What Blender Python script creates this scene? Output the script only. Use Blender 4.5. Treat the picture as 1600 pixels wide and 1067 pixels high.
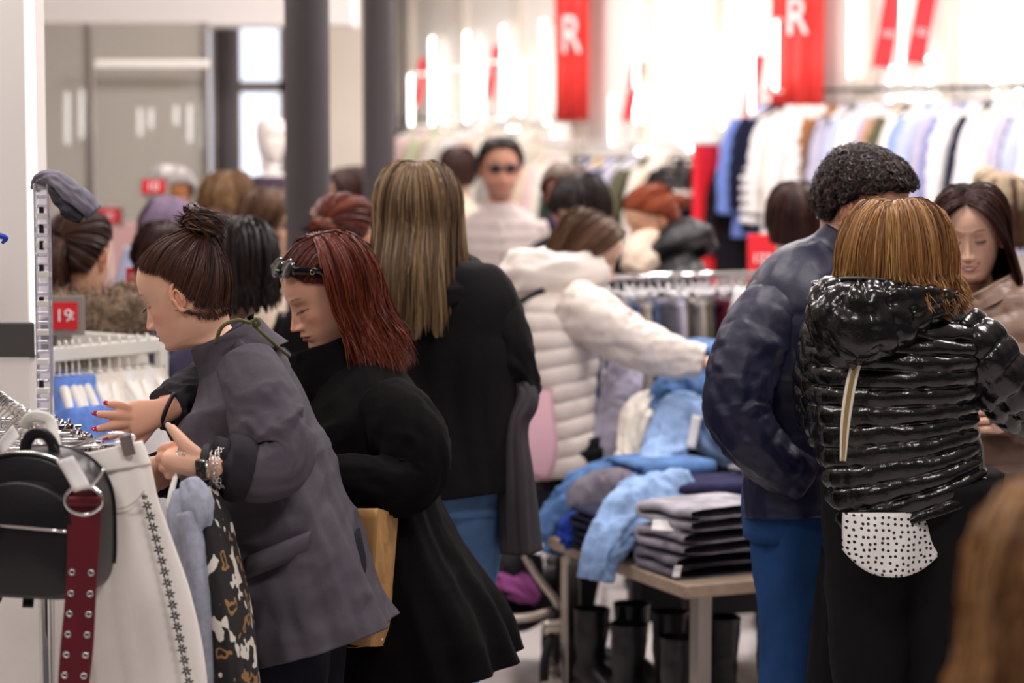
import bpy, math, random
import numpy as np
from mathutils import Matrix, Vector

for _o in list(bpy.data.objects):
    bpy.data.objects.remove(_o, do_unlink=True)
SC = bpy.context.scene
COL = SC.collection
PI = math.pi
R = math.radians

# ------------------------------------------------------------------ camera
FPX = 85 / 36 * 1600
CAMZ = 1.72
PITCH = math.atan((533.5 - 205) / FPX)
_cd = bpy.data.cameras.new('camera')
_cd.lens = 85
_cd.sensor_width = 36
_cd.clip_start = 0.05
_cd.clip_end = 200
_cd.dof.use_dof = True
_cd.dof.focus_distance = 4.8
_cd.dof.aperture_fstop = 2.8
_co = bpy.data.objects.new('camera', _cd)
COL.objects.link(_co)
_co.location = (0, 0, CAMZ)
_co.rotation_euler = (PI / 2 - PITCH, 0, 0)
SC.camera = _co

# ------------------------------------------------------------------ world, view, lamps
SC.view_settings.view_transform = 'Standard'
SC.view_settings.look = 'None'
SC.view_settings.gamma = 1
SC.view_settings.use_curve_mapping = False
SC.view_settings.exposure = 0.0
_w = bpy.data.worlds.new('world')
SC.world = _w
_w.use_nodes = True
_w.node_tree.nodes['Background'].inputs[0].default_value = (1.0, 0.95, 0.95, 1)
_w.node_tree.nodes['Background'].inputs[1].default_value = 0.10


def area(name, loc, size, power, col=(1, 0.93, 0.915), rot=(0, 0, 0)):
    l = bpy.data.lights.new(name, 'AREA')
    l.shape = 'RECTANGLE'
    l.size, l.size_y = size
    l.energy = power
    l.color = col
    o = bpy.data.objects.new(name, l)
    o.location = loc
    o.rotation_euler = rot
    COL.objects.link(o)


CEIL = 3.4
CEIL_LAMPS = [(-1.5, 2.6, 75), (0.9, 2.8, 75), (-1.7, 5.2, 70), (0.4, 5.6, 70), (2.0, 5.4, 75),
              (-1.5, 8.2, 90), (0.6, 8.4, 110), (2.2, 8.2, 110), (-1.6, 11.5, 90), (0.4, 11.6, 160), (2.2, 10.6, 150), (-2.5, 14, 70), (-.6, 14, 120)]
for _x, _y, _p in CEIL_LAMPS:
    area('ceiling_lamp', (_x, _y, CEIL - 0.06), (0.6, 0.6), _p * .47)


def W(px, py, d):
    """photo pixel + distance along the lens axis -> point in the room"""
    u = (px - 800) / FPX
    v = (533.5 - py) / FPX
    cp, sp = math.cos(PITCH), math.sin(PITCH)
    return np.array([d * u, d * (cp + v * sp), CAMZ + d * (-sp + v * cp)])


def pix(P):
    P = np.asarray(P, float) - np.array([0, 0, CAMZ])
    cp, sp = math.cos(PITCH), math.sin(PITCH)
    d = P[1] * cp - P[2] * sp
    return 800 + FPX * P[0] / d, 533.5 - FPX * (P[1] * sp + P[2] * cp) / d, d


# ------------------------------------------------------------------ materials
MATS = {}


def hexc(h):
    h = h.lstrip('#')
    c = [int(h[i:i + 2], 16) / 255 for i in (0, 2, 4)]
    return tuple(x / 12.92 if x <= .04045 else ((x + .055) / 1.055) ** 2.4 for x in c)


def mat(name, col=(.5, .5, .5), rough=.6, metal=0., spec=.5, bump=None, var=None, attr=False, trans=0., ior=1.45,
        emis=None, estr=0., sheen=0., sss=0., coat=0., stretch=None, bump2=None, alpha=1.):
    if name in MATS:
        return MATS[name]
    if isinstance(col, str):
        col = hexc(col)
    m = bpy.data.materials.new(name)
    m.use_nodes = True
    nt = m.node_tree
    b = nt.nodes['Principled BSDF']
    b.inputs['Base Color'].default_value = (*col, 1)
    b.inputs['Roughness'].default_value = rough
    b.inputs['Metallic'].default_value = metal
    b.inputs['Specular IOR Level'].default_value = spec
    b.inputs['Transmission Weight'].default_value = trans
    b.inputs['IOR'].default_value = ior
    b.inputs['Sheen Weight'].default_value = sheen
    b.inputs['Coat Weight'].default_value = coat
    b.inputs['Alpha'].default_value = alpha
    if sss:
        b.inputs['Subsurface Weight'].default_value = sss
        b.inputs['Subsurface Radius'].default_value = (.012, .005, .003)
        b.inputs['Subsurface Scale'].default_value = 1.0
    if emis is not None:
        b.inputs['Emission Color'].default_value = (*emis, 1)
        b.inputs['Emission Strength'].default_value = estr
    tc = nt.nodes.new('ShaderNodeTexCoord')
    vec = tc.outputs['Object']
    if stretch:
        mp = nt.nodes.new('ShaderNodeMapping')
        mp.inputs['Scale'].default_value = stretch
        nt.links.new(vec, mp.inputs['Vector'])
        vec = mp.outputs['Vector']
    src = None
    if attr:
        a = nt.nodes.new('ShaderNodeAttribute')
        a.attribute_name = 'Col'
        src = a.outputs['Color']
        nt.links.new(src, b.inputs['Base Color'])
    if var:
        n = nt.nodes.new('ShaderNodeTexNoise')
        n.inputs['Scale'].default_value = var[0]
        n.inputs['Detail'].default_value = 6
        nt.links.new(vec, n.inputs['Vector'])
        mr = nt.nodes.new('ShaderNodeMapRange')
        mr.inputs['From Min'].default_value = .3
        mr.inputs['From Max'].default_value = .7
        mr.inputs['To Min'].default_value = 1 - var[1]
        mr.inputs['To Max'].default_value = 1 + var[1]
        nt.links.new(n.outputs['Fac'], mr.inputs['Value'])
        mx = nt.nodes.new('ShaderNodeMix')
        mx.data_type = 'RGBA'
        mx.blend_type = 'MULTIPLY'
        mx.inputs[0].default_value = 1
        if src is not None:
            nt.links.new(src, mx.inputs[6])
        else:
            mx.inputs[6].default_value = (*col, 1)
        nt.links.new(mr.outputs['Result'], mx.inputs[7])
        nt.links.new(mx.outputs[2], b.inputs['Base Color'])
    last = None
    for bp in (bump, bump2):
        if not bp:
            continue
        n = nt.nodes.new('ShaderNodeTexNoise')
        n.inputs['Scale'].default_value = bp[0]
        n.inputs['Detail'].default_value = 4
        nt.links.new(vec, n.inputs['Vector'])
        bn = nt.nodes.new('ShaderNodeBump')
        bn.inputs['Strength'].default_value = bp[1]
        bn.inputs['Distance'].default_value = bp[2]
        nt.links.new(n.outputs['Fac'], bn.inputs['Height'])
        if last is not None:
            nt.links.new(last, bn.inputs['Normal'])
        last = bn.outputs['Normal']
        nt.links.new(last, b.inputs['Normal'])
    MATS[name] = m
    return m


def cloth(name, col, rough=.85, spec=.2, var=(9, .1), bump=(160, .25, .002), bump2=(14, .3, .012), **k):
    return mat(name, col, rough=rough, spec=spec, var=var, bump=bump, bump2=bump2, **k)


# ------------------------------------------------------------------ numpy noise
def _h(ix, iy, iz):
    n = (ix.astype(np.int64) * 374761393 + iy.astype(np.int64) * 668265263 + iz.astype(np.int64) * 2147483647 // 3) & 0xffffffff
    n = ((n ^ (n >> 13)) * 1274126177) & 0xffffffff
    n = (n ^ (n >> 16)) & 0xffffff
    return n / float(0xffffff) * 2 - 1


def pn(x, y, z):
    x, y, z = np.broadcast_arrays(np.asarray(x, float), np.asarray(y, float), np.asarray(z, float))
    xi, yi, zi = np.floor(x), np.floor(y), np.floor(z)
    fx, fy, fz = x - xi, y - yi, z - zi
    s = lambda t: t * t * t * (t * (t * 6 - 15) + 10)
    u, v, w = s(fx), s(fy), s(fz)
    out = 0
    for dx in (0, 1):
        for dy in (0, 1):
            for dz in (0, 1):
                wt = (u if dx else 1 - u) * (v if dy else 1 - v) * (w if dz else 1 - w)
                out = out + wt * _h(xi + dx, yi + dy, zi + dz)
    return out


def fbm(x, y, z, o=3):
    r, a = 0, 1.0
    for i in range(o):
        r = r + a * pn(x * 2 ** i + 17 * i, y * 2 ** i, z * 2 ** i)
        a *= .5
    return r


# ------------------------------------------------------------------ mesh building
def nrm(v):
    v = np.asarray(v, float)
    return v / (np.linalg.norm(v, axis=-1, keepdims=True) + 1e-12)


class MB:
    def __init__(s):
        s.V, s.F, s.C, s.n = [], [], [], 0

    def add(s, V, F, col=None):
        V = np.asarray(V, float).reshape(-1, 3)
        s.V.append(V)
        for f in F:
            f = np.asarray(f, int)
            if f.size:
                s.F.append(f + s.n)
        if col is None:
            col = (1, 1, 1)
        c = np.asarray(col, float)
        if c.ndim == 1:
            c = np.tile(c, (len(V), 1))
        s.C.append(c)
        s.n += len(V)
        return s

    def merge(s, o):
        for f in o.F:
            s.F.append(f + s.n)
        s.V += o.V
        s.C += o.C
        s.n += o.n
        return s

    def verts(s):
        return np.concatenate(s.V)

    def loft(s, *a, col=None, **k):
        V, F = loft(*a, **k)
        return s.add(V, F, col)

    def box(s, c, h, rot=None, bev=0.0, col=None):
        """rounded box centre c, half sizes h; rot 3x3"""
        h = np.asarray(h, float)
        b = min(bev, h.min() * .98)
        V = []
        if b <= 0:
            for z in (-1, 1):
                for y in (-1, 1):
                    for x in (-1, 1):
                        V.append((x * h[0], y * h[1], z * h[2]))
            F = [np.array([[0, 2, 3, 1], [4, 5, 7, 6], [0, 1, 5, 4], [2, 6, 7, 3], [0, 4, 6, 2], [1, 3, 7, 5]])]
            V = np.array(V)
        else:
            hi = h - b
            ids = {}
            for z in (-1, 1):
                for y in (-1, 1):
                    for x in (-1, 1):
                        for ax in range(3):
                            p = np.array([x, y, z]) * hi
                            p[ax] += b * (x, y, z)[ax]
                            ids[(x, y, z, ax)] = len(V)
                            V.append(p)
            V = np.array(V)
            q, t = [], []
            for ax in range(3):
                a1, a2 = [(1, 2), (2, 0), (0, 1)][ax]
                for sg in (-1, 1):
                    f = []
                    for s1, s2 in ((-1, -1), (1, -1), (1, 1), (-1, 1)):
                        k = [0, 0, 0]
                        k[ax], k[a1], k[a2] = sg, s1, s2
                        f.append(ids[(*k, ax)])
                    q.append(f if sg > 0 else f[::-1])
            for ax in range(3):
                a1, a2 = [(1, 2), (2, 0), (0, 1)][ax]
                for s1 in (-1, 1):
                    for s2 in (-1, 1):
                        k0, k1 = [0, 0, 0], [0, 0, 0]
                        k0[ax], k1[ax] = -1, 1
                        for k in (k0, k1):
                            k[a1], k[a2] = s1, s2
                        f = [ids[(*k0, a1)], ids[(*k1, a1)], ids[(*k1, a2)], ids[(*k0, a2)]]
                        q.append(f if s1 * s2 > 0 else f[::-1])
            for x in (-1, 1):
                for y in (-1, 1):
                    for z in (-1, 1):
                        f = [ids[(x, y, z, 0)], ids[(x, y, z, 1)], ids[(x, y, z, 2)]]
                        t.append(f if x * y * z > 0 else f[::-1])
            F = [np.array(q), np.array(t)]
        if rot is not None:
            V = V @ np.asarray(rot, float).T
        return s.add(V + np.asarray(c, float), F, col)

    def tube(s, pts, r, ns=8, nr=None, col=None, closed=False, caps=True):
        pts = np.asarray(pts, float)
        r = np.broadcast_to(np.asarray(r, float), (len(pts),))
        st = np.column_stack([pts, r, r])
        if closed:
            k = len(pts)
            C = pts
            T = nrm(np.roll(C, -1, 0) - np.roll(C, 1, 0))
            n0 = nrm(np.cross(T.mean(0) + np.array([.01, .02, .03]), T[0])) if np.linalg.norm(T.mean(0)) > .1 else None
            ax = nrm(np.cross(C[1] - C[0], C[k // 3] - C[0]))
            B = np.tile(ax, (k, 1))
            S = nrm(np.cross(B, T))
            th = np.linspace(0, 2 * PI, ns, endpoint=False)
            P = C[:, None] + r[:, None, None] * (np.cos(th)[None, :, None] * S[:, None] + np.sin(th)[None, :, None] * B[:, None])
            return s.add(P.reshape(-1, 3), [gridf(k, ns, True, True)], col)
        d = pts[-1] - pts[0]
        f = np.array([.31, .52, .79]) if abs(nrm(d) @ nrm(np.array([.31, .52, .79]))) < .9 else np.array([1., 0, 0])
        return s.loft(st, f, ns, nr or max(2, len(pts)), linear=nr is None, cap=(caps, caps), col=col)

    def ell(s, c, r, n=12, m=8, rot=None, col=None, disp=None):
        th = np.linspace(0, 2 * PI, n, endpoint=False)[None, :]
        ph = np.linspace(-PI / 2, PI / 2, m)[:, None]
        D = np.stack([np.cos(ph) * np.cos(th), np.cos(ph) * np.sin(th), np.sin(ph) + 0 * th], -1)
        P = D * np.asarray(r, float)
        if disp is not None:
            P = P * (1 + disp(D))[..., None]
        if rot is not None:
            P = P @ np.asarray(rot, float).T
        return s.add((P + np.asarray(c, float)).reshape(-1, 3), [gridf(m, n, True)], col)


def gridf(nr, nc, wrap=False, wrapr=False):
    i = np.arange(nr if wrapr else nr - 1)[:, None]
    j = np.arange(nc if wrap else nc - 1)[None, :]
    i2, j2 = (i + 1) % nr, (j + 1) % nc
    return np.stack([i * nc + j, i * nc + j2, i2 * nc + j2, i2 * nc + j], -1).reshape(-1, 4)


def spline(P, n, linear=False):
    P = np.asarray(P, float)
    k = len(P)
    d = np.linalg.norm(np.diff(P[:, :3], axis=0), axis=1) + 1e-4
    t = np.concatenate([[0], np.cumsum(d)])
    x = np.linspace(0, t[-1], n)
    if linear or k == 2:
        if n == k:
            return P.copy()
        return np.column_stack([np.interp(x, t, P[:, c]) for c in range(P.shape[1])])
    sl = np.diff(P, axis=0) / d[:, None]
    m = np.empty_like(P)
    m[0], m[-1] = sl[0], sl[-1]
    m[1:-1] = (sl[:-1] * d[1:, None] + sl[1:] * d[:-1, None]) / (d[1:] + d[:-1])[:, None]
    i = np.clip(np.searchsorted(t, x, 'right') - 1, 0, k - 2)
    h = d[i][:, None]
    u = ((x - t[i]) / d[i])[:, None]
    return ((2 * u ** 3 - 3 * u ** 2 + 1) * P[i] + (u ** 3 - 2 * u ** 2 + u) * h * m[i] +
            (-2 * u ** 3 + 3 * u ** 2) * P[i + 1] + (u ** 3 - u ** 2) * h * m[i + 1])


def loft(st, fwd, ns=24, nr=24, disp=None, p=2.0, cap=(True, True), linear=False, arc=None, raw=False, ths=None):
    """stations x,y,z,a(side),b(front)[,b back]; rings across the path, front of each ring towards fwd"""
    Q = spline(np.asarray(st, float), nr, linear)
    C = Q[:, :3]
    T = nrm(np.gradient(C, axis=0))
    fwd = np.asarray(fwd, float)
    if fwd.ndim == 2:
        fwd = nrm(spline(np.column_stack([np.asarray(st, float)[:, :3], fwd]), nr)[:, 3:6])
    else:
        fwd = np.tile(fwd, (nr, 1))
    S = nrm(np.cross(fwd, T))
    B = nrm(np.cross(T, S))
    if ths is not None:
        th, ns = ths, len(ths)
    elif arc:
        th = np.linspace(arc[0], arc[1], ns)
    else:
        th = np.linspace(0, 2 * PI, ns, endpoint=False)
    c, s_ = np.cos(th), np.sin(th)
    e = 2.0 / p
    cx = np.sign(c) * np.abs(c) ** e
    sx = np.sign(s_) * np.abs(s_) ** e
    a = Q[:, 3:4]
    bf = Q[:, 4:5]
    bb = Q[:, 5:6] if Q.shape[1] > 5 else bf
    bsel = np.where(s_[None, :] > 0, bf, bb)
    off = (a * cx[None])[..., None] * S[:, None] + (bsel * sx[None])[..., None] * B[:, None]
    P = C[:, None] + off
    if disp is not None:
        L = np.concatenate([[0], np.cumsum(np.linalg.norm(np.diff(C, axis=0), axis=1))])[:, None]
        U = np.linspace(0, 1, nr)[:, None]
        dd = disp(U, th[None, :], L, P)
        P = P + nrm(off) * dd[..., None]
    if raw:
        return P, C
    F = [gridf(nr, ns, not arc)]
    V = P.reshape(-1, 3)
    if not arc:
        extra, tris = [], []
        for k, (on, ring) in enumerate(zip(cap, (0, nr - 1))):
            if on:
                ci = len(V) + len(extra)
                extra.append(P[ring].mean(0))
                j = np.arange(ns)
                a_, b_ = ring * ns + j, ring * ns + (j + 1) % ns
                tr = np.stack([np.full(ns, ci), b_, a_] if k == 0 else [np.full(ns, ci), a_, b_], -1)
                tris.append(tr)
        if extra:
            V = np.concatenate([V, np.array(extra)])
            F.append(np.concatenate(tris))
    return V, F


def build(name, mb, material, parent=None, loc=None, smooth=True, solid=0.0, flip=False):
    V = mb.verts()
    if parent is not None:
        off = np.array(ORIG[parent.name])
    elif loc is None:
        off = np.array([(V[:, 0].min() + V[:, 0].max()) / 2, (V[:, 1].min() + V[:, 1].max()) / 2, V[:, 2].min()])
    else:
        off = np.asarray(loc, float)
    me = bpy.data.meshes.new(name)
    faces = []
    for f in mb.F:
        faces += f.tolist()
    me.from_pydata((V - off).tolist(), [], faces)
    at = me.color_attributes.new('Col', 'FLOAT_COLOR', 'POINT')
    C = np.concatenate(mb.C)
    at.data.foreach_set('color', np.column_stack([C, np.ones(len(C))]).ravel().astype(np.float32))
    if smooth:
        me.polygons.foreach_set('use_smooth', np.ones(len(me.polygons), bool))
    me.materials.append(material)
    me.update()
    o = bpy.data.objects.new(name, me)
    COL.objects.link(o)
    if parent is not None:
        o.parent = parent
        ORIG[o.name] = off
    else:
        o.location = off
        ORIG[o.name] = off
    if solid:
        md = o.modifiers.new('thickness', 'SOLIDIFY')
        md.thickness = solid
        md.offset = 0
    return o


ORIG = {}


def thing(name, label, cat, loc, group=None, rz=0):
    o = bpy.data.objects.new(name, None)
    COL.objects.link(o)
    o.location = loc
    o.empty_display_size = .1
    ORIG[o.name] = np.asarray(loc, float)
    return tag(o, label, cat, group)


def tag(o, label=None, cat=None, group=None, kind=None):
    if label:
        o['label'] = label
    if cat:
        o['category'] = cat
    if group:
        o['group'] = group
    if kind:
        o['kind'] = kind
    return o


def fuse(mb, voxel, smooth=4):
    """one continuous surface out of overlapping closed pieces"""
    me = bpy.data.meshes.new('t')
    faces = []
    for f in mb.F:
        faces += f.tolist()
    me.from_pydata(mb.verts().tolist(), [], faces)
    o = bpy.data.objects.new('t', me)
    COL.objects.link(o)
    r = o.modifiers.new('r', 'REMESH')
    r.mode = 'VOXEL'
    r.voxel_size = voxel
    s = o.modifiers.new('s', 'SMOOTH')
    s.iterations = smooth
    s.factor = .5
    dg = bpy.context.evaluated_depsgraph_get()
    e = o.evaluated_get(dg)
    m2 = e.to_mesh()
    V = np.empty(len(m2.vertices) * 3)
    m2.vertices.foreach_get('co', V)
    V = V.reshape(-1, 3)
    q = [list(p.vertices) for p in m2.polygons]
    q4 = np.array([f for f in q if len(f) == 4])
    q3 = np.array([f for f in q if len(f) == 3])
    e.to_mesh_clear()
    bpy.data.objects.remove(o, do_unlink=True)
    bpy.data.meshes.remove(me)
    out = MB()
    out.add(V, [x for x in (q4, q3) if len(x)])
    return out


def rotz(a):
    c, s = math.cos(a), math.sin(a)
    return np.array([[c, -s, 0], [s, c, 0], [0, 0, 1]])


def rotx(a):
    c, s = math.cos(a), math.sin(a)
    return np.array([[1, 0, 0], [0, c, -s], [0, s, c]])


def roty(a):
    c, s = math.cos(a), math.sin(a)
    return np.array([[c, 0, s], [0, 1, 0], [-s, 0, c]])


# fold patterns ------------------------------------------------------
def folds_v(amp, k=3.0, grow=1.0, seed=0, base=.3):
    def f(U, th, L, P):
        n = fbm(np.cos(th) * k + seed, np.sin(th) * k + seed * 2, L * 1.3 + seed, 3)
        return amp * n * (base + (1 - base) * U ** grow)
    return f


def wrinkles(amp, freq=22., seed=0, where=None, k=1.4):
    def f(U, th, L, P):
        n = fbm(np.cos(th) * k + seed, np.sin(th) * k + 3 * seed, L * freq + .9 * np.sin(th + seed) + seed, 3)
        r = (1 - np.abs(n) * 1.8)
        w = 1.0 if where is None else np.exp(-((U - where[0]) / where[1]) ** 2) * .8 + .2
        return amp * r * w
    return f


def quilt(amp, row, seed=0, slant=0.0, pucker=.35, phase=0.):
    def f(U, th, L, P):
        q = np.abs(np.sin(PI * (L + slant * np.sin(th) + phase) / row))
        b = q ** .55
        n = fbm(np.cos(th) * 5 + seed, np.sin(th) * 5 + seed, L * 26 + seed, 3)
        n2 = fbm(np.cos(th) * 2 + seed, np.sin(th) * 2 - seed, L * 5, 2)
        return amp * (b - .6) + amp * pucker * n * (1.25 - b) + amp * .8 * n2
    return f


def both(*fs):
    return lambda U, th, L, P: sum(f(U, th, L, P) for f in fs)

# ------------------------------------------------------------------ heads
_HZ = np.array([.112, .110, .104, .090, .070, .050, .030, .010, -.010, -.030, -.050, -.070, -.088, -.103, -.112, -.118, -.124, -.134, -.150, -.175])
_HF = np.array([-.008, .012, .038, .065, .081, .088, .089, .0845, .0825, .0835, .0845, .0850, .0810, .0800, .0725, .0560, .0360, .0180, .0120, .0100])
_HB = np.array([-.020, -.040, -.065, -.086, -.098, -.103, -.105, -.104, -.101, -.095, -.087, -.079, -.073, -.070, -.069, -.068, -.068, -.068, -.069, -.072])
_HW = np.array([.006, .024, .045, .061, .071, .0755, .0765, .0755, .0735, .071, .068, .0635, .0575, .051, .0475, .0465, .0470, .0485, .0500, .0520])


def head_rings(near=True, man=False, nose=1.0, smile=False):
    nr, ns = (150, 144) if near else (70, 56)
    zk = np.concatenate([np.linspace(.112, .085, nr // 6), np.linspace(.083, -.125, nr - nr // 6 - nr // 10), np.linspace(-.128, -.175, nr // 10)])
    Q = {}
    t = -_HZ

    def ev(v):
        P = np.column_stack([t, np.zeros_like(t), np.zeros_like(t), v])
        d = np.diff(t)
        sl = np.diff(v) / d
        m = np.empty_like(v)
        m[0], m[-1] = sl[0], sl[-1]
        m[1:-1] = (sl[:-1] * d[1:] + sl[1:] * d[:-1]) / (d[1:] + d[:-1])
        x = -zk
        i = np.clip(np.searchsorted(t, x, 'right') - 1, 0, len(t) - 2)
        u = (x - t[i]) / d[i]
        h = d[i]
        return (2 * u ** 3 - 3 * u ** 2 + 1) * v[i] + (u ** 3 - 2 * u ** 2 + u) * h * m[i] + (-2 * u ** 3 + 3 * u ** 2) * v[i + 1] + (u ** 3 - u ** 2) * h * m[i + 1]
    yf, yb, w = ev(_HF), ev(_HB), ev(_HW)
    if man:
        w = w * np.where(zk < -.05, 1.08, 1.0)
    tt = np.linspace(0, 2 * PI, ns, endpoint=False)
    th = tt + .55 * np.cos(tt)
    yc = np.where(zk > -.03, -.012, -.012 + (zk + .03) * .10)
    yc = np.minimum(yc, (yf + yb) / 2 + .01)
    c, s = np.cos(th), np.sin(th)
    e = 2 / 2.15
    cx = np.sign(c) * np.abs(c) ** e
    sx = np.sign(s) * np.abs(s) ** e
    X = -w[:, None] * cx[None]
    Y = np.where(sx[None] > 0, yc[:, None] + (yf - yc)[:, None] * sx[None], yc[:, None] + (yc - yb)[:, None] * sx[None])
    Z = np.tile(zk[:, None], (1, ns))
    fr = (s[None] > 0.05) * np.clip((s[None] - .05) * 4, 0, 1)
    ax = np.abs(X)
    g = lambda x, z, x0, z0, sx_, sz_: np.exp(-((x - x0) / sx_) ** 2 - ((z - z0) / sz_) ** 2)
    # nose
    nz = np.array([-.060, -.0545, -.0515, -.047, -.041, -.034, -.022, -.008, .004, .016, .03])
    npk = np.array([0, .001, .012, .0225, .0240, .0205, .0150, .0095, .0055, .002, 0]) * nose
    nw = np.array([.010, .010, .0098, .0095, .0088, .0078, .0068, .0062, .0064, .008, .01])
    pk = np.interp(Z, nz, npk)
    wd = np.interp(Z, nz, nw)
    dY = pk * np.exp(-(ax / wd) ** 2 * .9)
    dY = dY + .0085 * nose * g(ax, Z, .0125, -.0455, .0058, .0065)
    # sockets, lids, brow, cheeks
    dY = dY - .0105 * g(ax, Z, .030, .002, .0150, .0115) - .004 * g(ax, Z, .0145, .006, .006, .010)
    dY = dY + .0088 * g(ax, Z, .0315, -.001, .0115, .0085)
    dY = dY + .0035 * g(ax, Z, .026, .022, .022, .007)
    dY = dY + .0045 * g(ax, Z, .045, -.026, .018, .014) - .003 * g(ax, Z, .045, -.062, .014, .02)
    # mouth
    dY = dY + .0035 * g(ax, Z, 0, -.072, .026, .018)
    dY = dY + .0052 * g(ax, Z, .004, -.0672, .0150, .0038) + .0060 * g(ax, Z, 0, -.0785, .0140, .0046)
    dY = dY - .0050 * g(ax, Z, 0, -.0725, .0200, .0018) - .0022 * g(ax, Z, 0, -.060, .003, .006)
    dY = dY - .0030 * g(ax, Z, 0, -.0885, .016, .0045) + .0045 * g(ax, Z, 0, -.104, .015, .009)
    if smile:
        dY = dY + .006 * g(ax, Z, .036, -.05, .014, .014)
    Y = Y + dY * fr
    P = np.stack([X, Y, Z], -1)
    return P, th


def paint(P, skin, lip, brow, eyes='closed', man=False, blush=.25, smile=False, lash=(.02, .015, .012), iris=(.08, .05, .03)):
    x, y, z = P[..., 0], P[..., 1], P[..., 2]
    ax = np.abs(x)
    C = np.tile(np.asarray(skin, float), (*P.shape[:-1], 1))
    front = (y > .02)

    def mix(mask, col, k=1.0):
        nonlocal C
        m = (np.clip(mask, 0, 1) * k)[..., None]
        C = C * (1 - m) + np.asarray(col, float) * m
    g = lambda x0, z0, sx_, sz_: np.exp(-((ax - x0) / sx_) ** 2 - ((z - z0) / sz_) ** 2) * front
    sk = np.asarray(skin)
    mix(g(.045, -.032, .02, .018), sk * np.array([1.08, .62, .60]), blush)
    mix(g(.0, -.044, .012, .010), sk * np.array([1.03, .72, .70]), blush)
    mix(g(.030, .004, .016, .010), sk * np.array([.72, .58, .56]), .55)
    if man:
        st = np.clip((-.045 - z) / .012, 0, 1) * np.clip((z + .135) / .01, 0, 1) * (y > -.015) * (1 - g(0, -.072, .018, .008))
        mix(st, sk * np.array([.36, .34, .36]), .62)
    up = .0068 * (1 - (ax / .0245) ** 2) * (1 - .25 * np.exp(-(ax / .004) ** 2))
    lo = .0095 * (1 - (ax / .0225) ** 2)
    k = .0015
    if smile:
        zc = -.074 + .010 * (ax / .027) ** 2
        m = np.clip((zc + .0085 - z) / k, 0, 1) * np.clip((z - (zc - .0105 * (1 - (ax / .03) ** 2))) / k, 0, 1) * (ax < .0275) * front
        mix(m, lip)
        m2 = np.clip((zc + .0045 - z) / k, 0, 1) * np.clip((z - (zc - .0045 * (1 - (ax / .024) ** 2))) / k, 0, 1) * (ax < .0235) * front
        mix(m2, (.82, .76, .70))
    else:
        m = np.clip((-.0722 + up - z) / k + .5, 0, 1) * np.clip((z - (-.0722 - lo)) / k + .5, 0, 1) * (ax < .025) * front
        mix(m, lip)
        mix(np.exp(-((z + .0725) / .0011) ** 2) * (ax < .024) * front, np.asarray(lip) * .25, .8)
    zb = .0225 + .004 * np.sin((ax - .014) / .034 * PI * .8) - .10 * np.clip(ax - .042, 0, 1)
    mb_ = np.exp(-((z - zb) / (.0030 if man else .0021)) ** 2) * np.clip((ax - .015) / .004, 0, 1) * np.clip((.050 - ax) / .01, 0, 1) * front
    mix(mb_, brow, .85)
    if eyes == 'closed':
        zl = -.0055 + 7.0 * (ax - .0315) ** 2
        mix(np.exp(-((z - zl) / .0016) ** 2) * (np.abs(ax - .0325) < .0145) * front, lash, .95)
        zl2 = .0060 - 9.0 * (ax - .031) ** 2
        mix(np.exp(-((z - zl2) / .0012) ** 2) * (np.abs(ax - .031) < .013) * front, sk * .35, .6)
    elif eyes == 'open':
        e = ((ax - .0315) / .0135) ** 2 + ((z - .0005) / .0052) ** 2
        mix((e < 1) * front * 1.0, (.62, .58, .55))
        e2 = ((ax - .0315) / .0058) ** 2 + ((z - .001) / .0056) ** 2
        mix((e2 < 1) * (e < 1.1) * front * 1.0, iris)
        zl = .0052 * np.sqrt(np.clip(1 - ((ax - .0315) / .015) ** 2, 0, 1)) + .0006
        mix(np.exp(-((z - zl) / .0016) ** 2) * (np.abs(ax - .0315) < .015) * front, lash, .9)
    mix(np.exp(-((ax - .0072) / .0030) ** 2 - ((z + .0535) / .0018) ** 2) * (y > .08), sk * .15, .85)
    return C


def ear_mesh(side, near=True):
    """ear in head coordinates; side +-1"""
    mb = MB()
    n = 26 if near else 12
    t = np.linspace(-.15 * PI, 1.62 * PI, n)
    # outline in (y back, z) plane
    yy = -.014 - .016 * np.cos(t - .2) * np.where(np.sin(t) < 0, .62, 1)
    zz = -.010 + .030 * np.sin(t)
    xx = .0735 + .010 * (.55 - .45 * np.cos(t))
    pts = np.stack([side * xx, yy, zz], -1)
    mb.tube(pts, np.interp(np.linspace(0, 1, n), [0, .5, .8, 1], [.0025, .0042, .004, .006]), ns=8)
    # bowl
    mb.ell((side * .0745, -.014, -.009), (.006, .0145, .026), 14, 10)
    t2 = np.linspace(-.2 * PI, 1.1 * PI, n // 2)
    mb.tube(np.stack([side * (.079 + .004 * np.ones_like(t2)), -.012 - .009 * np.cos(t2), -.012 + .018 * np.sin(t2)], -1), .0026, ns=6)
    mb.ell((side * .0775, -.008, -.035), (.005, .0065, .009), 10, 8)
    mb.ell((side * .078, .0015, -.014), (.004, .004, .007), 8, 6)
    return mb


def headM(pos, yaw, pitch=0, roll=0):
    """local x,y(face),z -> world. yaw 0 faces the camera, +90 faces picture right"""
    f = np.array([math.sin(R(yaw)), -math.cos(R(yaw)), 0])
    z = np.array([0, 0, 1.])
    x = np.cross(f, z)
    B = np.column_stack([x, f, z])
    M = B @ rotx(-R(pitch)) @ roty(R(roll))
    return M, np.asarray(pos, float)


# ------------------------------------------------------------------ hair
HC = np.array([0, -.010, .012])
HR = np.array([.0775, .0965, .1005])


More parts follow.
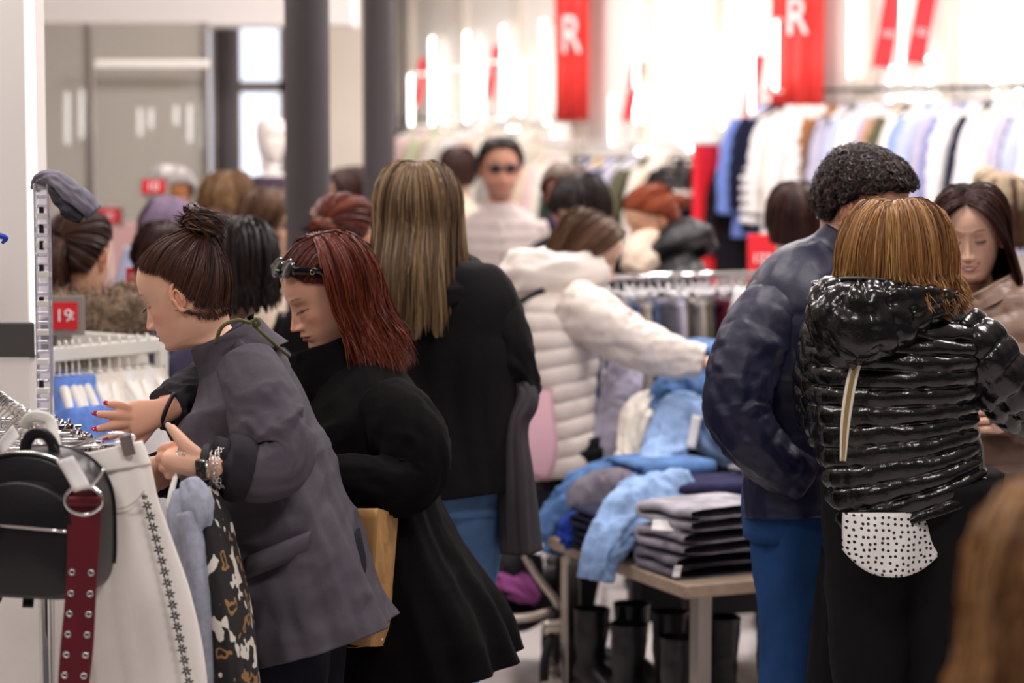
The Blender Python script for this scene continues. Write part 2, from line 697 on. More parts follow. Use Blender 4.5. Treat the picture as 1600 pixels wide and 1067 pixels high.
def _skull_table():
    P = head_rings(False)[0].reshape(-1, 3)
    P = P[(P[:, 2] > -.115) & (P[:, 1] < .0915)]
    v = P - HC
    r = np.linalg.norm(v, axis=1)
    az = np.degrees(np.arctan2(v[:, 0], -v[:, 1]))
    el = np.degrees(np.arcsin(v[:, 2] / r))
    T = np.zeros((37, 73))
    for i in range(37):
        for j in range(73):
            e_, a_ = -90 + 5 * i, -180 + 5 * j
            da = (az - a_ + 180) % 360 - 180
            w = np.exp(-((el - e_) / 4.) ** 2 - (da * math.cos(R(e_)) / 4.) ** 2)
            T[i, j] = (w * r).sum() / w.sum() if w.sum() > 1e-3 else 0
    return T


_ST = _skull_table()


def skull(u):
    """distance from the skull centre to the scalp along unit vectors u"""
    rell = 1 / np.sqrt(((u / HR) ** 2).sum(-1))
    az = (np.degrees(np.arctan2(u[..., 0], -u[..., 1])) + 180) / 5
    el = (np.degrees(np.arcsin(np.clip(u[..., 2], -1, 1))) + 90) / 5
    i, j = np.clip(el.astype(int), 0, 35), np.clip(az.astype(int), 0, 71)
    fi, fj = el - i, az - j
    t = _ST[i, j] * (1 - fi) * (1 - fj) + _ST[i + 1, j] * fi * (1 - fj) + _ST[i, j + 1] * (1 - fi) * fj + _ST[i + 1, j + 1] * fi * fj
    return np.where(t > .05, t + .002, rell)


def over(D, th):
    u = nrm(np.asarray(D, float) * HR)
    th = np.asarray(th, float)
    return HC + u * (skull(u) + th)[..., None]


def sph(a, e, th):
    """point over the skull: a azimuth (0 back, + right), e elevation"""
    D = np.stack([np.cos(e) * np.sin(a), -np.cos(e) * np.cos(a), np.sin(e) + 0 * a], -1)
    th = np.asarray(th, float)
    return over(D, th[:, 0] if th.ndim == 2 else th)


def tousle(G, amp, k=30., seed=0):
    """shallow locks running along the hair"""
    nv, nu, _ = G.shape
    N = nrm(np.cross(np.gradient(G, axis=1), np.gradient(G, axis=0)))
    if ((G - G.mean((0, 1))) * N).sum() < 0:
        N = -N
    u = np.arange(nu)[None, :] / nu
    v = np.linspace(0, 1, nv)[:, None]
    n = pn(u * k + .6 * np.sin(v * 3 + seed), v * 2.2, seed + .37) + .6 * pn(u * k * 2.3 + .5 * v, v * 3.0, seed + 5.1)
    return G + N * (amp * n * np.clip(v * 4, .15, 1))[..., None]


def grid_hang(M, pos, hs=1., a0=-130, a1=130, nu=60, nv=36, e_end=lambda a: -10, length=lambda a: .3, flare=0.05, th=.012,
              part=.05, down=(0, 0, -1), px=0.0, pull=None, curl=0., bow=None, seed=0, el=(52, 112), lock=.0035):
    """hair combed from a parting along the middle of the skull to the sides, then falling"""
    A = np.radians(np.linspace(a0, a1, nu))
    amax = max(abs(a0), abs(a1))
    dl = M.T @ nrm(np.asarray(down, float))
    G = np.zeros((nv, nu, 3))
    k1 = nv // 2
    for j, a in enumerate(A):
        f = abs(np.degrees(a)) / amax
        e0 = R(el[1] + (el[0] - el[1]) * f ** 1.5)
        d0 = nrm(np.array([px * 10 + .006 * np.sign(a), math.cos(e0), math.sin(e0)]))
        ee = R(e_end(np.degrees(a)))
        d1 = np.array([math.cos(ee) * math.sin(a), -math.cos(ee) * math.cos(a), math.sin(ee)])
        om = math.acos(np.clip(d0 @ d1, -1, 1))
        tt = np.linspace(0, 1, k1)
        D = (np.sin((1 - tt) * om)[:, None] * d0 + np.sin(tt * om)[:, None] * d1) / max(math.sin(om), 1e-4)
        thk = th * (.35 + .65 * np.clip(tt * 3.5, 0, 1)) * (1 + .35 * np.sin(tt * PI * .5))
        p = over(D, thk)
        G[:k1, j] = p
        L = length(np.degrees(a))
        t = nrm(p[-1] - p[-2])
        q = p[-1].copy()
        step = L / (nv - k1)
        outw = nrm(np.array([math.sin(a), -math.cos(a), 0]))
        for i in range(nv - k1):
            s = (i + 1) / (nv - k1)
            b = min(1, s * 2.2)
            d = nrm(t * (1 - b) + (dl + outw * (flare + curl * (s - .4))) * b)
            if bow is not None:
                d = nrm(d + bow(s, a))
            q = q + d * step
            G[k1 + i, j] = q
    if pull is not None:
        G = pull(G)
    if lock:
        G = tousle(G, lock, 34, seed)
    return pos + hs * (G @ M.T)


def grid_to_point(M, pos, hs, target, a0=-180, a1=180, nu=80, nv=26, hair_e=lambda a: 10, th=.008, lift=.012, tr=.012, lock=.0022):
    """hair combed from the hairline to one point on the skull (head coordinates)"""
    A = np.radians(np.linspace(a0, a1, nu))
    G = np.zeros((nv, nu, 3))
    tg = np.asarray(target, float)
    td = nrm((tg - HC) / HR)
    for j, a in enumerate(A):
        p0 = sph(a, R(hair_e(np.degrees(a))), 0)
        d0 = nrm((p0 - HC) / HR)
        om = math.acos(np.clip(d0 @ td, -1, 1))
        for i in range(nv):
            t = i / (nv - 1)
            d = (math.sin((1 - t) * om) * d0 + math.sin(t * om) * td) / max(math.sin(om), 1e-4)
            G[i, j] = over(d, .0012 + th * min(1, t * 3.2) + lift * max(0, t - .7) / .3)
        side = nrm(G[nv - 4, j] - tg)
        G[-1, j] = G[-1, j] + side * tr
    G = tousle(G, lock, 40)
    return pos + hs * (G @ M.T)


def strands(mb, G, n, w, rng, cols, lift=.006, jit=.006, k=11, v0=(0, .12), v1=(.86, 1.0), wave=0., wavef=3., shade=.25):
    nv, nu, _ = G.shape
    T = np.gradient(G, axis=0)
    Un = np.gradient(G, axis=1)
    N = nrm(np.cross(Un, T))
    cen = G.mean((0, 1))
    if ((G - cen) * N).sum() < 0:
        N = -N
    u = rng.random(n) * (nu - 1)
    a = v0[0] + rng.random(n) * (v0[1] - v0[0])
    b = v1[0] + rng.random(n) * (v1[1] - v1[0])
    tt = np.linspace(0, 1, k)[None]
    v = (a[:, None] + (b - a)[:, None] * tt) * (nv - 1)
    drift = (rng.random(n) - .5)[:, None] * tt * nu * .035
    uu = np.clip(u[:, None] + drift, 0, nu - 1.001)
    v = np.clip(v, 0, nv - 1.001)
    i, j = v.astype(int), uu.astype(int)
    fv, fu = (v - i)[..., None], (uu - j)[..., None]

    def bil(A):
        return (A[i, j] * (1 - fv) * (1 - fu) + A[i + 1, j] * fv * (1 - fu) + A[i, j + 1] * (1 - fv) * fu + A[i + 1, j + 1] * fv * fu)
    P, Nn = bil(G), nrm(bil(N))
    Tn = nrm(np.gradient(P, axis=1))
    S = nrm(np.cross(Tn, Nn))
    ph = rng.random(n)[:, None] * 6.28
    tw = (rng.standard_normal(n) * .55)[:, None, None]
    S, Nn0 = S * np.cos(tw) + Nn * np.sin(tw), Nn
    P = P + Nn * (lift * (rng.random(n)[:, None] * .9 + .15))[..., None]
    P = P + S * (jit * (rng.random(n)[:, None] - .5) * 2 * tt)[..., None] + Nn * (jit * .6 * (rng.random(n)[:, None] - .4) * tt ** 2)[..., None]
    if wave:
        P = P + S * (wave * np.sin(ph + tt * wavef * 6.28) * tt)[..., None] + Nn * (wave * np.cos(ph * 2 + tt * wavef * 6.28) * tt)[..., None]
    ww = w * (.6 + .8 * rng.random(n))[:, None] * np.clip(np.minimum(tt * 8 + .3, (1.02 - tt) * 5 + .08), 0, 1)
    Q = np.stack([P - S * ww[..., None] / 2, P + S * ww[..., None] / 2], 2)
    idx = np.arange(n * k * 2).reshape(n, k, 2)
    F = np.stack([idx[:, :-1, 0], idx[:, 1:, 0], idx[:, 1:, 1], idx[:, :-1, 1]], -1).reshape(-1, 4)
    cols = np.asarray(cols, float)
    # neighbouring strands share a tone, as locks do
    lock = pn(u / nu * 38, 3.3, 1.7) * .5 + .5
    r = np.clip(lock * .65 + rng.random(n) * .35, 0, .999) * (len(cols) - 1)
    c0 = cols[r.astype(int)]
    c1 = cols[np.minimum(r.astype(int) + 1, len(cols) - 1)]
    C = c0 + (c1 - c0) * (r % 1)[:, None]
    C = C * (1 + shade * (rng.random(n)[:, None] - .5))
    mb.add(Q.reshape(-1, 3), [F], np.repeat(C, k * 2, 0))


def shell(mb, G, cols, inset=.003):
    nv, nu, _ = G.shape
    T = np.gradient(G, axis=0)
    Un = np.gradient(G, axis=1)
    N = nrm(np.cross(Un, T))
    if ((G - G.mean((0, 1))) * N).sum() < 0:
        N = -N
    lock = pn(np.arange(nu) / nu * 38, 3.3, 1.7) * .5 + .5
    cols = np.asarray(cols, float)
    r = np.clip(lock, 0, .999) * (len(cols) - 1)
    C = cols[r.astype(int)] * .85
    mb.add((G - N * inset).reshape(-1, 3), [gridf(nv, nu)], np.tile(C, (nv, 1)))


def bun(mb, c, r, n, rng, cols, w=.003, axis=(0, 0, 1), messy=.3):
    mb.ell(c, (r * .86,) * 3, 20, 14, col=np.asarray(cols[0]) * .8, disp=lambda D: .12 * fbm(D[..., 0] * 3, D[..., 1] * 3, D[..., 2] * 3))
    k = 16
    ax = nrm(np.asarray(axis, float) + (rng.random((n, 3)) - .5) * .8)
    ref = nrm(rng.random((n, 3)) - .5)
    e1 = nrm(np.cross(ax, ref))
    e2 = np.cross(ax, e1)
    ang = rng.random(n)[:, None] * 6.28 + np.linspace(0, 1, k)[None] * (1.6 + 2.5 * rng.random(n)[:, None])
    rr = r * (.86 + .2 * rng.random(n)[:, None] + messy * (rng.random(n)[:, None] ** 6) * np.linspace(0, 1, k)[None] ** 2 * 3)
    hgt = (rng.random(n)[:, None] - .5) * .7
    q = np.sqrt(1 - hgt ** 2)
    D = q[..., None] * (np.cos(ang)[..., None] * e1[:, None] + np.sin(ang)[..., None] * e2[:, None]) + hgt[..., None] * ax[:, None]
    P = np.asarray(c) + D * rr[..., None]
    S = nrm(np.cross(nrm(np.gradient(P, axis=1)), D))
    ww = w * (.5 + rng.random(n))[:, None] * np.clip((1.02 - np.linspace(0, 1, k)) * 4, .1, 1)[None]
    Q = np.stack([P - S * ww[..., None] / 2, P + S * ww[..., None] / 2], 2)
    idx = np.arange(n * k * 2).reshape(n, k, 2)
    F = np.stack([idx[:, :-1, 0], idx[:, 1:, 0], idx[:, 1:, 1], idx[:, :-1, 1]], -1).reshape(-1, 4)
    cols = np.asarray(cols, float)
    C = cols[rng.integers(0, len(cols), n)]
    mb.add(Q.reshape(-1, 3), [F], np.repeat(C, k * 2, 0))


def wisps(mb, G, n, rng, cols, w=.0012, out=.03):
    """loose flyaway hairs along a hair grid"""
    strands(mb, G, n, w, rng, cols, lift=out * .35, jit=out, v1=(.5, 1.0))


def curls(mb, M, pos, hs, n, rng, cols, e_lo, th=.03, w=.0035):
    a = rng.random(n) * 2 * PI - PI
    lo = np.array([e_lo(x) for x in np.degrees(a)])
    e = np.radians(lo + (90 - lo) * rng.random(n) ** .9)
    base = sph(a, e, .004 + th * rng.random(n)[:, None] ** .7)
    Nn = nrm((base - HC) / HR ** 2)
    t1 = nrm(np.cross(Nn, nrm(rng.random((n, 3)) - .5)))
    t2 = np.cross(Nn, t1)
    k = 9
    tt = np.linspace(0, 1, k)[None]
    an = rng.random(n)[:, None] * 6.28 + tt * (3.5 + 3 * rng.random(n)[:, None])
    rr = (.006 + .008 * rng.random(n))[:, None] * (1 - .3 * tt)
    P = base[:, None] + t1[:, None] * (rr * np.cos(an))[..., None] + t2[:, None] * (rr * np.sin(an))[..., None] + Nn[:, None] * (tt * .010)[..., None]
    S = nrm(np.cross(nrm(np.gradient(P, axis=1)), Nn[:, None] + .3 * t1[:, None]))
    ww = (w * (.5 + rng.random(n)))[:, None] * np.clip((1.05 - tt) * 4, .15, 1)
    Q = np.stack([P - S * ww[..., None] / 2, P + S * ww[..., None] / 2], 2)
    idx = np.arange(n * k * 2).reshape(n, k, 2)
    F = np.stack([idx[:, :-1, 0], idx[:, 1:, 0], idx[:, 1:, 1], idx[:, :-1, 1]], -1).reshape(-1, 4)
    cols = np.asarray(cols, float)
    C = cols[rng.integers(0, len(cols), n)]
    mb.add(pos + hs * (Q.reshape(-1, 3) @ M.T), [F], np.repeat(C, k * 2, 0))


HAIRMAT = mat('hair', rough=.46, spec=.35, attr=True)
SKINMAT = mat('skin', rough=.48, spec=.4, attr=True, sss=.12, bump=(260, .12, .0006))


# ------------------------------------------------------------------ hands
def hand_generic(mb, wrist, direc, back, curl=.5, s=1.0, thumb=1, col=None, ns=7):
    """palm + five separate, unequal, bent fingers. back = direction the back of the hand faces"""
    d = nrm(direc)
    n = nrm(np.asarray(back, float) - (np.asarray(back, float) @ d) * d)
    x = np.cross(d, n) * thumb
    w = np.asarray(wrist, float)
    mb.loft([[*(w - d * .02 * s), .024 * s, .018 * s], [*(w + d * .01 * s), .026 * s, .018 * s], [*(w + d * .05 * s), .037 * s, .016 * s],
             [*(w + d * .085 * s), .041 * s, .014 * s], [*(w + d * .100 * s), .036 * s, .010 * s]], n, 14, 10, p=2.4, col=col)
    for i, (o, L) in enumerate(((.030, .072), (.010, .080), (-.011, .074), (-.031, .058))):
        p = w + d * (.090 - .004 * abs(i - 1)) * s + x * o * s
        pts, dd, nn = [p], d.copy(), n.copy()
        for q, fr in enumerate((.42, .32, .26)):
            an = curl * (.7 if q == 0 else 1.0)
            dd2 = dd * math.cos(an) - nn * math.sin(an)
            nn = nn * math.cos(an) + dd * math.sin(an)
            dd = dd2
            p = p + dd * L * fr * s
            pts.append(p)
        mb.tube(pts, np.array([.0095, .0088, .0080, .0062]) * s, ns=ns, nr=8, col=col)
    p = w + d * .025 * s + x * .026 * s
    q1 = p + (d * .6 + x * .7) * .035 * s - n * .006 * s
    q2 = q1 + (d * .85 + x * .35) * .030 * s - n * .010 * s * (1 + curl)
    q3 = q2 + (d * .95 + x * .05) * .024 * s - n * .010 * s * (1 + curl)
    mb.tube([p, q1, q2, q3], np.array([.014, .0115, .0098, .0072]) * s, ns=ns, nr=8, col=col)


# ------------------------------------------------------------------ people
SKIN1 = hexc('#d9a98c')
SKIN2 = hexc('#c98f70')
SKIN3 = hexc('#e2b79c')


class Person:
    def __init__(s, label, head, D, yaw, pitch=0, roll=0, hs=1.0, skin=SKIN1, man=False, near=False, eyes='open', lip=None, brow=(.04, .025, .018),
                 smile=False, byaw=None, group=None, blush=.3, base=None, nose=1.0, ears=True, nb=0.0):
        s.D, s.hs, s.near, s.man = D, hs, near, man
        s.skin = np.asarray(skin)
        s.pos = W(head[0], head[1], D)
        s.M, _ = headM(s.pos, yaw, pitch, roll)
        s.byaw = yaw if byaw is None else byaw
        s.f = np.array([math.sin(R(s.byaw)), -math.cos(R(s.byaw)), 0])
        s.r = np.cross(s.f, [0, 0, 1])          # the person's right
        s.rng = np.random.default_rng(int(head[0] * 7 + head[1]))
        P, s.th = head_rings(near, man, nose, smile)
        lip = lip if lip is not None else s.skin * np.array([.82, .48, .46])
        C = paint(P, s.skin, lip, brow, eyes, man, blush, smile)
        low = np.clip(-.098 - P[..., 2], 0, 1)
        P[..., 1] -= nb * low * np.clip(low / .03, 0, 1)
        if nb:
            P[..., 2] += low * .2
        s.Hrings = s.pos + hs * (P @ s.M.T)
        s.Hcol = C
        s.neck = s.pos + s.M @ np.array([0, -.032 - nb * .072, -.165 + (.014 if nb else 0)]) * hs
        b = base if base is not None else s.neck
        s.base = np.array([b[0], b[1], 0.0])
        s.root = thing('person', label, 'person', tuple(s.base), group)
        s.extra = MB()
        s.ears = ears
        s.torso = None

    def J(s, px, py, dd=0.):
        return W(px, py, s.D + dd)

    def H(s, x, y, z):
        return s.pos + s.M @ (np.array([x, y, z]) * s.hs)

    def stand(s, k=1.0, hem=.66, belly=1.0, sh=1.0, lean=0.0):
        """default upright torso stations"""
        n = s.neck
        rows = [(.012, .066, .066, .07), (-.008, .080, .070, .08), (-.035, .13 * sh, .082, .095), (-.075, .178 * sh, .095, .105), (-.19, .195 * sh, .125, .115),
                (-.36, .180, .125 * belly, .11), (-.50, .192, .13 * belly, .125), (-hem, .198, .135, .13)]
        st = []
        for z, a, bf, bb in rows:
            c = n + np.array([0, 0, z]) * 1.0 + s.f * lean * z
            st.append([*c, a * k, bf * k, bb * k])
        s.torso = np.array(st)
        s.tf = s.f
        return s.torso

    def px_torso(s, rows, fwd=None):
        """rows px,py,dd,a,bf,bb"""
        s.torso = np.array([[*s.J(r[0], r[1], r[2]), *r[3:6]] for r in rows])
        s.tf = s.f if fwd is None else np.asarray(fwd, float)
        return s.torso

    def coat(s, material, name='jacket', disp=None, ns=96, nr=110, p=2.25, cap=(False, True)):
        mb = MB()
        mb.loft(s.torso, s.tf, ns, nr, disp, p=p, cap=cap)
        s.jacket = build(name, mb, material, s.root)
        return s.jacket

    def arm(s, pts, rad, material, disp=None, hand=None, ns=48, nr=70, flat=1.0, name='sleeve', fwd=None, cuff=None, bare=0.0):
        """pts world points from the shoulder to the wrist"""
        pts = np.asarray(pts, float)
        rad = np.asarray(rad, float)
        st = np.column_stack([pts, rad, rad * flat])
        f = np.array([0.2, .35, .9]) if fwd is None else fwd
        mb = MB()
        mb.loft(st, f, ns, nr, disp, cap=(True, True))
        o = build(name, mb, material, s.jacket)
        s.extra.loft(np.column_stack([pts, rad * .72, rad * .72]), f, 12, 14, col=s.skin)
        w = pts[-1]
        d = nrm(pts[-1] - pts[-2])
        if hand is not None:
            hand_generic(s.extra, w + d * .02, hand.get('d', d), hand.get('back', (0, -1, 0)), hand.get('curl', .4), hand.get('s', 1.0), hand.get('thumb', 1), col=s.skin)
        return o

    def arms_default(s, material, disp=None, spread=1.0, bend=.08, r=1.0, ns=28, nr=40, near=False):
        n = s.torso[3][:3]
        a = s.torso[3][3]
        for sg in (1, -1):
            sh = n + s.r * sg * (a - .035) + np.array([0, 0, -.012])
            el = sh + s.r * sg * .055 * spread + np.array([0, 0, -.27]) - s.f * .01
            wr = el - s.r * sg * .005 + np.array([0, 0, -.235]) + s.f * bend
            mid = (sh + el) / 2 + s.r * sg * .012
            s.arm([sh, mid, el, (el + wr) / 2, wr], np.array([.068, .066, .058, .052, .046]) * r, material, disp,
                  hand=dict(curl=.45, back=s.r * sg, thumb=-sg), ns=ns, nr=nr)

    def legs(s, material, shoe, hip=None, spread=.085, r=(.092, .082, .064, .060, .058), z0=None, feet=None, name='trousers', shoe_name='shoe', disp=None, hw=1.0):
        h = np.array(s.torso[-1][:3]) if hip is None else np.asarray(hip, float)
        top = h + np.array([0, 0, .10])
        sole = .035
        tr = MB()
        for i, sg in enumerate((1, -1)):
            fx = np.zeros(3) if feet is None else np.asarray(feet[i], float)
            h2 = h + s.r * sg * spread
            h2[2] = top[2]
            an = np.array([h2[0], h2[1], .09]) + s.r * sg * .01 + fx
            kn = (h2 + an) / 2 + s.f * .02
            kn[2] = h2[2] * .53
            st = [[*h2, r[0], r[0]], [*((h2 + kn) / 2 + s.f * .012), r[1], r[1]], [*kn, r[2], r[2]], [*((kn + an) / 2 - s.f * .012), r[3], r[3]], [*(an - [0, 0, .02]), r[4], r[4]]]
            tr.loft(st, s.f, 28, 40, disp or wrinkles(.004, 9, sg), cap=(True, True))
            s.extra.loft(np.array(st) * np.array([1, 1, 1, .7, .7]), s.f, 10, 12, col=s.skin)
            sb = MB()
            a0 = np.array([an[0], an[1], 0])
            sb.loft([[*(a0 - s.f * .075 + [0, 0, .045]), .022, .03], [*(a0 - s.f * .055 + [0, 0, .05]), .036, .05], [*(a0 + [0, 0, .052]), .040, .052],
                     [*(a0 + s.f * .08 + [0, 0, .040]), .045, .040], [*(a0 + s.f * .15 + [0, 0, .030]), .043, .030], [*(a0 + s.f * .185 + [0, 0, .022]), .025, .018]],
                    [0, 0, 1], 16, 20, p=2.4)
            sb.loft([[*(a0 + [0, 0, .04]), .042, .05], [*(a0 + [0, 0, .13]), .047, .05]], s.f, 16, 4)
            build(shoe_name, sb, shoe, s.root)
        tr.loft([[*(h + [0, 0, .14]), .165 * hw, .105 * hw], [*(h + [0, 0, .06]), .18 * hw, .12 * hw], [*(h + [0, 0, -.03]), .175 * hw, .115 * hw]], s.f, 32, 10)
        s.pants = build(name, tr, material, s.root)

    def hair(s, mb, name='hair'):
        return build(name, mb, HAIRMAT, s.root)

    def finish(s):
        mb = MB()
        nt = 26
        T = s.torso.copy()
        T[:, 3:] *= .80
        P, _ = loft(T[1:], s.tf, nr=nt, raw=True, ths=s.th)
        rings = np.concatenate([s.Hrings, P])
        nr, ns = rings.shape[:2]
        C = np.concatenate([s.Hcol.reshape(-1, 3), np.tile(s.skin, (nt * ns, 1))])
        V = rings.reshape(-1, 3)
        top = rings[0].mean(0)[None]
        bot = rings[-1].mean(0)[None]
        j = np.arange(ns)
        k = nr * ns
        t1 = np.stack([np.full(ns, k), (j + 1) % ns, j], -1)
        l = (nr - 1) * ns
        t2 = np.stack([np.full(ns, k + 1), l + j, l + (j + 1) % ns], -1)
        mb.add(np.concatenate([V, top, bot]), [gridf(nr, ns, True), t1, t2], np.concatenate([C, s.skin[None], s.skin[None]]))
        if s.ears:
            for sg in (1, -1):
                e = ear_mesh(sg, s.near)
                e.V = [s.pos + s.hs * (v @ s.M.T) for v in e.V]
                e.C = [np.tile(s.skin * np.array([1.02, .86, .82]), (len(c), 1)) for c in e.C]
                mb.merge(e)
        mb.merge(s.extra)
        s.body = build('body', mb, SKINMAT, s.root)
        return s


def cap_hair(p, cols, n=900, w=.004, th=.014, e_front=38, e_side=8, e_back=-38, L=.02, part=.05, wave=0., lift=.008, nu=70, jit=.008):
    def ee(a):
        a = abs(a)
        return np.interp(a, [0, 70, 95, 120, 150, 180], [e_back, e_back * .75, e_side - 6, e_side + 12, e_front - 5, e_front])
    G = grid_hang(p.M, p.pos, p.hs, -180, 180, nu, 26, ee, lambda a: L, .1, th, part, px=0, el=(108, 112))
    mb = MB()
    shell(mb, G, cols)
    strands(mb, G, n, w, p.rng, cols, lift=lift, jit=jit, wave=wave)
    return p.hair(mb)


def long_hair(p, cols, n=1200, w=.0035, a=128, length=.3, front_len=None, flare=.03, th=.014, part=.06, px=0., e_end=-8, lift=.009, jit=.012, wave=0., curl=0., down=(0, 0, -1), pull=None, bow=None, nu=70, taper=0.0, wv=2.):
    fl = length if front_len is None else front_len
    G = grid_hang(p.M, p.pos, p.hs, -a, a, nu, 40, lambda q: np.interp(abs(q), [0, 90, a], [e_end - 8, e_end, e_end + 6]),
                  lambda q: np.interp(abs(q), [0, a * .55, a], [length, length, fl]) + .012 * math.sin(q * .35), flare, th, part, down, px, pull, curl, bow)
    mb = MB()
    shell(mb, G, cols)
    strands(mb, G, n, w, p.rng, cols, lift=lift, jit=jit, wave=wave, wavef=wv)
    wisps(mb, G, n // 25, p.rng, cols, out=.015)
    return p.hair(mb)

# ================================================================== THE SETTING
def struct(name, mb, m, smooth=False):
    return tag(build(name, mb, m, smooth=smooth), kind='structure')


M_wall = mat('wall_paint', '#f3eee8', rough=.7, bump=(40, .05, .002))
M_beige = mat('beige_plaster', '#e6ddd0', rough=.8, var=(2, .04), bump=(30, .1, .002))
M_floor = mat('polished_floor', '#cfc8c6', rough=.18, var=(1.5, .06), bump=(6, .03, .002))
M_ceil = mat('ceiling_paint', '#f2eeea', rough=.9)
M_black_metal = mat('black_metal', '#2a2729', rough=.35, metal=.4)
M_column = mat('painted_iron', '#4b4548', rough=.55, var=(5, .08), bump=(20, .1, .004))
M_chrome = mat('chrome', '#e8e8ea', rough=.12, metal=1.0)
M_steel = mat('brushed_steel', '#a8a09a', rough=.32, metal=1.0)
M_whitepl = mat('white_plastic', '#f0eee6', rough=.35)
M_clear = mat('clear_plastic', '#f4f2fb', rough=.08, trans=.75, ior=1.3)
M_red = mat('red_card', '#e2232f', rough=.5)
M_redban = mat('red_banner', '#e0322c', rough=.6, var=(3, .08))
M_white = mat('white_print', '#ffffff', rough=.5)
M_led = mat('led_tube_lit', '#ffffff', emis=(1, .97, .95), estr=7)
M_bulb = mat('spot_bulb_lit', '#ffffff', emis=(1, .97, .95), estr=16)
M_day = mat('daylight_pane', '#dfe8ff', rough=.1, emis=(.80, .88, 1.0), estr=1.15)
M_glass = mat('tinted_glass', '#b9b4ab', rough=.06, alpha=.62)
M_rose = mat('rose_panel', '#b9938f', rough=.5)
M_wood = mat('oak_veneer', '#a8937f', rough=.5, var=(8, .16), stretch=(1, 9, 9), bump=(60, .1, .001))
M_dark = mat('under_table_shade', '#17141a', rough=.8)
M_greyband = mat('charcoal_band', '#4a4745', rough=.6)

mb = MB(); mb.box((0, 9, -.05), (9, 12, .05)); struct('floor', mb, M_floor)
mb = MB(); mb.box((0, 9, CEIL + .05), (9, 12, .05)); struct('ceiling', mb, M_ceil)
mb = MB(); mb.box((-4.4, 16.6, 1.7), (3.6, .08, 1.7)); struct('wall_back', mb, M_beige)
mb = MB(); mb.box((-6.2, 9, 1.7), (.08, 8, 1.7)); struct('wall_left', mb, M_beige)
# right-hand display wall, running towards the camera on the right
WA, WB = np.array([-.86, 17.2]), np.array([4.6, 10.3])
wd = nrm(WB - WA)
wn = np.array([-wd[1], wd[0]]) * -1          # towards the shop
if wn[1] > 0:
    wn = -wn
RW = np.column_stack([[wd[0], wd[1], 0], [-wn[0], -wn[1], 0], [0, 0, 1]])
wl = np.linalg.norm(WB - WA)


def wallp(s, out, z):
    p = WA + wd * s + wn * out
    return np.array([p[0], p[1], z])


def wall_s(px):
    """where the view ray of a column of the photograph meets the display wall (plan view)"""
    t = (px - 800) / FPX
    # WA + wd s = (t d, d)
    s = (t * WA[1] - WA[0]) / (wd[0] - t * wd[1])
    return s


mb = MB(); mb.box(wallp(wl / 2, -.08, 1.7), (wl / 2, .08, 1.7), RW); struct('wall_right', mb, M_wall)
# vertical timber strips of the display wall
k = 0
for s in np.arange(.25, wl, .62):
    mb = MB(); mb.box(wallp(s, .025, 1.7), (.05, .025, 1.7), RW, .004)
    o = build('wall_strip', mb, M_beige, bpy.data.objects['wall_right'], smooth=False); k += 1

# bulkhead above the shop window and the window itself
mb = MB(); mb.box((-2.9, 14.0, 2.86), (2.0, .25, .54)); struct('trim_1', mb, M_ceil)
for i, (x0, x1, y0, y1) in enumerate(((318, 337, 42, 560), (374, 444, 40, 132), (374, 444, 140, 600))):
    mb = MB()
    c = (W(x0, y0, 16.45) + W(x1, y1, 16.45)) / 2
    h = np.abs(W(x1, y1, 16.45) - W(x0, y0, 16.45)) / 2
    c[1] = 16.48
    mb.box(c, (h[0], .02, h[2]))
    o = struct('window_%d' % (i + 1), mb, M_day)
    fr = MB()
    for sx in (-1, 1):
        fr.box(c + np.array([sx * h[0], -.02, 0]), (.02, .03, h[2] + .02))
    for sz in (-1, 1):
        fr.box(c + np.array([0, -.02, sz * h[2]]), (h[0] + .02, .03, .02))
    build('window_frame', fr, M_steel, o, smooth=False)
# glass partition, two panes
gp = thing('glass_partition', 'tinted glass screen in front of the shop window with steel edges', 'glass screen', (W(180, 300, 13.4)[0], W(180, 300, 13.4)[1], 0))
for x0, x1 in ((40, 134), (146, 318)):
    a, b = W(x0, 30, 13.4), W(x1, 30, 13.4)
    mb = MB(); mb.box(((a[0] + b[0]) / 2, a[1], 1.16), ((b[0] - a[0]) / 2, .006, 1.16)); build('pane', mb, M_glass, gp, smooth=False)
for x0 in (138, 320):
    a = W(x0, 30, 13.4)
    mb = MB(); mb.box((a[0], a[1], 1.16), (.018, .02, 1.16), bev=.004); build('mullion', mb, M_steel, gp, smooth=False)
a, b = W(150, 100, 13.3), W(330, 100, 13.3)
mb = MB(); mb.box(((a[0] + b[0]) / 2, a[1] - .03, a[2]), ((b[0] - a[0]) / 2, .02, .022), bev=.006); build('top_rail', mb, M_whitepl, gp, smooth=False)
a, b = W(150, 345, 12.9), W(222, 420, 12.9)
mb = MB(); mb.box(((a[0] + b[0]) / 2 - .05, a[1], .62), (.22, .02, .62), bev=.006)
tag(build('display_board', mb, M_rose, smooth=False), 'dull rose display board standing before the glass screen', 'board')
# glowing tubes added behind the glass to imitate lamp reflections in it
for i, (px, y0, y1) in enumerate(((105, 145, 225), (128, 140, 215), (219, 170, 212), (236, 170, 200), (275, 165, 195), (297, 163, 222), (318, 160, 230))):
    p0, p1 = W(px, y0, 14.8 + .1 * (i % 3)), W(px, y1, 14.8 + .1 * (i % 3))
    t = thing('reflection_strip', 'short glowing strip imitating a lamp reflection in the glass screen', 'lamp', tuple(p1), 'imitated reflections behind the glass screen')
    mb = MB(); mb.tube([p0, p1], .014, 10); build('tube', mb, mat('reflection_glow', '#ffffff', emis=(1, .97, .93), estr=4), t)
    mb = MB(); mb.tube([p0, [p0[0], p0[1], CEIL]], .003, 5); build('cord', mb, M_black_metal, t)  # added cord that holds up the reflection stand-in

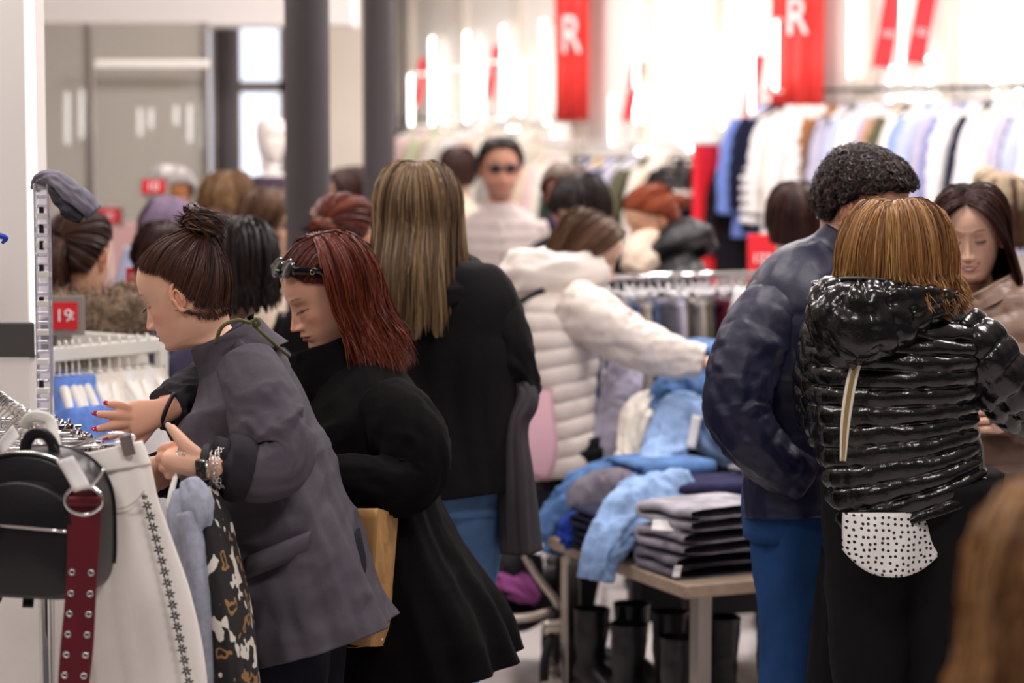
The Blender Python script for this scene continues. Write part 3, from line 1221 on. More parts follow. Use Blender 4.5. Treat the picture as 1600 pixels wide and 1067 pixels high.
# iron columns
for lab, px, wpx, d in (('slim dark iron column beside the shop window', 355, 37, 14.6), ('dark iron column rising behind the woman with sunglasses on her hair', 480, 71, 8.15), ('dark iron column just beside the long blond hair', 592, 51, 11.0)):
    b = W(px, 100, d)
    r = wpx / FPX * d / 2
    t = thing('iron_column', lab, 'column', (b[0], b[1], 0), None)
    mb = MB(); mb.loft([[b[0], b[1], .25, r, r], [b[0], b[1], 1.5, r, r], [b[0], b[1], CEIL, r * .97, r * .97]], (0, -1, 0), 28, 10, cap=(True, True)); build('shaft', mb, M_column, t)
    mb = MB(); mb.loft([[b[0], b[1], 0, r * 1.7, r * 1.7], [b[0], b[1], .06, r * 1.7, r * 1.7], [b[0], b[1], .09, r * 1.35, r * 1.35], [b[0], b[1], .22, r * 1.25, r * 1.25], [b[0], b[1], .27, r * 1.02, r * 1.02]], (0, -1, 0), 28, 14); build('base', mb, M_column, t)
    mb = MB(); mb.loft([[b[0], b[1], CEIL - .16, r, r], [b[0], b[1], CEIL - .1, r * 1.3, r * 1.3], [b[0], b[1], CEIL, r * 1.5, r * 1.5]], (0, -1, 0), 28, 8); build('capital', mb, M_column, t)

# white pillar on the left with a grey band
pl = thing('white_pillar', 'broad white pillar with charcoal band beside the chrome hangers', 'pillar', tuple(W(-60, 300, 5.6) * np.array([1, 1, 0])))
px = W(49, 300, 5.6)
mb = MB(); mb.box((px[0] - .2, px[1] + .1, 1.7), (.2, .1, 1.7), bev=.012); build('shaft', mb, M_wall, pl, smooth=False)
zb0, zb1 = W(30, 560, 5.6)[2], W(30, 505, 5.6)[2]
mb = MB(); mb.box((px[0] - .199, px[1] + .1, (zb0 + zb1) / 2), (.203, .104, (zb1 - zb0) / 2), bev=.003); build('band', mb, M_greyband, pl, smooth=False)
mb = MB(); mb.box((px[0] + .004, px[1] + .01, 2.2), (.006, .012, 1.0), bev=.002); build('edge_strip', mb, mat('glowing_edge', '#ffffff', emis=(1, .98, .96), estr=1.6), pl, smooth=False)  # narrow emissive strip up the front corner of the pillar

# ceiling lamp fixtures
for i, (x, y, _p) in enumerate(CEIL_LAMPS):
    t = thing('ceiling_light', 'square recessed ceiling light over the shop floor', 'ceiling light', (x, y, CEIL - .05), 'recessed ceiling lights')
    mb = MB()
    for sx, sy, hx, hy in ((-.32, 0, .02, .34), (.32, 0, .02, .34), (0, -.32, .34, .02), (0, .32, .34, .02)):
        mb.box((x + sx, y + sy, CEIL - .025), (hx, hy, .025))
    build('frame', mb, M_whitepl, t, smooth=False)

# ================================================================== DISPLAY WALL
LED = [(694, 60, 195, 0), (683, 118, 195, 1), (748, 52, 190, 0), (735, 110, 190, 1), (805, 42, 185, 0), (795, 100, 185, 1), (867, 33, 175, 0), (855, 95, 180, 1),
       (1012, 8, 190, 0), (998, 150, 225, 1), (1100, -30, 190, 0), (1078, 66, 215, 1), (1190, -30, 150, 0), (1168, 58, 200, 1), (1215, 50, 175, 1), (1252, 35, 140, 1), (1345, -40, 120, 0),
       (1425, -40, 100, 0), (1560, -40, 125, 0), (1592, 8, 130, 1)]
for i, (px, y0, y1, near) in enumerate(LED):
    s = wall_s(px)
    out = .10 if near == 0 else .22
    q = wallp(s, out, 1)
    d = pix(q)[2]
    z0, z1 = W(px, y1, d)[2], W(px, y0, d)[2]
    q0, q1 = wallp(s, out, z0), wallp(s, out, z1)
    t = thing('led_tube', 'vertical lit tube lamp on the white display wall', 'lamp', tuple(q0), 'vertical tube lamps on the display wall')
    mb = MB(); mb.tube([q0, q1], .011, 8); build('tube', mb, M_led, t)
    for z in (z0 - .01, z1 + .01):
        mb = MB(); mb.box(wallp(s, out / 2, z), (.012, out / 2, .01), RW)
        build('bracket', mb, M_whitepl, t, smooth=False)
SPOT = [(684, 207), (694, 205), (735, 207), (748, 205), (797, 203), (807, 203), (855, 190), (867, 210), (994, 87), (998, 237), (1016, 233), (1078, 232), (1100, 233), (1165, 232), (1391, 107), (1391, 127), (1391, 155), (1421, 127), (1421, 152), (1452, 92), (1452, 127), (1452, 152), (1558, 148), (1592, 145)]
for i, (px, py) in enumerate(SPOT):
    s = wall_s(px)
    q = wallp(s, .30, 1)
    q = W(px, py, pix(q)[2])
    t = thing('spot_bulb', 'tiny bright spot bulb along the display wall rails', 'lamp', tuple(q), 'spot bulbs of the display wall')
    mb = MB(); mb.ell(q, (.013,) * 3, 10, 8); build('bulb', mb, M_bulb, t)
    mb = MB(); mb.tube([q + [0, 0, .012], q + [0, 0, .05]], .008, 8); build('socket', mb, M_whitepl, t)


def text_part(name, txt, c, size, rot, m, parent, ext=.002):
    cu = bpy.data.curves.new(name, 'FONT')
    cu.body = txt
    cu.size = size
    cu.extrude = ext
    cu.align_x = 'CENTER'
    cu.align_y = 'CENTER'
    o = bpy.data.objects.new(name, cu)
    COL.objects.link(o)
    dg = bpy.context.evaluated_depsgraph_get()
    me = bpy.data.meshes.new_from_object(o.evaluated_get(dg))
    bpy.data.objects.remove(o, do_unlink=True)
    me.transform(Matrix(np.asarray(rot).tolist()).to_4x4())
    me.transform(Matrix.Translation(Vector(np.asarray(c) - ORIG[parent.name])))
    me.materials.clear()
    me.materials.append(m)
    o = bpy.data.objects.new(name, me)
    COL.objects.link(o)
    o.parent = parent
    ORIG[o.name] = ORIG[parent.name]
    return o


def facing(normal, tilt=0.):
    """3x3: x along the face, y up, z out of the face"""
    z = nrm(normal)
    x = nrm(np.cross([0, 0, 1], z))
    y = np.cross(z, x)
    B = np.column_stack([x, y, z])
    return B @ rotz(tilt)


WN3 = np.array([wn[0], wn[1], 0])
# big red banners
for lab, x0, x1, y0, y1, col in (('tall orange red banner hanging between the lit tubes above the coats', 896, 950, -60, 190, 0), ('wide red sale banner with large white letter behind the shirt rail', 1232, 1316, -60, 170, 1)):
    s0, s1 = wall_s(x0), wall_s(x1)
    sm = (s0 + s1) / 2
    c0 = wallp(sm, .16, 1)
    d = pix(c0)[2]
    z0, z1 = W((x0 + x1) / 2, y1, d)[2], W((x0 + x1) / 2, y0, d)[2]
    hw = (s1 - s0) / 2
    t = thing('sale_banner', lab, 'banner', tuple(wallp(sm, .16, z0)))
    n = 33
    th = np.linspace(-1, 1, n)
    V = np.array([[wallp(sm + a * hw, .16 + .012 * math.sin(a * 9), z) for a in th] for z in np.linspace(z0, z1, 4)])
    mb = MB(); mb.add(V, [gridf(4, n)]); build('cloth', mb, M_redban, t, solid=.004)
    mb = MB(); mb.tube([wallp(sm - hw - .02, .16, z1), wallp(sm + hw + .02, .16, z1)], .012, 8); build('top_rod', mb, M_steel, t)
    mb = MB(); mb.tube([wallp(sm - hw - .02, .16, z0), wallp(sm + hw + .02, .16, z0)], .009, 8); build('bottom_rod', mb, M_steel, t)
    B = facing(WN3)
    zt = W((x0 + x1) / 2, 30 if col else 58, d)[2]
    text_part('letter', 'R', wallp(sm + .02, .185, zt), .30 if col else .34, B, M_white, t)

# slanted red price flags
for lab, px, yt, yb, wpx in (('small slanted red sale flag on the far end of the display wall', 656, 92, 166, 13), ('small slanted red sale flag between pairs of lit tubes', 770, 72, 156, 14), ('slanted red sale flag beside the orange red banner', 988, 95, 190, 17),
                             ('slanted red sale flag left of the wide red banner', 1177, 86, 195, 20), ('large slanted red sale flag over the shirt rail next to the banner', 1389, -30, 108, 29), ('large slanted red sale flag over the pale shirts', 1441, -30, 102, 30)):
    s = wall_s(px)
    c0 = wallp(s, .42, 1)
    d = pix(c0)[2]
    top, bot = W(px + (yb - yt) * .09, yt, d), W(px - (yb - yt) * .09, yb, d)
    t = thing('sale_flag', lab, 'sign', tuple(bot))
    c = (top + bot) / 2
    ax = nrm(top - bot)
    nrmv = nrm(np.array([-.25, -1, -.1]))
    z = nrm(nrmv - (nrmv @ ax) * ax)
    x = np.cross(ax, z)
    B = np.column_stack([x, ax, z])
    h = np.linalg.norm(top - bot) / 2
    hw = wpx / FPX * d / 2
    mb = MB(); mb.box(c, (hw, h, .006), B, .002); build('card', mb, M_red, t, smooth=False)
    mb = MB(); mb.box(bot, (hw + .008, .010, .012), B, .003); build('foot_rail', mb, M_steel, t, smooth=False)
    text_part('digits', '122', c + z * .008 + ax * (.0 if yt > 0 else -.05), hw * .95, B, M_white, t)
    mb = MB(); mb.tube([bot, bot + np.array([0, .12, -.1])], .006, 6); build('arm', mb, M_steel, t)

# ================================================================== HANGING CLOTHES
def proto_garment(kind):
    """parts in hanger coordinates: hook on the rail at the origin, x across the shoulders"""
    parts = {}
    L = dict(shirt=.74, coat=1.02, top=.60)[kind]
    g = MB()
    g.loft([[0, 0, -.095, .055, .03], [0, 0, -.115, .10, .035], [0, 0, -.15, .19, .04], [0, 0, -.20, .215, .045], [0, 0, -.42, .205, .055], [0, 0, -L, .225, .06]],
           (0, 1, 0), 40, 36, both(folds_v(.022, 2.2, 1.0, 3, .1)), p=2.2, cap=(False, True))
    parts['garment'] = g
    for sg in (-1, 1):
        m = MB()
        m.loft([[sg * .19, 0, -.16, .045, .05], [sg * .235, .0, -.25, .05, .055], [sg * .262, .015, -.42, .045, .05], [sg * .262, .025, -.62 if kind != 'top' else -.5, .038, .042]],
               (0, 1, 0), 18, 22, wrinkles(.007, 14, sg + 4))
        parts['sleeve%d' % sg] = m
    h = MB()
    h.tube([[0, 0, -.085], [0, 0, -.045], [.022, 0, -.02], [.02, 0, .004], [0, 0, .013], [-.018, 0, .0]], .0028, 6, nr=16)
    parts['hook'] = h
    h = MB()
    h.loft([[-.2, 0, -.165, .012, .010], [-.1, 0, -.115, .014, .012], [0, 0, -.088, .016, .014], [.1, 0, -.115, .014, .012], [.2, 0, -.165, .012, .010]], (0, 0, 1), 10, 20)
    parts['hanger_bar'] = h
    c = MB()
    c.loft([[0, 0, -.075, .075, .045], [0, 0, -.095, .08, .05], [0, 0, -.125, .10, .055]], (0, 1, 0), 24, 8, folds_v(.008, 3, 1, 9), cap=(False, False))
    parts['collar'] = c
    return parts


def proto_trousers(short=False):
    L = .55 if short else .98
    parts = {}
    g = MB()
    g.loft([[0, 0, -.10, .19, .022], [0, 0, -.16, .205, .03], [0, 0, -.30, .215, .035], [0, 0, -L, .165, .032]], (0, 1, 0), 40, 32, folds_v(.014, 2.4, .8, 5, .15), p=2.4)
    parts['trousers'] = g
    m = MB()
    m.box((0, 0, -.118), (.192, .026, .016), bev=.008)
    parts['waistband'] = m
    h = MB()
    h.tube([[-.17, 0, -.065], [-.02, 0, -.065], [0, 0, -.06], [0, 0, -.045], [.022, 0, -.02], [.02, 0, .004], [0, 0, .013], [-.018, 0, .0]], .003, 6)
    h.tube([[0, 0, -.062], [.17, 0, -.065]], .003, 6)
    parts['hook'] = h
    for sg in (-1, 1):
        c = MB()
        c.box((sg * .15, -.010, -.095), (.013, .005, .034), bev=.002)
        c.box((sg * .15, .010, -.095), (.013, .005, .034), bev=.002)
        c.tube([[sg * .15, -.012, -.062], [sg * .15, 0, -.052], [sg * .15, .012, -.062]], .003, 6)
        parts['clip%d' % sg] = c
    return parts


PROTO = {}


def hang(kind, name, label, cat, group, loc, ang, gm, hm, sc=1.0, trim=None, sx=1.0):
    if kind not in PROTO:
        ps = proto_trousers(kind == 'shorts') if kind in ('trousers', 'shorts') else proto_garment(kind)
        PROTO[kind] = {}
        for k, m in ps.items():
            nm = k.rstrip('-1').rstrip('-')
            o = build(nm, m, M_whitepl, loc=(0, 0, 0))
            PROTO[kind][k] = o.data
            bpy.data.objects.remove(o, do_unlink=True)
    t = bpy.data.objects.new(name, None)
    COL.objects.link(t)
    t.location = loc
    t.rotation_euler = (0, 0, ang)
    t.scale = (sc * sx, sc, sc)
    t.empty_display_size = .05
    ORIG[t.name] = np.zeros(3)
    tag(t, label, cat, group)
    for k, me in PROTO[kind].items():
        nm = k.rstrip('-1').rstrip('-')
        o = bpy.data.objects.new(nm, me)
        COL.objects.link(o)
        o.parent = t
        o.material_slots[0].link = 'OBJECT'
        o.material_slots[0].material = hm if nm in ('hook', 'clip', 'hanger_bar') else (trim or gm) if nm in ('collar', 'waistband') else gm
    return t


def rail(name, label, a, b, r, posts=(), m=None, group=None, foot=True, wallback=None):
    a, b = np.asarray(a, float), np.asarray(b, float)
    t = thing(name, label, 'clothes rail', ((a[0] + b[0]) / 2, (a[1] + b[1]) / 2, 0 if wallback is None else a[2] - .1), group)
    mb = MB(); mb.tube([a, b], r, 12); build('bar', mb, m or M_chrome, t)
    if wallback is not None:
        for f in (.06, .35, .65, .94):
            p = a + (b - a) * f
            mb = MB(); mb.tube([p, p - np.array([wn[0], wn[1], 0]) * wallback], r * .9, 8); build('bracket', mb, m or M_chrome, t)
    else:
        d = nrm(b - a)
        n = np.array([-d[1], d[0], 0])
        for p in (a, b):
            mb = MB(); mb.tube([p, [p[0], p[1], .03]], r, 10); build('post', mb, m or M_chrome, t)
            if foot:
                mb = MB(); mb.tube([[*(p - n * .28)[:2], .02], [*(p + n * .28)[:2], .02]], r, 8); build('foot', mb, m or M_chrome, t)
    return t


CL = dict(white='#eceaea', cream='#e9e2d6', navy='#171a33', stripe='#1a1c34', blue='#6d83c8', pale='#b9c2e2', lilac='#b8b4c8', grey='#77747f', camel='#9c6b45', olive='#5c5a45', tan='#b58d72', black='#141217', pink='#e6c8c8', mint='#cfd6b4', ochre='#b89a62', forest='#2e3b30', royal='#2b3270', sand='#d6c2ae', sky='#8ba4de', rust='#a3532f', burgundy='#56162b', khaki='#8a7f68', denim='#4b5878', charcoal='#3b3940', stone='#aaa29c', lavender='#8d90b8')
GM = {k: cloth('cloth_' + k, v) for k, v in CL.items()}
ang_w = math.atan2(wd[1], wd[0])


def wall_rail(lab, x0, x1, y0, y1, out):
    s0, s1 = wall_s(x0), wall_s(x1)
    a, b = wallp(s0, out, 1), wallp(s1, out, 1)
    # same lens column but on the rail line out from the wall
    A_, B_ = W(x0, y0, pix(a)[2]), W(x1, y1, pix(b)[2])
    z = (A_[2] + B_[2]) / 2
    A_[2] = B_[2] = z
    rail('wall_rail', lab, A_, B_, .013, m=M_black_metal if 'shirts' in lab else M_chrome, wallback=out)
    return A_, B_


def fill_rail(A_, B_, seq, kind, name, where, group, hm, swing=.25, seed=1, sc=1.0):
    rng = random.Random(seed)
    n = len(seq)
    rd = math.atan2(B_[1] - A_[1], B_[0] - A_[0])
    for i, c in enumerate(seq):
        p = A_ + (B_ - A_) * ((i + .5) / n)
        kd = rng.choice(kind) if isinstance(kind, (list, tuple)) else kind
        lab = '%s %s on a hanger %s' % (c if c not in ('stripe',) else 'navy', name, where)
        hang(kd, 'hanging_' + name.split()[-1], lab, name.split()[-1], group, tuple(p), rd + PI / 2 + rng.uniform(-swing, swing), GM[c], hm, sc=sc * rng.uniform(.97, 1.03))


A1, B1 = wall_rail('dark rail of pale shirts under the large red flags', 1195, 1680, 152, 122, .34)
seq = 'blue navy stripe white cream white white camel lilac grey pale white lilac tan olive white sky pale lilac lavender white navy white cream lilac grey pale white'.split()
fill_rail(A1, B1, seq, ['shirt', 'shirt', 'coat'], 'shirt', 'on the rail under the red flags', 'shirts on the rail under the red flags', M_whitepl, .2, 4, 1.12)
A2, B2 = wall_rail('chrome rail of jackets behind the man in sunglasses', 850, 1178, 228, 226, .36)
seq = 'sand pink cream forest royal ochre lavender navy lilac olive cream sand black black white navy navy black'.split()
fill_rail(A2, B2, seq, ['shirt', 'coat'], 'jacket', 'on the rail behind the auburn haired shopper', 'jackets on the middle wall rail', M_whitepl, .2, 5, 1.0)
A3, B3 = wall_rail('chrome rail of light clothes at the far end of the wall', 625, 838, 192, 178, .34)
seq = 'black cream pink mint sand cream white pink sand cream stone cream'.split()
fill_rail(A3, B3, seq, ['shirt', 'coat'], 'blouse', 'at the far end of the display wall', 'blouses on the far wall rail', M_whitepl, .2, 6, 1.0)

# white stripes of the striped navy sweater
for o in [x for x in bpy.data.objects if x.get('label', '').startswith('navy shirt')][1:2]:
    o['label'] = 'navy shirt with bold white stripes down its sleeve under the red flags'
    for k in range(9):
        z = -.24 - k * .052
        for sg in (-1, 1):
            mb = MB(); mb.loft([[sg * (.20 + .07 * min(1, k / 4)), -.0, z, .056, .060], [sg * (.205 + .07 * min(1, k / 4)), -.0, z - .022, .056, .060]], (0, 1, 0), 18, 3, cap=(False, False))
            q = build('stripe_band', mb, GM['white'], loc=(0, 0, 0))
            q.parent = o

# shelf with a dark bag and red panel between the two rails
s = wall_s(1138)
sh = thing('wall_shelf', 'short white wall shelf carrying the dark handbag', 'shelf', tuple(wallp(s, .2, W(1138, 302, 13.6)[2])))
zsh = W(1138, 302, pix(wallp(s, .5, 1.4))[2])[2]
mb = MB(); mb.box(wallp(s, .30, zsh), (.15, .28, .016), RW, .004); build('board', mb, M_whitepl, sh, smooth=False)
mb = MB(); mb.box(wallp(s, .10, zsh - .06), (.02, .10, .05), RW, .004); build('bracket', mb, M_whitepl, sh, smooth=False)
bg = thing('handbag', 'dark structured handbag on the white wall shelf', 'bag', tuple(wallp(s, .42, zsh + .016)))
mb = MB(); mb.box(wallp(s, .42, zsh + .09), (.13, .06, .075), RW, .02); build('bag_body', mb, mat('dark_leather', '#3a3638', rough=.4), bg)
mb = MB(); mb.tube([wallp(s - .07, .42, zsh + .16), wallp(s - .05, .42, zsh + .22), wallp(s + .05, .42, zsh + .22), wallp(s + .07, .42, zsh + .16)], .008, 8, nr=16); build('handle', mb, mat('dark_leather'), bg)
mb = MB(); mb.box(wallp(s + .02, .485, zsh + .11), (.04, .004, .012), RW); build('clasp', mb, M_chrome, bg, smooth=False)
s = wall_s(1180)
rp = thing('red_panel', 'tall red end panel between jacket rail and shirt rail', 'panel', tuple(wallp(s, .4, .0)))
zt = W(1180, 225, pix(wallp(s, .4, 1.4))[2])[2]
mb = MB(); mb.box(wallp(s, .4, zt / 2), (.02, .09, zt / 2), RW, .005); build('panel', mb, M_red, rp, smooth=False)
mb = MB(); mb.box(wallp(s, .4, zt + .01), (.028, .10, .012), RW, .004); build('edge_trim', mb, M_whitepl, rp, smooth=False)
# red poster stand behind the man in navy
c = W(1190, 400, 9.2)
t = thing('poster_stand', 'red poster on a stand behind the man in navy jacket', 'poster', (c[0], c[1], 0))
zz0, zz1 = W(1190, 442, 9.2)[2], W(1190, 366, 9.2)[2]
mb = MB(); mb.box((c[0], c[1], (zz0 + zz1) / 2), (.055, .008, (zz1 - zz0) / 2), bev=.003); build('poster', mb, M_red, t, smooth=False)
mb = MB(); mb.tube([[c[0], c[1] + .015, 0.02], [c[0], c[1] + .015, zz1]], .010, 8); build('post', mb, M_steel, t)
mb = MB(); mb.loft([[c[0], c[1] + .015, 0, .13, .13], [c[0], c[1] + .015, .02, .12, .12]], (0, -1, 0), 24, 3); build('foot', mb, M_steel, t)
text_part('lettering', '122', np.array([c[0], c[1] - .011, (zz0 + zz1) / 2]), .05, facing((0, -1, 0)), M_white, t)

# ---- rack of trousers in the middle
RA, RB = W(945, 433, 8.35), W(1190, 428, 8.6)
RA[2] = RB[2] = (RA[2] + RB[2]) / 2
rail('clothes_rack', 'chrome floor rack of clipped trousers behind the denim table', RA, RB, .012)
seq = 'denim grey stone khaki denim grey lilac charcoal khaki stone olive charcoal burgundy burgundy denim burgundy denim charcoal grey'.split()
fill_rail(RA, RB, seq, ['trousers', 'trousers', 'shorts'], 'trousers', 'on the chrome rack behind the denim table', 'trousers on the chrome rack', M_chrome, .3, 7, .8)

# ---- white rack on the left: blue and cream shirts
LA, LB = W(74, 548, 6.1), W(252, 545, 6.4)
LA[2] = LB[2] = (LA[2] + LB[2]) / 2
lr = thing('white_clothes_rack', 'white flat bar clothes rack holding blue and cream shirts', 'clothes rail', ((LA[0] + LB[0]) / 2, (LA[1] + LB[1]) / 2, 0))
dv = nrm(LB - LA)
RL = np.column_stack([dv, [-dv[1], dv[0], 0], [0, 0, 1]])
mb = MB(); mb.box((LA + LB) / 2, (np.linalg.norm(LB - LA) / 2, .012, .019), RL, .004); build('bar', mb, M_whitepl, lr, smooth=False)
LO = RL[:, 1] * .45
mb = MB(); mb.box((LA + LB) / 2 + LO + [0, 0, .02], (np.linalg.norm(LB - LA) / 2, .012, .012), RL, .004); build('rear_bar', mb, M_whitepl, lr, smooth=False)
mb = MB(); mb.box(LB + LO / 2, (.012, .225, .019), RL, .004); build('end_bar', mb, M_whitepl, lr, smooth=False)
for p in (LA, LB, LA + LO, LB + LO):
    mb = MB(); mb.box((p[0], p[1], p[2] / 2), (.014, .014, p[2] / 2), RL, .003); build('post', mb, M_whitepl, lr, smooth=False)
seq = [('blue linen', GM['sky']), ('blue linen', GM['sky']), ('blue linen', GM['sky']), ('blue linen', GM['sky']), ('cream', GM['cream']), ('cream', GM['cream']), ('cream', GM['cream']), ('white', GM['white']), ('cream', GM['cream']), ('white', GM['white']), ('cream', GM['cream'])]
rng = random.Random(3)
MAT_blue = cloth('blue_linen', '#6f95e6', var=(22, .25))
for i, (c, g) in enumerate(seq):
    f = (.10 + .055 * i if i < 4 else .36 + .085 * (i - 4))
    hang('shirt', 'hanging_shirt', '%s shirt on the white rack beside the grey blazer' % c, 'shirt', '%s shirts on the white rack' % c, tuple(LA + dv * np.linalg.norm(LB - LA) * f + [0, 0, .02]), math.atan2(dv[1], dv[0]) + 1.05 + rng.uniform(-.1, .15), MAT_blue if c.startswith('blue') else g, M_whitepl, .96)
# price sign on the rack
def price_sign(lab, x0, x1, y0, y1, d, txt, size, post=True, name='price_sign', holder=True, ts=None):
    a, b = W(x0, y1, d), W(x1, y0, d)
    c = (a + b) / 2
    t = thing(name, lab, 'sign', (c[0], c[1], 0 if post else a[2]))
    hw, hz = (b[0] - a[0]) / 2, (b[2] - a[2]) / 2
    mb = MB(); mb.box(c, (hw, .003, hz), bev=.001); build('card', mb, M_red, t, smooth=False)
    if holder:
        mb = MB(); mb.box(c + [.004, .006, .0], (hw + .014, .003, hz + .016), bev=.002); build('holder', mb, M_stone, t, smooth=False)
    if post:
        mb = MB(); mb.tube([[c[0], c[1] + .012, a[2]], [c[0], c[1] + .012, .02]], .007, 8); build('post', mb, M_steel, t)
        mb = MB(); mb.loft([[c[0], c[1] + .012, 0, .11, .11], [c[0], c[1] + .012, .02, .10, .10]], (0, -1, 0), 20, 3); build('foot', mb, M_steel, t)
    text_part('digits', txt, c + np.array([-.002, -.006, 0]), ts or size, facing((0, -1, 0)), M_white, t)
    return t


M_stone = mat('sign_holder', '#a59e98', rough=.4, trans=.2)
ps = price_sign('red price sign reading 19 euro above the blue shirts', 82, 121, 472, 515, 6.25, '19', .05, False, ts=.046)
text_part('euro_mark', '€', W(113, 494, 6.24) + np.array([0, -.01, 0]), .026, facing((0, -1, 0)), M_white, ps)
cc = W(100, 517, 6.26)
mb = MB(); mb.box((cc[0], cc[1] + .005, (cc[2] + LA[2]) / 2), (.02, .004, (cc[2] - LA[2]) / 2 + .02)); build('stem', mb, M_stone, ps, smooth=False)
price_sign('small red sign in front of the white haired shopper', 222, 258, 281, 302, 9.6, '10', .05, ts=.05)
price_sign('small red sign beside the rose display board', 153, 188, 326, 349, 11.2, '10', .05, ts=.05)
t = price_sign('red card tilted near the fur trimmed hood', 197, 222, 418, 446, 7.4, '10', .03, holder=False, ts=.03)

# ================================================================== PEOPLE
M_blazer = cloth('grey_blazer_linen', '#4d4850', rough=.8, var=(5, .14), bump=(300, .3, .0012), bump2=(18, .35, .012))
M_cuff = cloth('charcoal_cuff', '#2b282d')
M_bcoat = cloth('black_wool', '#0c0a0b', rough=.95, var=(20, .2), spec=.12)
M_black = cloth('black_cotton', '#100e10', rough=.85)
M_blackp = mat('black_gloss_nylon', '#0b0a0b', rough=.2, spec=.65, bump=(55, .5, .004), bump2=(14, .35, .008))
M_blackm = mat('black_matt_nylon', '#131215', rough=.45, bump=(40, .3, .004))
M_cream = mat('cream_nylon', '#e6dbd2', rough=.5, bump=(45, .25, .004), bump2=(12, .3, .010))
M_beigep = mat('beige_nylon', '#b8aaa6', rough=.5, bump=(45, .25, .004))
M_navy = mat('navy_nylon', '#0f1130', rough=.5, bump=(60, .2, .003), bump2=(16, .3, .008))
M_taupe = mat('taupe_nylon', '#7d6556', rough=.38, bump=(50, .35, .004), bump2=(12, .3, .008))
M_jean = cloth('blue_jeans', '#1e3f6e', rough=.85, var=(7, .3), bump=(500, .3, .0008), bump2=(10, .35, .012))
M_jean_l = cloth('faded_jeans', '#5c7fae', rough=.85, var=(6, .35), bump=(500, .3, .0008), bump2=(10, .4, .012))
M_navytr = cloth('navy_trousers', '#12131f')
M_shoe = mat('black_shoe', '#121012', rough=.4)
M_greycoat = cloth('dark_grey_wool', '#3a363a', rough=.95)
M_fur = mat('brown_fur', '#8a7460', rough=.95, attr=False, var=(60, .4), bump=(90, 1.0, .02))
M_purple = cloth('purple_grey_coat', '#4a4560')
M_gold = mat('gold_thread', '#b7a06a', rough=.35, metal=.7)
M_lash = mat('eyelash', '#0c0908', rough=.5)
M_nail = mat('red_nail', '#b01230', rough=.15, coat=.6)
M_nailp = mat('pale_nail', '#e6c3bd', rough=.15, coat=.6)
M_silver = mat('silver', '#d8d4d0', rough=.18, metal=1.0)
M_blackrub = mat('black_band', '#0b0a0c', rough=.6)

BR = [hexc(c) for c in ('#190e0c', '#2a1713', '#3e241b', '#4f3023', '#7d573f')]
DK = [hexc(c) for c in ('#100b0b', '#1a1110', '#281a17')]
RED = [hexc(c) for c in ('#2a100b', '#47190f', '#6b2a17', '#94502c')]
AUB = [hexc(c) for c in ('#57230f', '#7e3617', '#a34d22')]
BLO = [hexc(c) for c in ('#2b1d15', '#483526', '#6a523a', '#8f7652', '#bba27a')]
GBR = [hexc(c) for c in ('#54351d', '#7d532d', '#a37643', '#c9a168')]
LBR = [hexc(c) for c in ('#3c281c', '#5c4130', '#7b5b43')]
CHE = [hexc(c) for c in ('#160c0b', '#26130f', '#3a1e17', '#4e2c21')]
GRY = [hexc(c) for c in ('#8d8786', '#c2bcba', '#ded9d6')]


def lashes(p, zl=-.005):
    mb = MB()
    for sg in (1, -1):
        x = np.linspace(.019, .046, 9)
        P = [p.H(sg * a, np.interp(a, [.019, .03, .046], [.0795, .084, .072]) + .004, zl + 7 * (a - .0315) ** 2 - .001) for a in x]
        mb.tube(P, [.0004, .0009, .0012, .0013, .0013, .0014, .0014, .0012, .0006], ns=5)
        for a in x[1:]:
            q = p.H(sg * a, np.interp(a, [.019, .03, .046], [.0795, .084, .072]) + .004, zl + 7 * (a - .0315) ** 2 - .001)
            e = p.H(sg * (a + .002), np.interp(a, [.019, .03, .046], [.0795, .084, .072]) + .011, zl + 7 * (a - .0315) ** 2 - .005)
            mb.tube([q, (q + e) / 2 + p.M @ np.array([0, .001, -.001]), e], [.0006, .0005, .0002], ns=4)
    build('eyelashes', mb, M_lash, p.root)


def hood(p, material, c, f, r=.10, fat=.075, thin=.04, drop=.05, disp=None, tilt=.0, name='hood', ns=40, nr=70, span=2.5):
    """hood lying round the back of the neck; c centre, f person's forward"""
    f = nrm(np.array([f[0], f[1], 0]))
    rr = np.cross(f, [0, 0, 1])
    st = []
    for a in np.linspace(-span, span, 11):
        k = (math.cos(a) + 1) / 2
        q = c + (-f * math.cos(a) * r * 1.15 + rr * math.sin(a) * r * 1.1) + np.array([0, 0, -drop * k + .02])
        ft = thin + (fat - thin) * k
        st.append([*q, ft * .8, ft * 1.15])
    mb = MB()
    mb.loft(st, (0, 0, 1), ns, nr, disp)
    return build(name, mb, material, p.jacket)


def collar(p, material, r=.068, h=.05, disp=None, name='collar', th=.012, c=None, f=None, fat=None):
    c = p.torso[0][:3] if c is None else c
    ax = nrm(p.torso[0][:3] - p.torso[2][:3])
    fw = p.f if f is None else f
    a, b = p.torso[0][3], p.torso[0][4]
    mb = MB()
    s1 = c - ax * .03
    mb.loft([[*s1, a + .02, b + .02], [*c, a + .008, b + .008], [*(c + ax * h), a + .006, b + .006], [*(c + ax * h), a - .004, b - .004], [*(c + ax * (h - .03)), a - .008, b - .008]], fw, 48, 24, disp, cap=(False, False), linear=True)
    return build(name, mb, material, p.jacket)


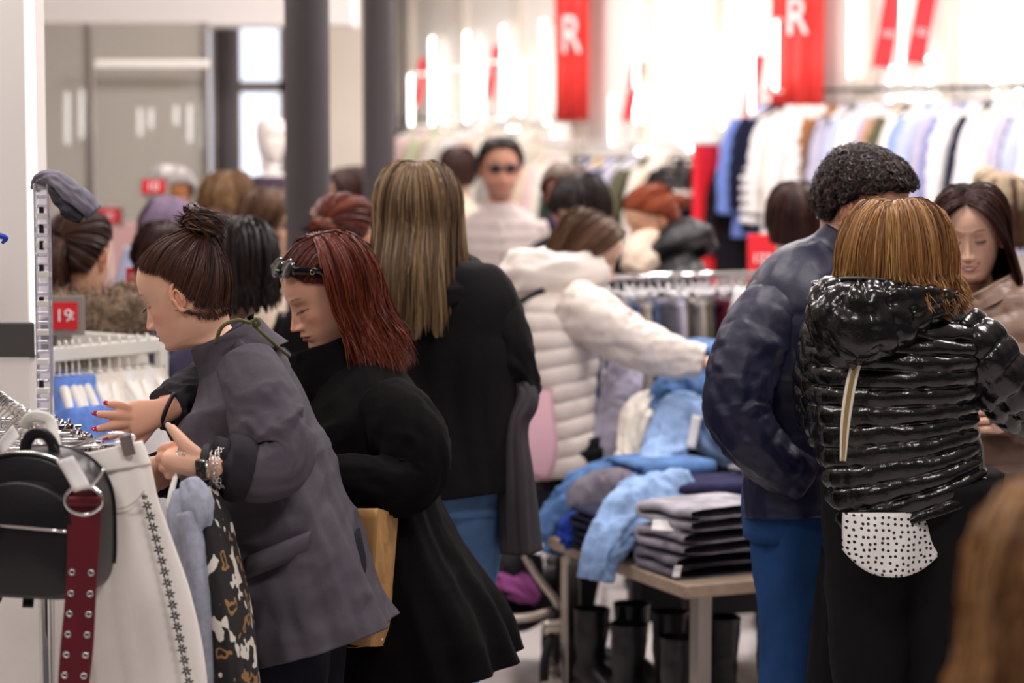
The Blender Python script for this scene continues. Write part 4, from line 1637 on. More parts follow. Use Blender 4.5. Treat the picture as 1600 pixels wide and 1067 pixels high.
# ---------------------------------------------------------------- A: woman in the grey blazer
A = Person('woman with messy top bun in an oversized grey blazer reaching for hangers', (286, 457), 4.74, -101, 22, 0, .90, skin=hexc('#e4b499'), near=True, eyes='closed',
           lip=hexc('#a81f33'), brow=hexc('#3a241a'), byaw=-97, blush=.55, base=W(480, 900, 4.75), nb=.38)
A.px_torso([(354, 540, .02, .066, .056, .056), (366, 556, .02, .085, .070, .068), (379, 580, .02, .145, .085, .078), (394, 615, .02, .19, .118, .085), (404, 690, .02, .205, .150, .118), (436, 800, .02, .215, .150, .130),
            (468, 905, .02, .225, .155, .142), (496, 1003, .02, .235, .150, .155)], fwd=(-.92, 0.1, -.42))
A.coat(M_blazer, 'blazer', both(folds_v(.020, 2.0, 1.3, 2, .10), wrinkles(.008, 9, 5, None, 1.1)), ns=140, nr=150)
# lapel and collar
n = 14
for sg in (-1, 1):
    mb = MB()
    V = []
    for t in np.linspace(0, 1, n):
        top = A.J(356 - 60 * t, 536 + 120 * t, .02 + sg * (.082 + .02 * math.sin(t * PI)))
        wdt = .03 + .045 * math.sin(min(1, t * 1.25) * PI) if t < .85 else .045 * (1 - t) / .15 * .6
        for q in np.linspace(0, 1, 5):
            V.append(top + np.array([.012 + .06 * q * wdt / .06, sg * wdt * q * .9, -.010 * q - .012 * math.sin(q * PI) * -1]))
    mb.add(np.array(V), [gridf(n, 5)])
    build('lapel', mb, M_blazer, A.jacket, solid=.006)
mb = MB()
mb.loft([[*A.J(382, 574, .02), .120, .100], [*A.J(366, 547, .02), .094, .082], [*A.J(353, 526, .02), .080, .068], [*A.J(356, 530, .02), .070, .060], [*A.J(366, 548, .02), .070, .060]], (-.7, .1, .7), 56, 26, cap=(False, False))
build('collar', mb, M_blazer, A.jacket)
# pocket flap
mb = MB()
V = []
for u in np.linspace(0, 1, 12):
    for v in np.linspace(0, 1, 5):
        V.append(A.J(384 + 100 * u - 8 * v, 872 - 42 * u + 36 * v, -.205 + .03 * (u - .5) ** 2 * 4 - .012 * math.sin(PI * v) + .0 * u))
mb.add(np.array(V), [gridf(12, 5)])
build('pocket_flap', mb, M_blazer, A.jacket, solid=.006)
A.legs(M_navytr, M_shoe, hip=A.J(478, 940, .02), spread=.085, name='trousers')
# near arm
ws = wrinkles(.009, 13, 3, (.55, .25), 1.2)
A.arm([A.J(386, 572, -.10), A.J(405, 618, -.15), A.J(424, 672, -.19), A.J(434, 722, -.22), A.J(402, 738, -.245), A.J(356, 728, -.26)], [.060, .068, .070, .062, .055, .047], M_blazer, ws, ns=72, nr=120, fwd=np.array([.3, -1, .2]))
mb = MB()
mb.loft([[*A.J(388, 735, -.247), .060, .058], [*A.J(374, 732, -.252), .064, .062], [*A.J(354, 728, -.26), .060, .058], [*A.J(348, 727, -.262), .056, .053], [*A.J(356, 728, -.26), .044, .042]], (.3, -1, .2), 36, 14, wrinkles(.0015, 30, 2), cap=(False, False))
build('rolled_cuff', mb, M_cuff, A.jacket)
# far arm
A.arm([A.J(360, 590, .13), A.J(320, 612, .12), A.J(288, 626, .06), A.J(262, 640, -.0)], [.062, .060, .050, .042], M_cuff, wrinkles(.006, 15, 8), fwd=np.array([.3, -1, .2]))
# hands, each one surface
hand = MB()
a = lambda x, y, dd: W(x, y, 4.44 + dd)
hand.loft([[*a(388, 735, .05), .030, .030], [*a(362, 731, .04), .029, .030], [*a(342, 729, .02), .026, .029], [*a(322, 728, .0), .024, .030], [*a(304, 724, .0), .026, .035], [*a(282, 719, .0), .024, .040], [*a(264, 716, .006), .018, .036]], (0, -1, 0.05), 20, 24, p=2.3)
# loft axes: side is up/down here, so widths read as depth/height
for pts, r in (((a(272, 698, .0), a(258, 701, .012), a(256, 706, .040), a(272, 708, .052)), (.0115, .0110, .0100, .009)),
               ((a(270, 712, -.004), a(255, 714, .010), a(254, 718, .042), a(272, 719, .052)), (.0118, .0112, .0102, .009)),
               ((a(272, 726, -.002), a(259, 729, .012), a(258, 731, .040), a(274, 730, .050)), (.0112, .0106, .0098, .0088)),
               ((a(278, 738, .002), a(266, 741, .014), a(266, 742, .036), a(280, 740, .046)), (.0100, .0094, .0086, .008)),
               ((a(306, 712, -.012), a(290, 696, -.022), a(277, 680, -.020), a(266, 667, -.014)), (.0165, .0135, .0108, .0085))):
    hand.tube(pts, r, ns=12, nr=16)
h1 = fuse(hand, .0024, 5)
hv = h1.verts()
kn = np.exp(-((hv - a(262, 714, -.0)) ** 2).sum(1) / .0007)[:, None]
h1.C = [np.clip(np.tile(A.skin, (len(hv), 1)) * (1 + kn * np.array([.06, -.12, -.14])), 0, 1)]
A.extra.merge(h1)
hand = MB()
b = lambda x, y, dd: W(x, y, 4.72 + dd)
hand.loft([[*b(272, 634, .02), .025, .024], [*b(252, 643, .0), .026, .022], [*b(236, 648, -.01), .031, .021], [*b(216, 653, -.02), .036, .018], [*b(200, 657, -.025), .035, .014]], (.15, -1, .35), 20, 22, p=2.3)
FING = (((b(208, 644, -.02), b(198, 638, -.03), b(183, 633, -.04), b(166, 631, -.045)), (.0105, .0098, .0086, .0066)),
        ((b(204, 653, -.03), b(186, 650, -.045), b(168, 648, -.055), b(149, 647, -.06)), (.0108, .0100, .0088, .0066)),
        ((b(204, 661, -.03), b(185, 664, -.045), b(168, 667, -.055), b(149, 671, -.06)), (.0104, .0098, .0086, .0064)),
        ((b(206, 668, -.025), b(190, 675, -.035), b(178, 680, -.04), b(166, 685, -.045)), (.0095, .0088, .0078, .006)),
        ((b(236, 662, -.01), b(228, 676, -.012), b(219, 689, -.014), b(211, 701, -.016)), (.0150, .0125, .0105, .0080)))
for pts, r in FING:
    hand.tube(pts, r, ns=12, nr=16)
h2 = fuse(hand, .0024, 5)
h2.C = [np.tile(A.skin * np.array([.97, .86, .84]), (len(h2.verts()), 1))]
A.extra.merge(h2)


def nail(pts, m, up, parent, l=.011, w=.0052):
    t = nrm(pts[-1] - pts[-2])
    u = nrm(np.asarray(up, float) - (np.asarray(up, float) @ t) * t)
    x = np.cross(t, u)
    mb = MB()
    mb.ell(pts[-1] + u * .0046 + t * .001, (w, l * .62, .0018), 12, 8, rot=np.column_stack([x, t, u]))
    build('fingernail', mb, m, parent)


for pts, r in FING[:4]:
    nail(pts, M_nail, (.1, -.9, .5), A.root)
nail((a(277, 680, -.020), a(266, 667, -.014)), M_nailp, (-.25, -1, .2), A.root, w=.0062, l=.014)
# wrist band, watch, bracelets, rings
mb = MB()
mb.tube([b(262, 640, 0) + q for q in [np.array([math.sin(t) * .012, -math.cos(t) * .030, math.cos(t) * 0 + math.sin(t) * .030]) for t in np.linspace(0, 2 * PI, 28)[:-1]]], .0042, 8, closed=True)
build('hair_tie', mb, M_blackrub, A.root)
mb = MB()
mb.tube([b(x, y, dd) for x, y, dd in ((258, 662, -.03), (264, 676, -.032), (272, 690, -.03), (280, 694, -.02))], .0042, 8, nr=16)
build('hair_tie', mb, M_blackrub, A.root)
wm = MB()
cw = a(318, 729, 0)
wm.tube([cw + np.array([.004 * math.sin(t) + .003, -.031 * math.cos(t), .035 * math.sin(t)]) for t in np.linspace(0, 2 * PI, 32)[:-1]], .0085, 8, closed=True)
wt = build('watch_band', wm, M_blackrub, A.root)
fc = nrm(np.array([-.45, -1, -.15]))
BW = np.column_stack([nrm(np.cross([0, 0, 1], fc)), np.cross(fc, nrm(np.cross([0, 0, 1], fc))), fc])
wm = MB(); wm.box(a(316, 733, -.036), (.013, .019, .005), BW, .004); build('watch_case', wm, M_silver, wt)
wm = MB(); wm.box(a(316, 733, -.0365) + fc * .0045, (.0115, .0172, .002), BW, .0015); build('watch_screen', wm, mat('watch_glass', '#0b0d18', rough=.05, spec=.8), wt)
for dx, rr_ in ((336, .0016), (344, .0024), (350, .0014)):
    c0 = a(dx, 729, .0)
    n_ = 22
    cm = MB()
    for q in range(n_):
        t = q / n_ * 2 * PI
        pc = c0 + np.array([.008 * math.sin(t * 1 + dx), -.034 * math.cos(t), .036 * math.sin(t) - .002])
        t2 = (q + .5) / n_ * 2 * PI
        ax = nrm(np.array([0, .034 * math.sin(t), .036 * math.cos(t)]))
        ux = nrm(np.cross(ax, [1, 0, .3])) if q % 2 else np.array([1., 0, 0])
        cm.tube([pc + ax * .0055 * math.cos(w_) + ux * .0032 * math.sin(w_) for w_ in np.linspace(0, 2 * PI, 9)[:-1]], rr_ * .55, 5, closed=True)
    build('chain_bracelet', cm, M_silver, A.root)
cm = MB()
for q in range(4):
    cm.tube([a(279 + 3 * q, 700, -.026) + np.array([0, 0, 0]), a(278 + 3 * q + (q - 1.5) * 1.5, 707, -.034), a(279 + 2.5 * q, 714, -.036)], .0011, 6, nr=10)
build('ring', cm, M_silver, A.root)
# earrings
mb = MB()
for z in (-.030, -.037):
    q = A.H(-.082, -.010, z)
    mb.ell(q, (.0022,) * 3, 8, 6)
build('earring', mb, M_silver, A.root)
# backpack cord over the shoulder
mb = MB()
mb.tube([A.J(x, y, dd) for x, y, dd in ((336, 536, -.10), (350, 508, -.115), (372, 500, -.11), (393, 503, -.09), (402, 498, -.09), (404, 508, -.085), (396, 506, -.08), (410, 520, -.075), (432, 540, -.05), (452, 556, .0))], .0038, 8, nr=60)
build('olive_cord', mb, mat('olive_cord', '#5a5a34', rough=.7), A.root)
# hair combed up to the bun
tgt = np.array([0, -.080, .086])


def hl(a):
    return np.interp(abs(a), [0, 45, 75, 92, 104, 125, 150, 180], [-44, -42, -32, 6, 19, 28, 42, 49])


G = grid_to_point(A.M, A.pos, A.hs, tgt, -180, 180, 110, 30, hl, .0045, .010, .012)
mb = MB()
shell(mb, G[2:], BR)
strands(mb, G, 4200, .0020, A.rng, BR, lift=.0040, jit=.0025, v0=(0, .11), v1=(.9, 1.0), k=14)
wisps(mb, G, 90, A.rng, BR, .0010, .014)
Gn = grid_hang(A.M, A.pos, A.hs, -82, 82, 50, 16, lambda q: np.interp(abs(q), [0, 45, 75, 82], [-47, -46, -38, -30]), lambda q: .014, -.3, .002, el=(20, 100), lock=0)
strands(mb, Gn, 420, .0013, A.rng, BR, lift=.002, jit=.006, v0=(.38, .5), v1=(.6, 1.0), k=6)
bun(mb, A.H(0, -.100, .124), .034, 700, A.rng, BR, .0034, axis=A.M @ np.array([.3, -.6, .7]), messy=.30)
A.hair(mb)
lashes(A)
A.finish()

# ---------------------------------------------------------------- B: woman in black coat, sunglasses on her hair
B = Person('red-brown haired woman in a long black coat with sunglasses on her head', (507, 460), 5.25, -64, 23, 0, .92, skin=hexc('#d9a48a'), near=True, eyes='closed',
           lip=hexc('#a0504c'), brow=hexc('#4a3026'), byaw=-88, blush=.35, base=W(610, 900, 5.25), nose=1.12, nb=.5)
B.px_torso([(522, 548, .02, .078, .068, .07), (536, 575, .02, .105, .095, .085), (556, 605, .02, .16, .125, .10), (574, 640, .02, .20, .150, .115), (580, 710, .02, .215, .160, .140), (586, 800, .02, .205, .165, .150),
            (602, 890, .02, .235, .200, .185), (622, 985, .02, .275, .235, .235), (640, 1062, .02, .295, .25, .245)], fwd=(-1, 0, -.25))
B.coat(M_bcoat, 'coat', both(folds_v(.032, 2.4, 1.6, 7, .06), wrinkles(.004, 7, 4)), ns=130, nr=130)
mb = MB()
mb.loft([[*B.J(545, 598, .02), .115, .115], [*B.J(530, 572, .02), .105, .108], [*B.J(520, 548, .02), .098, .100], [*B.J(516, 536, .02), .094, .094], [*B.J(520, 546, .02), .080, .080]], (-.9, 0, -.3), 56, 26, wrinkles(.006, 9, 2), cap=(False, False))
build('funnel_collar', mb, M_bcoat, B.jacket)
B.arm([B.J(600, 632, -.12), B.J(630, 668, -.17), B.J(646, 712, -.20), B.J(640, 750, -.22), B.J(596, 758, -.25), B.J(545, 752, -.27), B.J(490, 748, -.25)], [.070, .080, .076, .066, .060, .055, .048], M_bcoat, wrinkles(.008, 12, 6, (.5, .3)), ns=56, nr=90, hand=dict(curl=.9, back=(0, -1, 0)), fwd=np.array([.3, -1, .2]))
B.arm([B.J(470, 640, .13), B.J(400, 700, .05), B.J(320, 740, -.17), B.J(272, 742, -.34), B.J(246, 740, -.42)], [.062, .058, .050, .044, .041], M_black, wrinkles(.006, 14, 9), fwd=np.array([.3, -1, .2]))
B.extra.tube([B.J(256, 738, -.40), B.J(238, 742, -.44), B.J(220, 765, -.46), B.J(205, 795, -.47)], [.036, .034, .029, .025], 16, 14, col=B.skin)
hand_generic(B.extra, B.J(205, 795, -.47), (-.5, .1, -.8), (.1, -1, .3), .7, 1.0, 1, col=B.skin)
B.legs(M_black, M_shoe, hip=B.J(615, 985, .02), spread=.09)
# swept back hair falling to the shoulder


def bow_b(s, a):
    return B.M.T @ np.array([.42 * math.sin(min(1, s * 1.3) * PI * .8), -.05, 0]) * (1.0 if abs(a) < 2.3 else .6)


G = grid_hang(B.M, B.pos, B.hs, -104, 104, 80, 44, lambda q: np.interp(abs(q), [0, 80, 104], [-22, -16, -6]), lambda q: np.interp(abs(q), [0, 90, 104], [.20, .20, .19]) + .012 * math.sin(q * .31), .10, .016, .085, (0, 0, -1), 0, bow=bow_b, el=(100, 114))
G1 = grid_to_point(B.M, B.pos, B.hs, (0, -.098, .045), -180, 180, 100, 28, lambda q: np.interp(abs(q), [0, 60, 84, 98, 108, 128, 150, 180], [-20, -16, -6, 2, 16, 22, 34, 40]), .014, .004, .03)
mb = MB()
shell(mb, G, RED)
strands(mb, G, 3600, .0024, B.rng, RED, lift=.014, jit=.018, wave=.007, wavef=1.6, k=14)
shell(mb, G1, RED[:3])
strands(mb, G1, 2600, .0022, B.rng, RED[:3], lift=.006, jit=.004, v0=(0, .05), v1=(.85, 1.0), k=14)
wisps(mb, G, 140, B.rng, RED, .0011, .022)
B.hair(mb)
# sunglasses pushed up
sg_ = MB()
M_acet = mat('black_acetate', '#0a0a0b', rough=.08, spec=.7)
gl = build('sunglasses', MB().ell(B.H(-.033, .070, .100), (.031, .009, .023), 20, 14, rot=B.M @ rotx(.75)).ell(B.H(.033, .070, .100), (.031, .009, .023), 20, 14, rot=B.M @ rotx(.75)), M_acet, B.root)
mb = MB()
for s_ in (1, -1):
    mb.loft([[*B.H(s_ * .064, .072, .098), .006, .010], [*B.H(s_ * .083, .04, .083), .005, .011], [*B.H(s_ * .094, -.005, .050), .004, .008], [*B.H(s_ * .092, -.04, .012), .003, .006]], B.M @ np.array([0, .5, 1.]), 12, 20)
mb.tube([B.H(-.012, .084, .098), B.H(0, .088, .1), B.H(.012, .084, .098)], .004, 8, nr=8)
build('temple', mb, M_acet, gl)
mb = MB()
for s_ in (1, -1):
    mb.tube([B.H(s_ * .0905, .037 + .0055 * math.cos(t), .080 + .0055 * math.sin(t)) for t in np.linspace(0, 2 * PI, 17)[:-1]], .0011, 6, closed=True)
build('round_emblem', mb, mat('gold_metal', '#d9c79a', rough=.2, metal=1), gl)
lashes(B)
B.finish()

# ---------------------------------------------------------------- C: long blond hair seen from behind
Cc = Person('woman seen from behind with long straight streaked blond hair and black hooded jacket', (654, 338), 5.85, 176, 4, 0, 1.0, skin=SKIN1, near=False, eyes='open', byaw=172, base=W(700, 800, 5.85))
Cc.px_torso([(662, 400, .0, .068, .065, .07), (664, 416, .0, .090, .08, .085), (668, 434, .0, .145, .095, .10), (674, 456, .0, .186, .11, .11), (682, 540, .0, .200, .13, .12), (694, 640, .0, .185, .13, .12), (712, 775, .0, .185, .14, .13)])
Cc.coat(M_black, 'jacket', folds_v(.014, 2.2, 1, 3, .2))
hood(Cc, M_black, Cc.torso[1][:3] + [0, 0, -.035], Cc.f, .105, .040, .042, .05, wrinkles(.006, 10, 2))
fa = Cc.r
Cc.arm([Cc.J(758, 456, -.0), Cc.J(778, 505, -.02), Cc.J(797, 570, -.02), Cc.J(808, 615, .03), Cc.J(800, 640, .14)], [.070, .070, .062, .055, .048], M_black, wrinkles(.007, 14, 4, (.6, .3)), hand=dict(curl=.6, back=(1, 0, 0)))
Cc.arm([Cc.J(590, 456, -.0), Cc.J(575, 510, .0), Cc.J(570, 580, .02), Cc.J(590, 640, .12)], [.070, .066, .060, .050], M_black, wrinkles(.007, 14, 5), hand=dict(curl=.6, back=(-1, 0, 0)))
Cc.legs(M_jean_l, M_shoe, hip=Cc.J(706, 782, .0), spread=.068, r=(.078, .070, .056, .05, .05), hw=.72, feet=[(-.10, 0, 0), (-.10, 0, 0)])
G = grid_hang(Cc.M, Cc.pos, Cc.hs, -118, 118, 100, 46, lambda q: np.interp(abs(q), [0, 118], [-12, -2]), lambda q: np.interp(abs(q), [0, 60, 118], [.285, .27, .20]) + .018 * math.sin(q * .23), .06, .014, .05, (0, 0, -1), 0, bow=lambda q, a: np.array([0, -.75 * math.exp(-((q - .28) / .22) ** 2), 0]) * max(0, math.cos(a)))
mb = MB()
shell(mb, G, BLO)
strands(mb, G, 3400, .0030, Cc.rng, BLO, lift=.010, jit=.016, k=14, v1=(.80, 1.0), shade=.4)
wisps(mb, G, 120, Cc.rng, BLO, .0012, .02)
Cc.hair(mb)
Cc.finish()
# grey coat carried over her forearm
mb = MB()
mb.loft([[*W(812, 592, 5.86), .018, .05], [*W(818, 622, 5.84), .034, .07], [*W(806, 660, 5.82), .030, .08], [*W(806, 740, 5.80), .040, .09], [*W(812, 862, 5.80), .046, .10]], (0, 1, 0), 48, 50, folds_v(.014, 2.6, 1, 6, .3))
tag(build('carried_coat', mb, M_greycoat), 'dark grey coat draped over the blond woman forearm', 'coat')

# ---------------------------------------------------------------- D: cream puffer, reaching over the table
Dd = Person('brown haired woman in a cream puffer jacket reaching across the denim table', (920, 396), 7.6, 80, 26, 0, 1.0, skin=SKIN3, near=False, eyes='closed', byaw=92, base=W(890, 800, 7.6))
Dd.px_torso([(886, 440, .0, .088, .075, .085), (878, 456, .0, .14, .11, .11), (866, 482, .0, .20, .14, .145), (860, 520, .0, .225, .16, .15), (862, 590, .0, .225, .145, .15), (868, 660, .0, .215, .130, .145), (876, 742, .0, .21, .125, .13)], fwd=(1, 0, -.3))
Dd.coat(M_cream, 'puffer_jacket', quilt(.010, .056, 2, .02), ns=90, nr=150)
hood(Dd, M_cream, Dd.J(878, 434, 0), (1, .2, 0), .115, .085, .05, .03, wrinkles(.010, 9, 4), span=2.4)
Dd.arm([Dd.J(896, 482, -.15), Dd.J(935, 502, -.21), Dd.J(985, 532, -.24), Dd.J(1035, 552, -.25), Dd.J(1098, 566, -.26)], [.090, .088, .076, .066, .050], M_cream, both(quilt(.005, .05, 6, .01, .7), wrinkles(.006, 12, 3)), hand=dict(curl=.5, back=(0, -.4, 1), d=(1, 0, -.1)), ns=48, nr=130)
Dd.arm([Dd.J(880, 490, .15), Dd.J(890, 560, .2), Dd.J(892, 620, .2), Dd.J(900, 680, .18)], [.08, .075, .065, .05], M_cream, quilt(.010, .05, 7), hand=dict(curl=.5, back=(0, 0, 1)))
Dd.legs(M_black, M_shoe, hip=Dd.J(896, 745, 0), spread=.09)
long_hair(Dd, LBR, 1300, .0045, 106, .15, .15, .02, .014, .06, e_end=-10, wave=.004)
mb = MB()
mb.tube([Dd.J(776, 520, .05), Dd.J(785, 492, -.10), Dd.J(815, 470, -.16), Dd.J(850, 452, -.17)], .010, 8, nr=24)
build('bag_strap', mb, M_blackm, Dd.root)
Dd.finish()
# pink shopping bag
t = thing('pink_shopping_bag', 'pale pink paper shopping bag beside the cream puffer jacket', 'bag', tuple(W(826, 745, 7.3)))
M_pink = mat('pink_paper', '#e9b9c4', rough=.55, bump=(20, .2, .004))
c = (W(786, 608, 7.3) + W(866, 738, 7.3)) / 2
hx, hz = (W(866, 738, 7.3) - W(786, 738, 7.3))[0] / 2, (W(800, 608, 7.3)[2] - W(800, 738, 7.3)[2]) / 2
mb = MB(); mb.loft([[c[0] - .01, c[1], c[2] - hz, hx * .95, .05], [c[0], c[1], c[2] - hz * .75, hx, .055], [c[0], c[1], c[2] + hz * .6, hx * .95, .035], [c[0], c[1], c[2] + hz, hx * .9, .02]], (0, -1, 0), 32, 16, p=6, cap=(True, False), disp=folds_v(.006, 2, 1, 3))
build('bag_body', mb, M_pink, t)
mb = MB(); mb.tube([c + [-.03, -.03, hz], c + [-.02, -.03, hz + .06], c + [.02, -.03, hz + .06], c + [.03, -.03, hz]], .003, 6, nr=14); build('handle', mb, M_black, t)
mb = MB(); mb.box(c + [0, -.046, -hz * .55], (hx * .93, .002, .003)); build('fold_line', mb, M_pink, t, smooth=False)

# ---------------------------------------------------------------- H: man in navy jacket
Hm = Person('dark curly haired man in a navy quilted jacket and blue jeans', (1350, 326), 5.45, 62, 20, 0, 1.0, skin=hexc('#d8a88e'), man=True, near=True, eyes='closed', byaw=66, base=W(1245, 900, 5.45), brow=hexc('#1d1310'))
Hm.px_torso([(1312, 398, .0, .068, .066, .066), (1298, 414, .0, .092, .085, .08), (1280, 436, .0, .15, .10, .10), (1262, 468, .0, .20, .125, .115), (1250, 550, .0, .215, .145, .135), (1248, 660, .0, .205, .140, .13), (1254, 745, .0, .195, .125, .12), (1256, 800, .0, .195, .12, .115)])
Hm.coat(M_navy, 'quilted_jacket', both(quilt(.0028, .085, 3, .01, .5), folds_v(.010, 2, 1, 3), wrinkles(.004, 12, 4)), ns=100, nr=130)
collar(Hm, M_navy, h=.035)
Hm.arm([Hm.J(1222, 468, -.10), Hm.J(1186, 520, -.17), Hm.J(1160, 585, -.21), Hm.J(1152, 640, -.22), Hm.J(1178, 690, -.22), Hm.J(1222, 730, -.20), Hm.J(1252, 748, -.18)], [.074, .078, .074, .068, .062, .056, .050], M_navy, both(quilt(.0026, .05, 5, .012, .6), wrinkles(.007, 14, 3, (.6, .4))), ns=56, nr=130, fwd=np.array([.3, -1, .2]))
hand_generic(Hm.extra, Hm.J(1254, 752, -.17), (.7, .5, -.5), (-.2, -1, .2), .35, 1.05, 1, col=Hm.skin)
Hm.arm([Hm.J(1320, 470, .15), Hm.J(1340, 560, .2), Hm.J(1345, 640, .2), Hm.J(1350, 700, .1)], [.074, .07, .062, .05], M_navy, quilt(.006, .055, 6), hand=dict(curl=.5, back=(1, 0, 0)))
mb = MB()
mb.loft([[*Hm.J(1262, 690, -.14), .075, .02], [*Hm.J(1266, 720, -.145), .08, .025], [*Hm.J(1270, 770, -.135), .078, .022]], (0, -1, 0), 30, 12, p=4)
build('pocket', mb, M_navy, Hm.jacket)
Hm.legs(M_jean, M_shoe, hip=Hm.J(1246, 812, 0), spread=.075, r=(.094, .088, .074, .070, .070), disp=both(folds_v(.008, 2, 1, 4), wrinkles(.006, 7, 3)), name='jeans')
mb = MB()
mb.tube([Hm.J(x, y, dd) for x, y, dd in ((1213, 800, -.115), (1219, 870, -.118), (1222, 950, -.112), (1216, 1010, -.105), (1206, 1066, -.10))], .0022, 5, nr=30)
build('seam', mb, cloth('seam_denim', '#7d8fb4'), Hm.pants)
mb = MB()
shG = grid_hang(Hm.M, Hm.pos, Hm.hs, -180, 180, 70, 24, lambda q: np.interp(abs(q), [0, 70, 92, 108, 130, 180], [-30, -24, 8, 18, 28, 34]), lambda a: .004, .02, .012, .05, el=(106, 112))
CUR = [hexc(c) for c in ('#120b0a', '#1e1311', '#2e1e1a', '#3d2a24')]
shell(mb, shG, CUR, .008)
curls(mb, Hm.M, Hm.pos, Hm.hs, 5200, Hm.rng, CUR, lambda q: float(np.interp(abs(q), [0, 70, 92, 108, 130, 180], [-28, -22, 10, 20, 30, 36])),   .016, .0030)
Hm.hair(mb)
Hm.finish()

# ---------------------------------------------------------------- I: glossy black puffer seen from behind
I = Person('woman with golden brown bob in a glossy black puffer jacket seen from behind', (1402, 420), 5.02, 158, 8, 0, 1.0, skin=SKIN1, near=False, eyes='open', byaw=164, base=W(1420, 900, 5.02))
I.px_torso([(1404, 462, .0, .085, .075, .08), (1404, 478, .0, .12, .09, .095), (1402, 498, .0, .168, .11, .11), (1398, 528, .0, .190, .135, .125), (1394, 600, .0, .180, .145, .135), (1398, 690, .0, .168, .145, .13), (1412, 760, .0, .165, .145, .13), (1428, 806, .0, .166, .14, .125)])
I.coat(M_blackp, 'puffer_jacket', quilt(.0105, .036, 2, .012, .45), ns=150, nr=240)
mb = MB()
st = [[*I.J(1292, 462, -.06), .03, .035], [*I.J(1300, 470, -.10), .055, .05], [*I.J(1335, 500, -.16), .085, .065], [*I.J(1385, 492, -.16), .075, .05], [*I.J(1440, 476, -.13), .045, .035], [*I.J(1480, 466, -.08), .03, .025]]
mb.loft(st, (0, -1, .3), 60, 90, quilt(.011, .040, 5, .01, .6))
build('hood', mb, M_blackp, I.jacket)
mb = MB()
mb.loft([[*I.J(1288, 448, -.05), .012, .015], [*I.J(1300, 500, -.13), .045, .04], [*I.J(1325, 545, -.165), .040, .04], [*I.J(1345, 562, -.16), .02, .02]], (0, -1, .3), 40, 50, quilt(.010, .034, 6, .0, .6))
build('hood_fold', mb, M_blackp, I.jacket)
mb = MB(); mb.tube([I.J(1284, 442, -.10), I.J(1320, 436, -.15), I.J(1370, 437, -.165), I.J(1410, 444, -.15)], .0045, 8, nr=30); build('hood_edge', mb, M_blackm, I.jacket)
I.arm([I.J(1490, 520, -.02), I.J(1520, 545, -.03), I.J(1560, 592, -.02), I.J(1598, 632, .04), I.J(1650, 640, .10), I.J(1700, 625, .16)], [.070, .074, .064, .056, .052, .046], M_blackp, quilt(.0085, .040, 4, .012, .5), ns=64, nr=150, hand=dict(curl=.5, back=(0, 0, 1)), fwd=np.array([.3, -1, .2]))
I.arm([I.J(1312, 520, .0), I.J(1296, 580, .03), I.J(1292, 650, .08), I.J(1320, 700, .2)], [.070, .068, .060, .05], M_blackp, quilt(.0085, .040, 7, .012, .5), ns=56, nr=110, hand=dict(curl=.5, back=(0, 0, 1)))
# blouse tail
mb = MB()
V = []
for u in np.linspace(0, 1, 41):
    for v in np.linspace(0, 1, 16):
        x = 1316 + 184 * u
        yb = 806 + 96 * (max(0, 1 - (abs(u - .43) / .57) ** 2.2)) ** .8
        V.append(I.J(x, 801 + (yb - 801) * v, -.122 + .10 * (u - .45) ** 2 * 3 - .014 * math.sin(v * 2) + .006 * math.sin(u * 17 + v * 3) * v))
mb.add(np.array(V), [gridf(41, 16)])
m = bpy.data.materials.new('dotted_satin')
m.use_nodes = True
nt = m.node_tree
bs = nt.nodes['Principled BSDF']
bs.inputs['Roughness'].default_value = .3
tc = nt.nodes.new('ShaderNodeTexCoord')
vo = nt.nodes.new('ShaderNodeTexVoronoi')
vo.inputs['Scale'].default_value = 78
vo.inputs['Randomness'].default_value = .45
vo.voronoi_dimensions = '2D'
sx_ = nt.nodes.new('ShaderNodeSeparateXYZ')
cx_ = nt.nodes.new('ShaderNodeCombineXYZ')
nt.links.new(tc.outputs['Object'], sx_.inputs[0])
nt.links.new(sx_.outputs['X'], cx_.inputs['X'])
nt.links.new(sx_.outputs['Z'], cx_.inputs['Y'])
nt.links.new(cx_.outputs[0], vo.inputs['Vector'])
cr_ = nt.nodes.new('ShaderNodeValToRGB')
cr_.color_ramp.elements[0].position = .21
cr_.color_ramp.elements[0].color = (.01, .01, .012, 1)
cr_.color_ramp.elements[1].position = .25
cr_.color_ramp.elements[1].color = (.82, .80, .78, 1)
nt.links.new(vo.outputs['Distance'], cr_.inputs['Fac'])
nt.links.new(cr_.outputs['Color'], bs.inputs['Base Color'])
build('blouse_tail', mb, m, I.root, solid=.002)
I.legs(M_black, M_shoe, hip=I.J(1424, 815, .0), spread=.074, hw=.82, r=(.112, .104, .080, .066, .055), disp=wrinkles(.005, 9, 3))
# cream strap with gold stripe
mb = MB()
sp = [(1344, 548, -.160), (1332, 590, -.158), (1322, 650, -.15), (1317, 720, -.135)]
st = [[*I.J(*q), .0095 * k, .002] for q, k in zip(sp, (1, 1.15, 1.1, .7))]
mb.loft(st, (0, -1, 0), 10, 30, p=4)
so = build('bag_strap', mb, mat('cream_webbing', '#e8dfd0', rough=.6), I.root)
mb = MB()
mb.loft([[*I.J(q[0], q[1], q[2] - .002), .0042 * k, .002] for q, k in zip(sp, (1, 1.15, 1.1, .7))], (0, -1, 0), 8, 30, p=4)
build('gold_stripe', mb, M_gold, so)
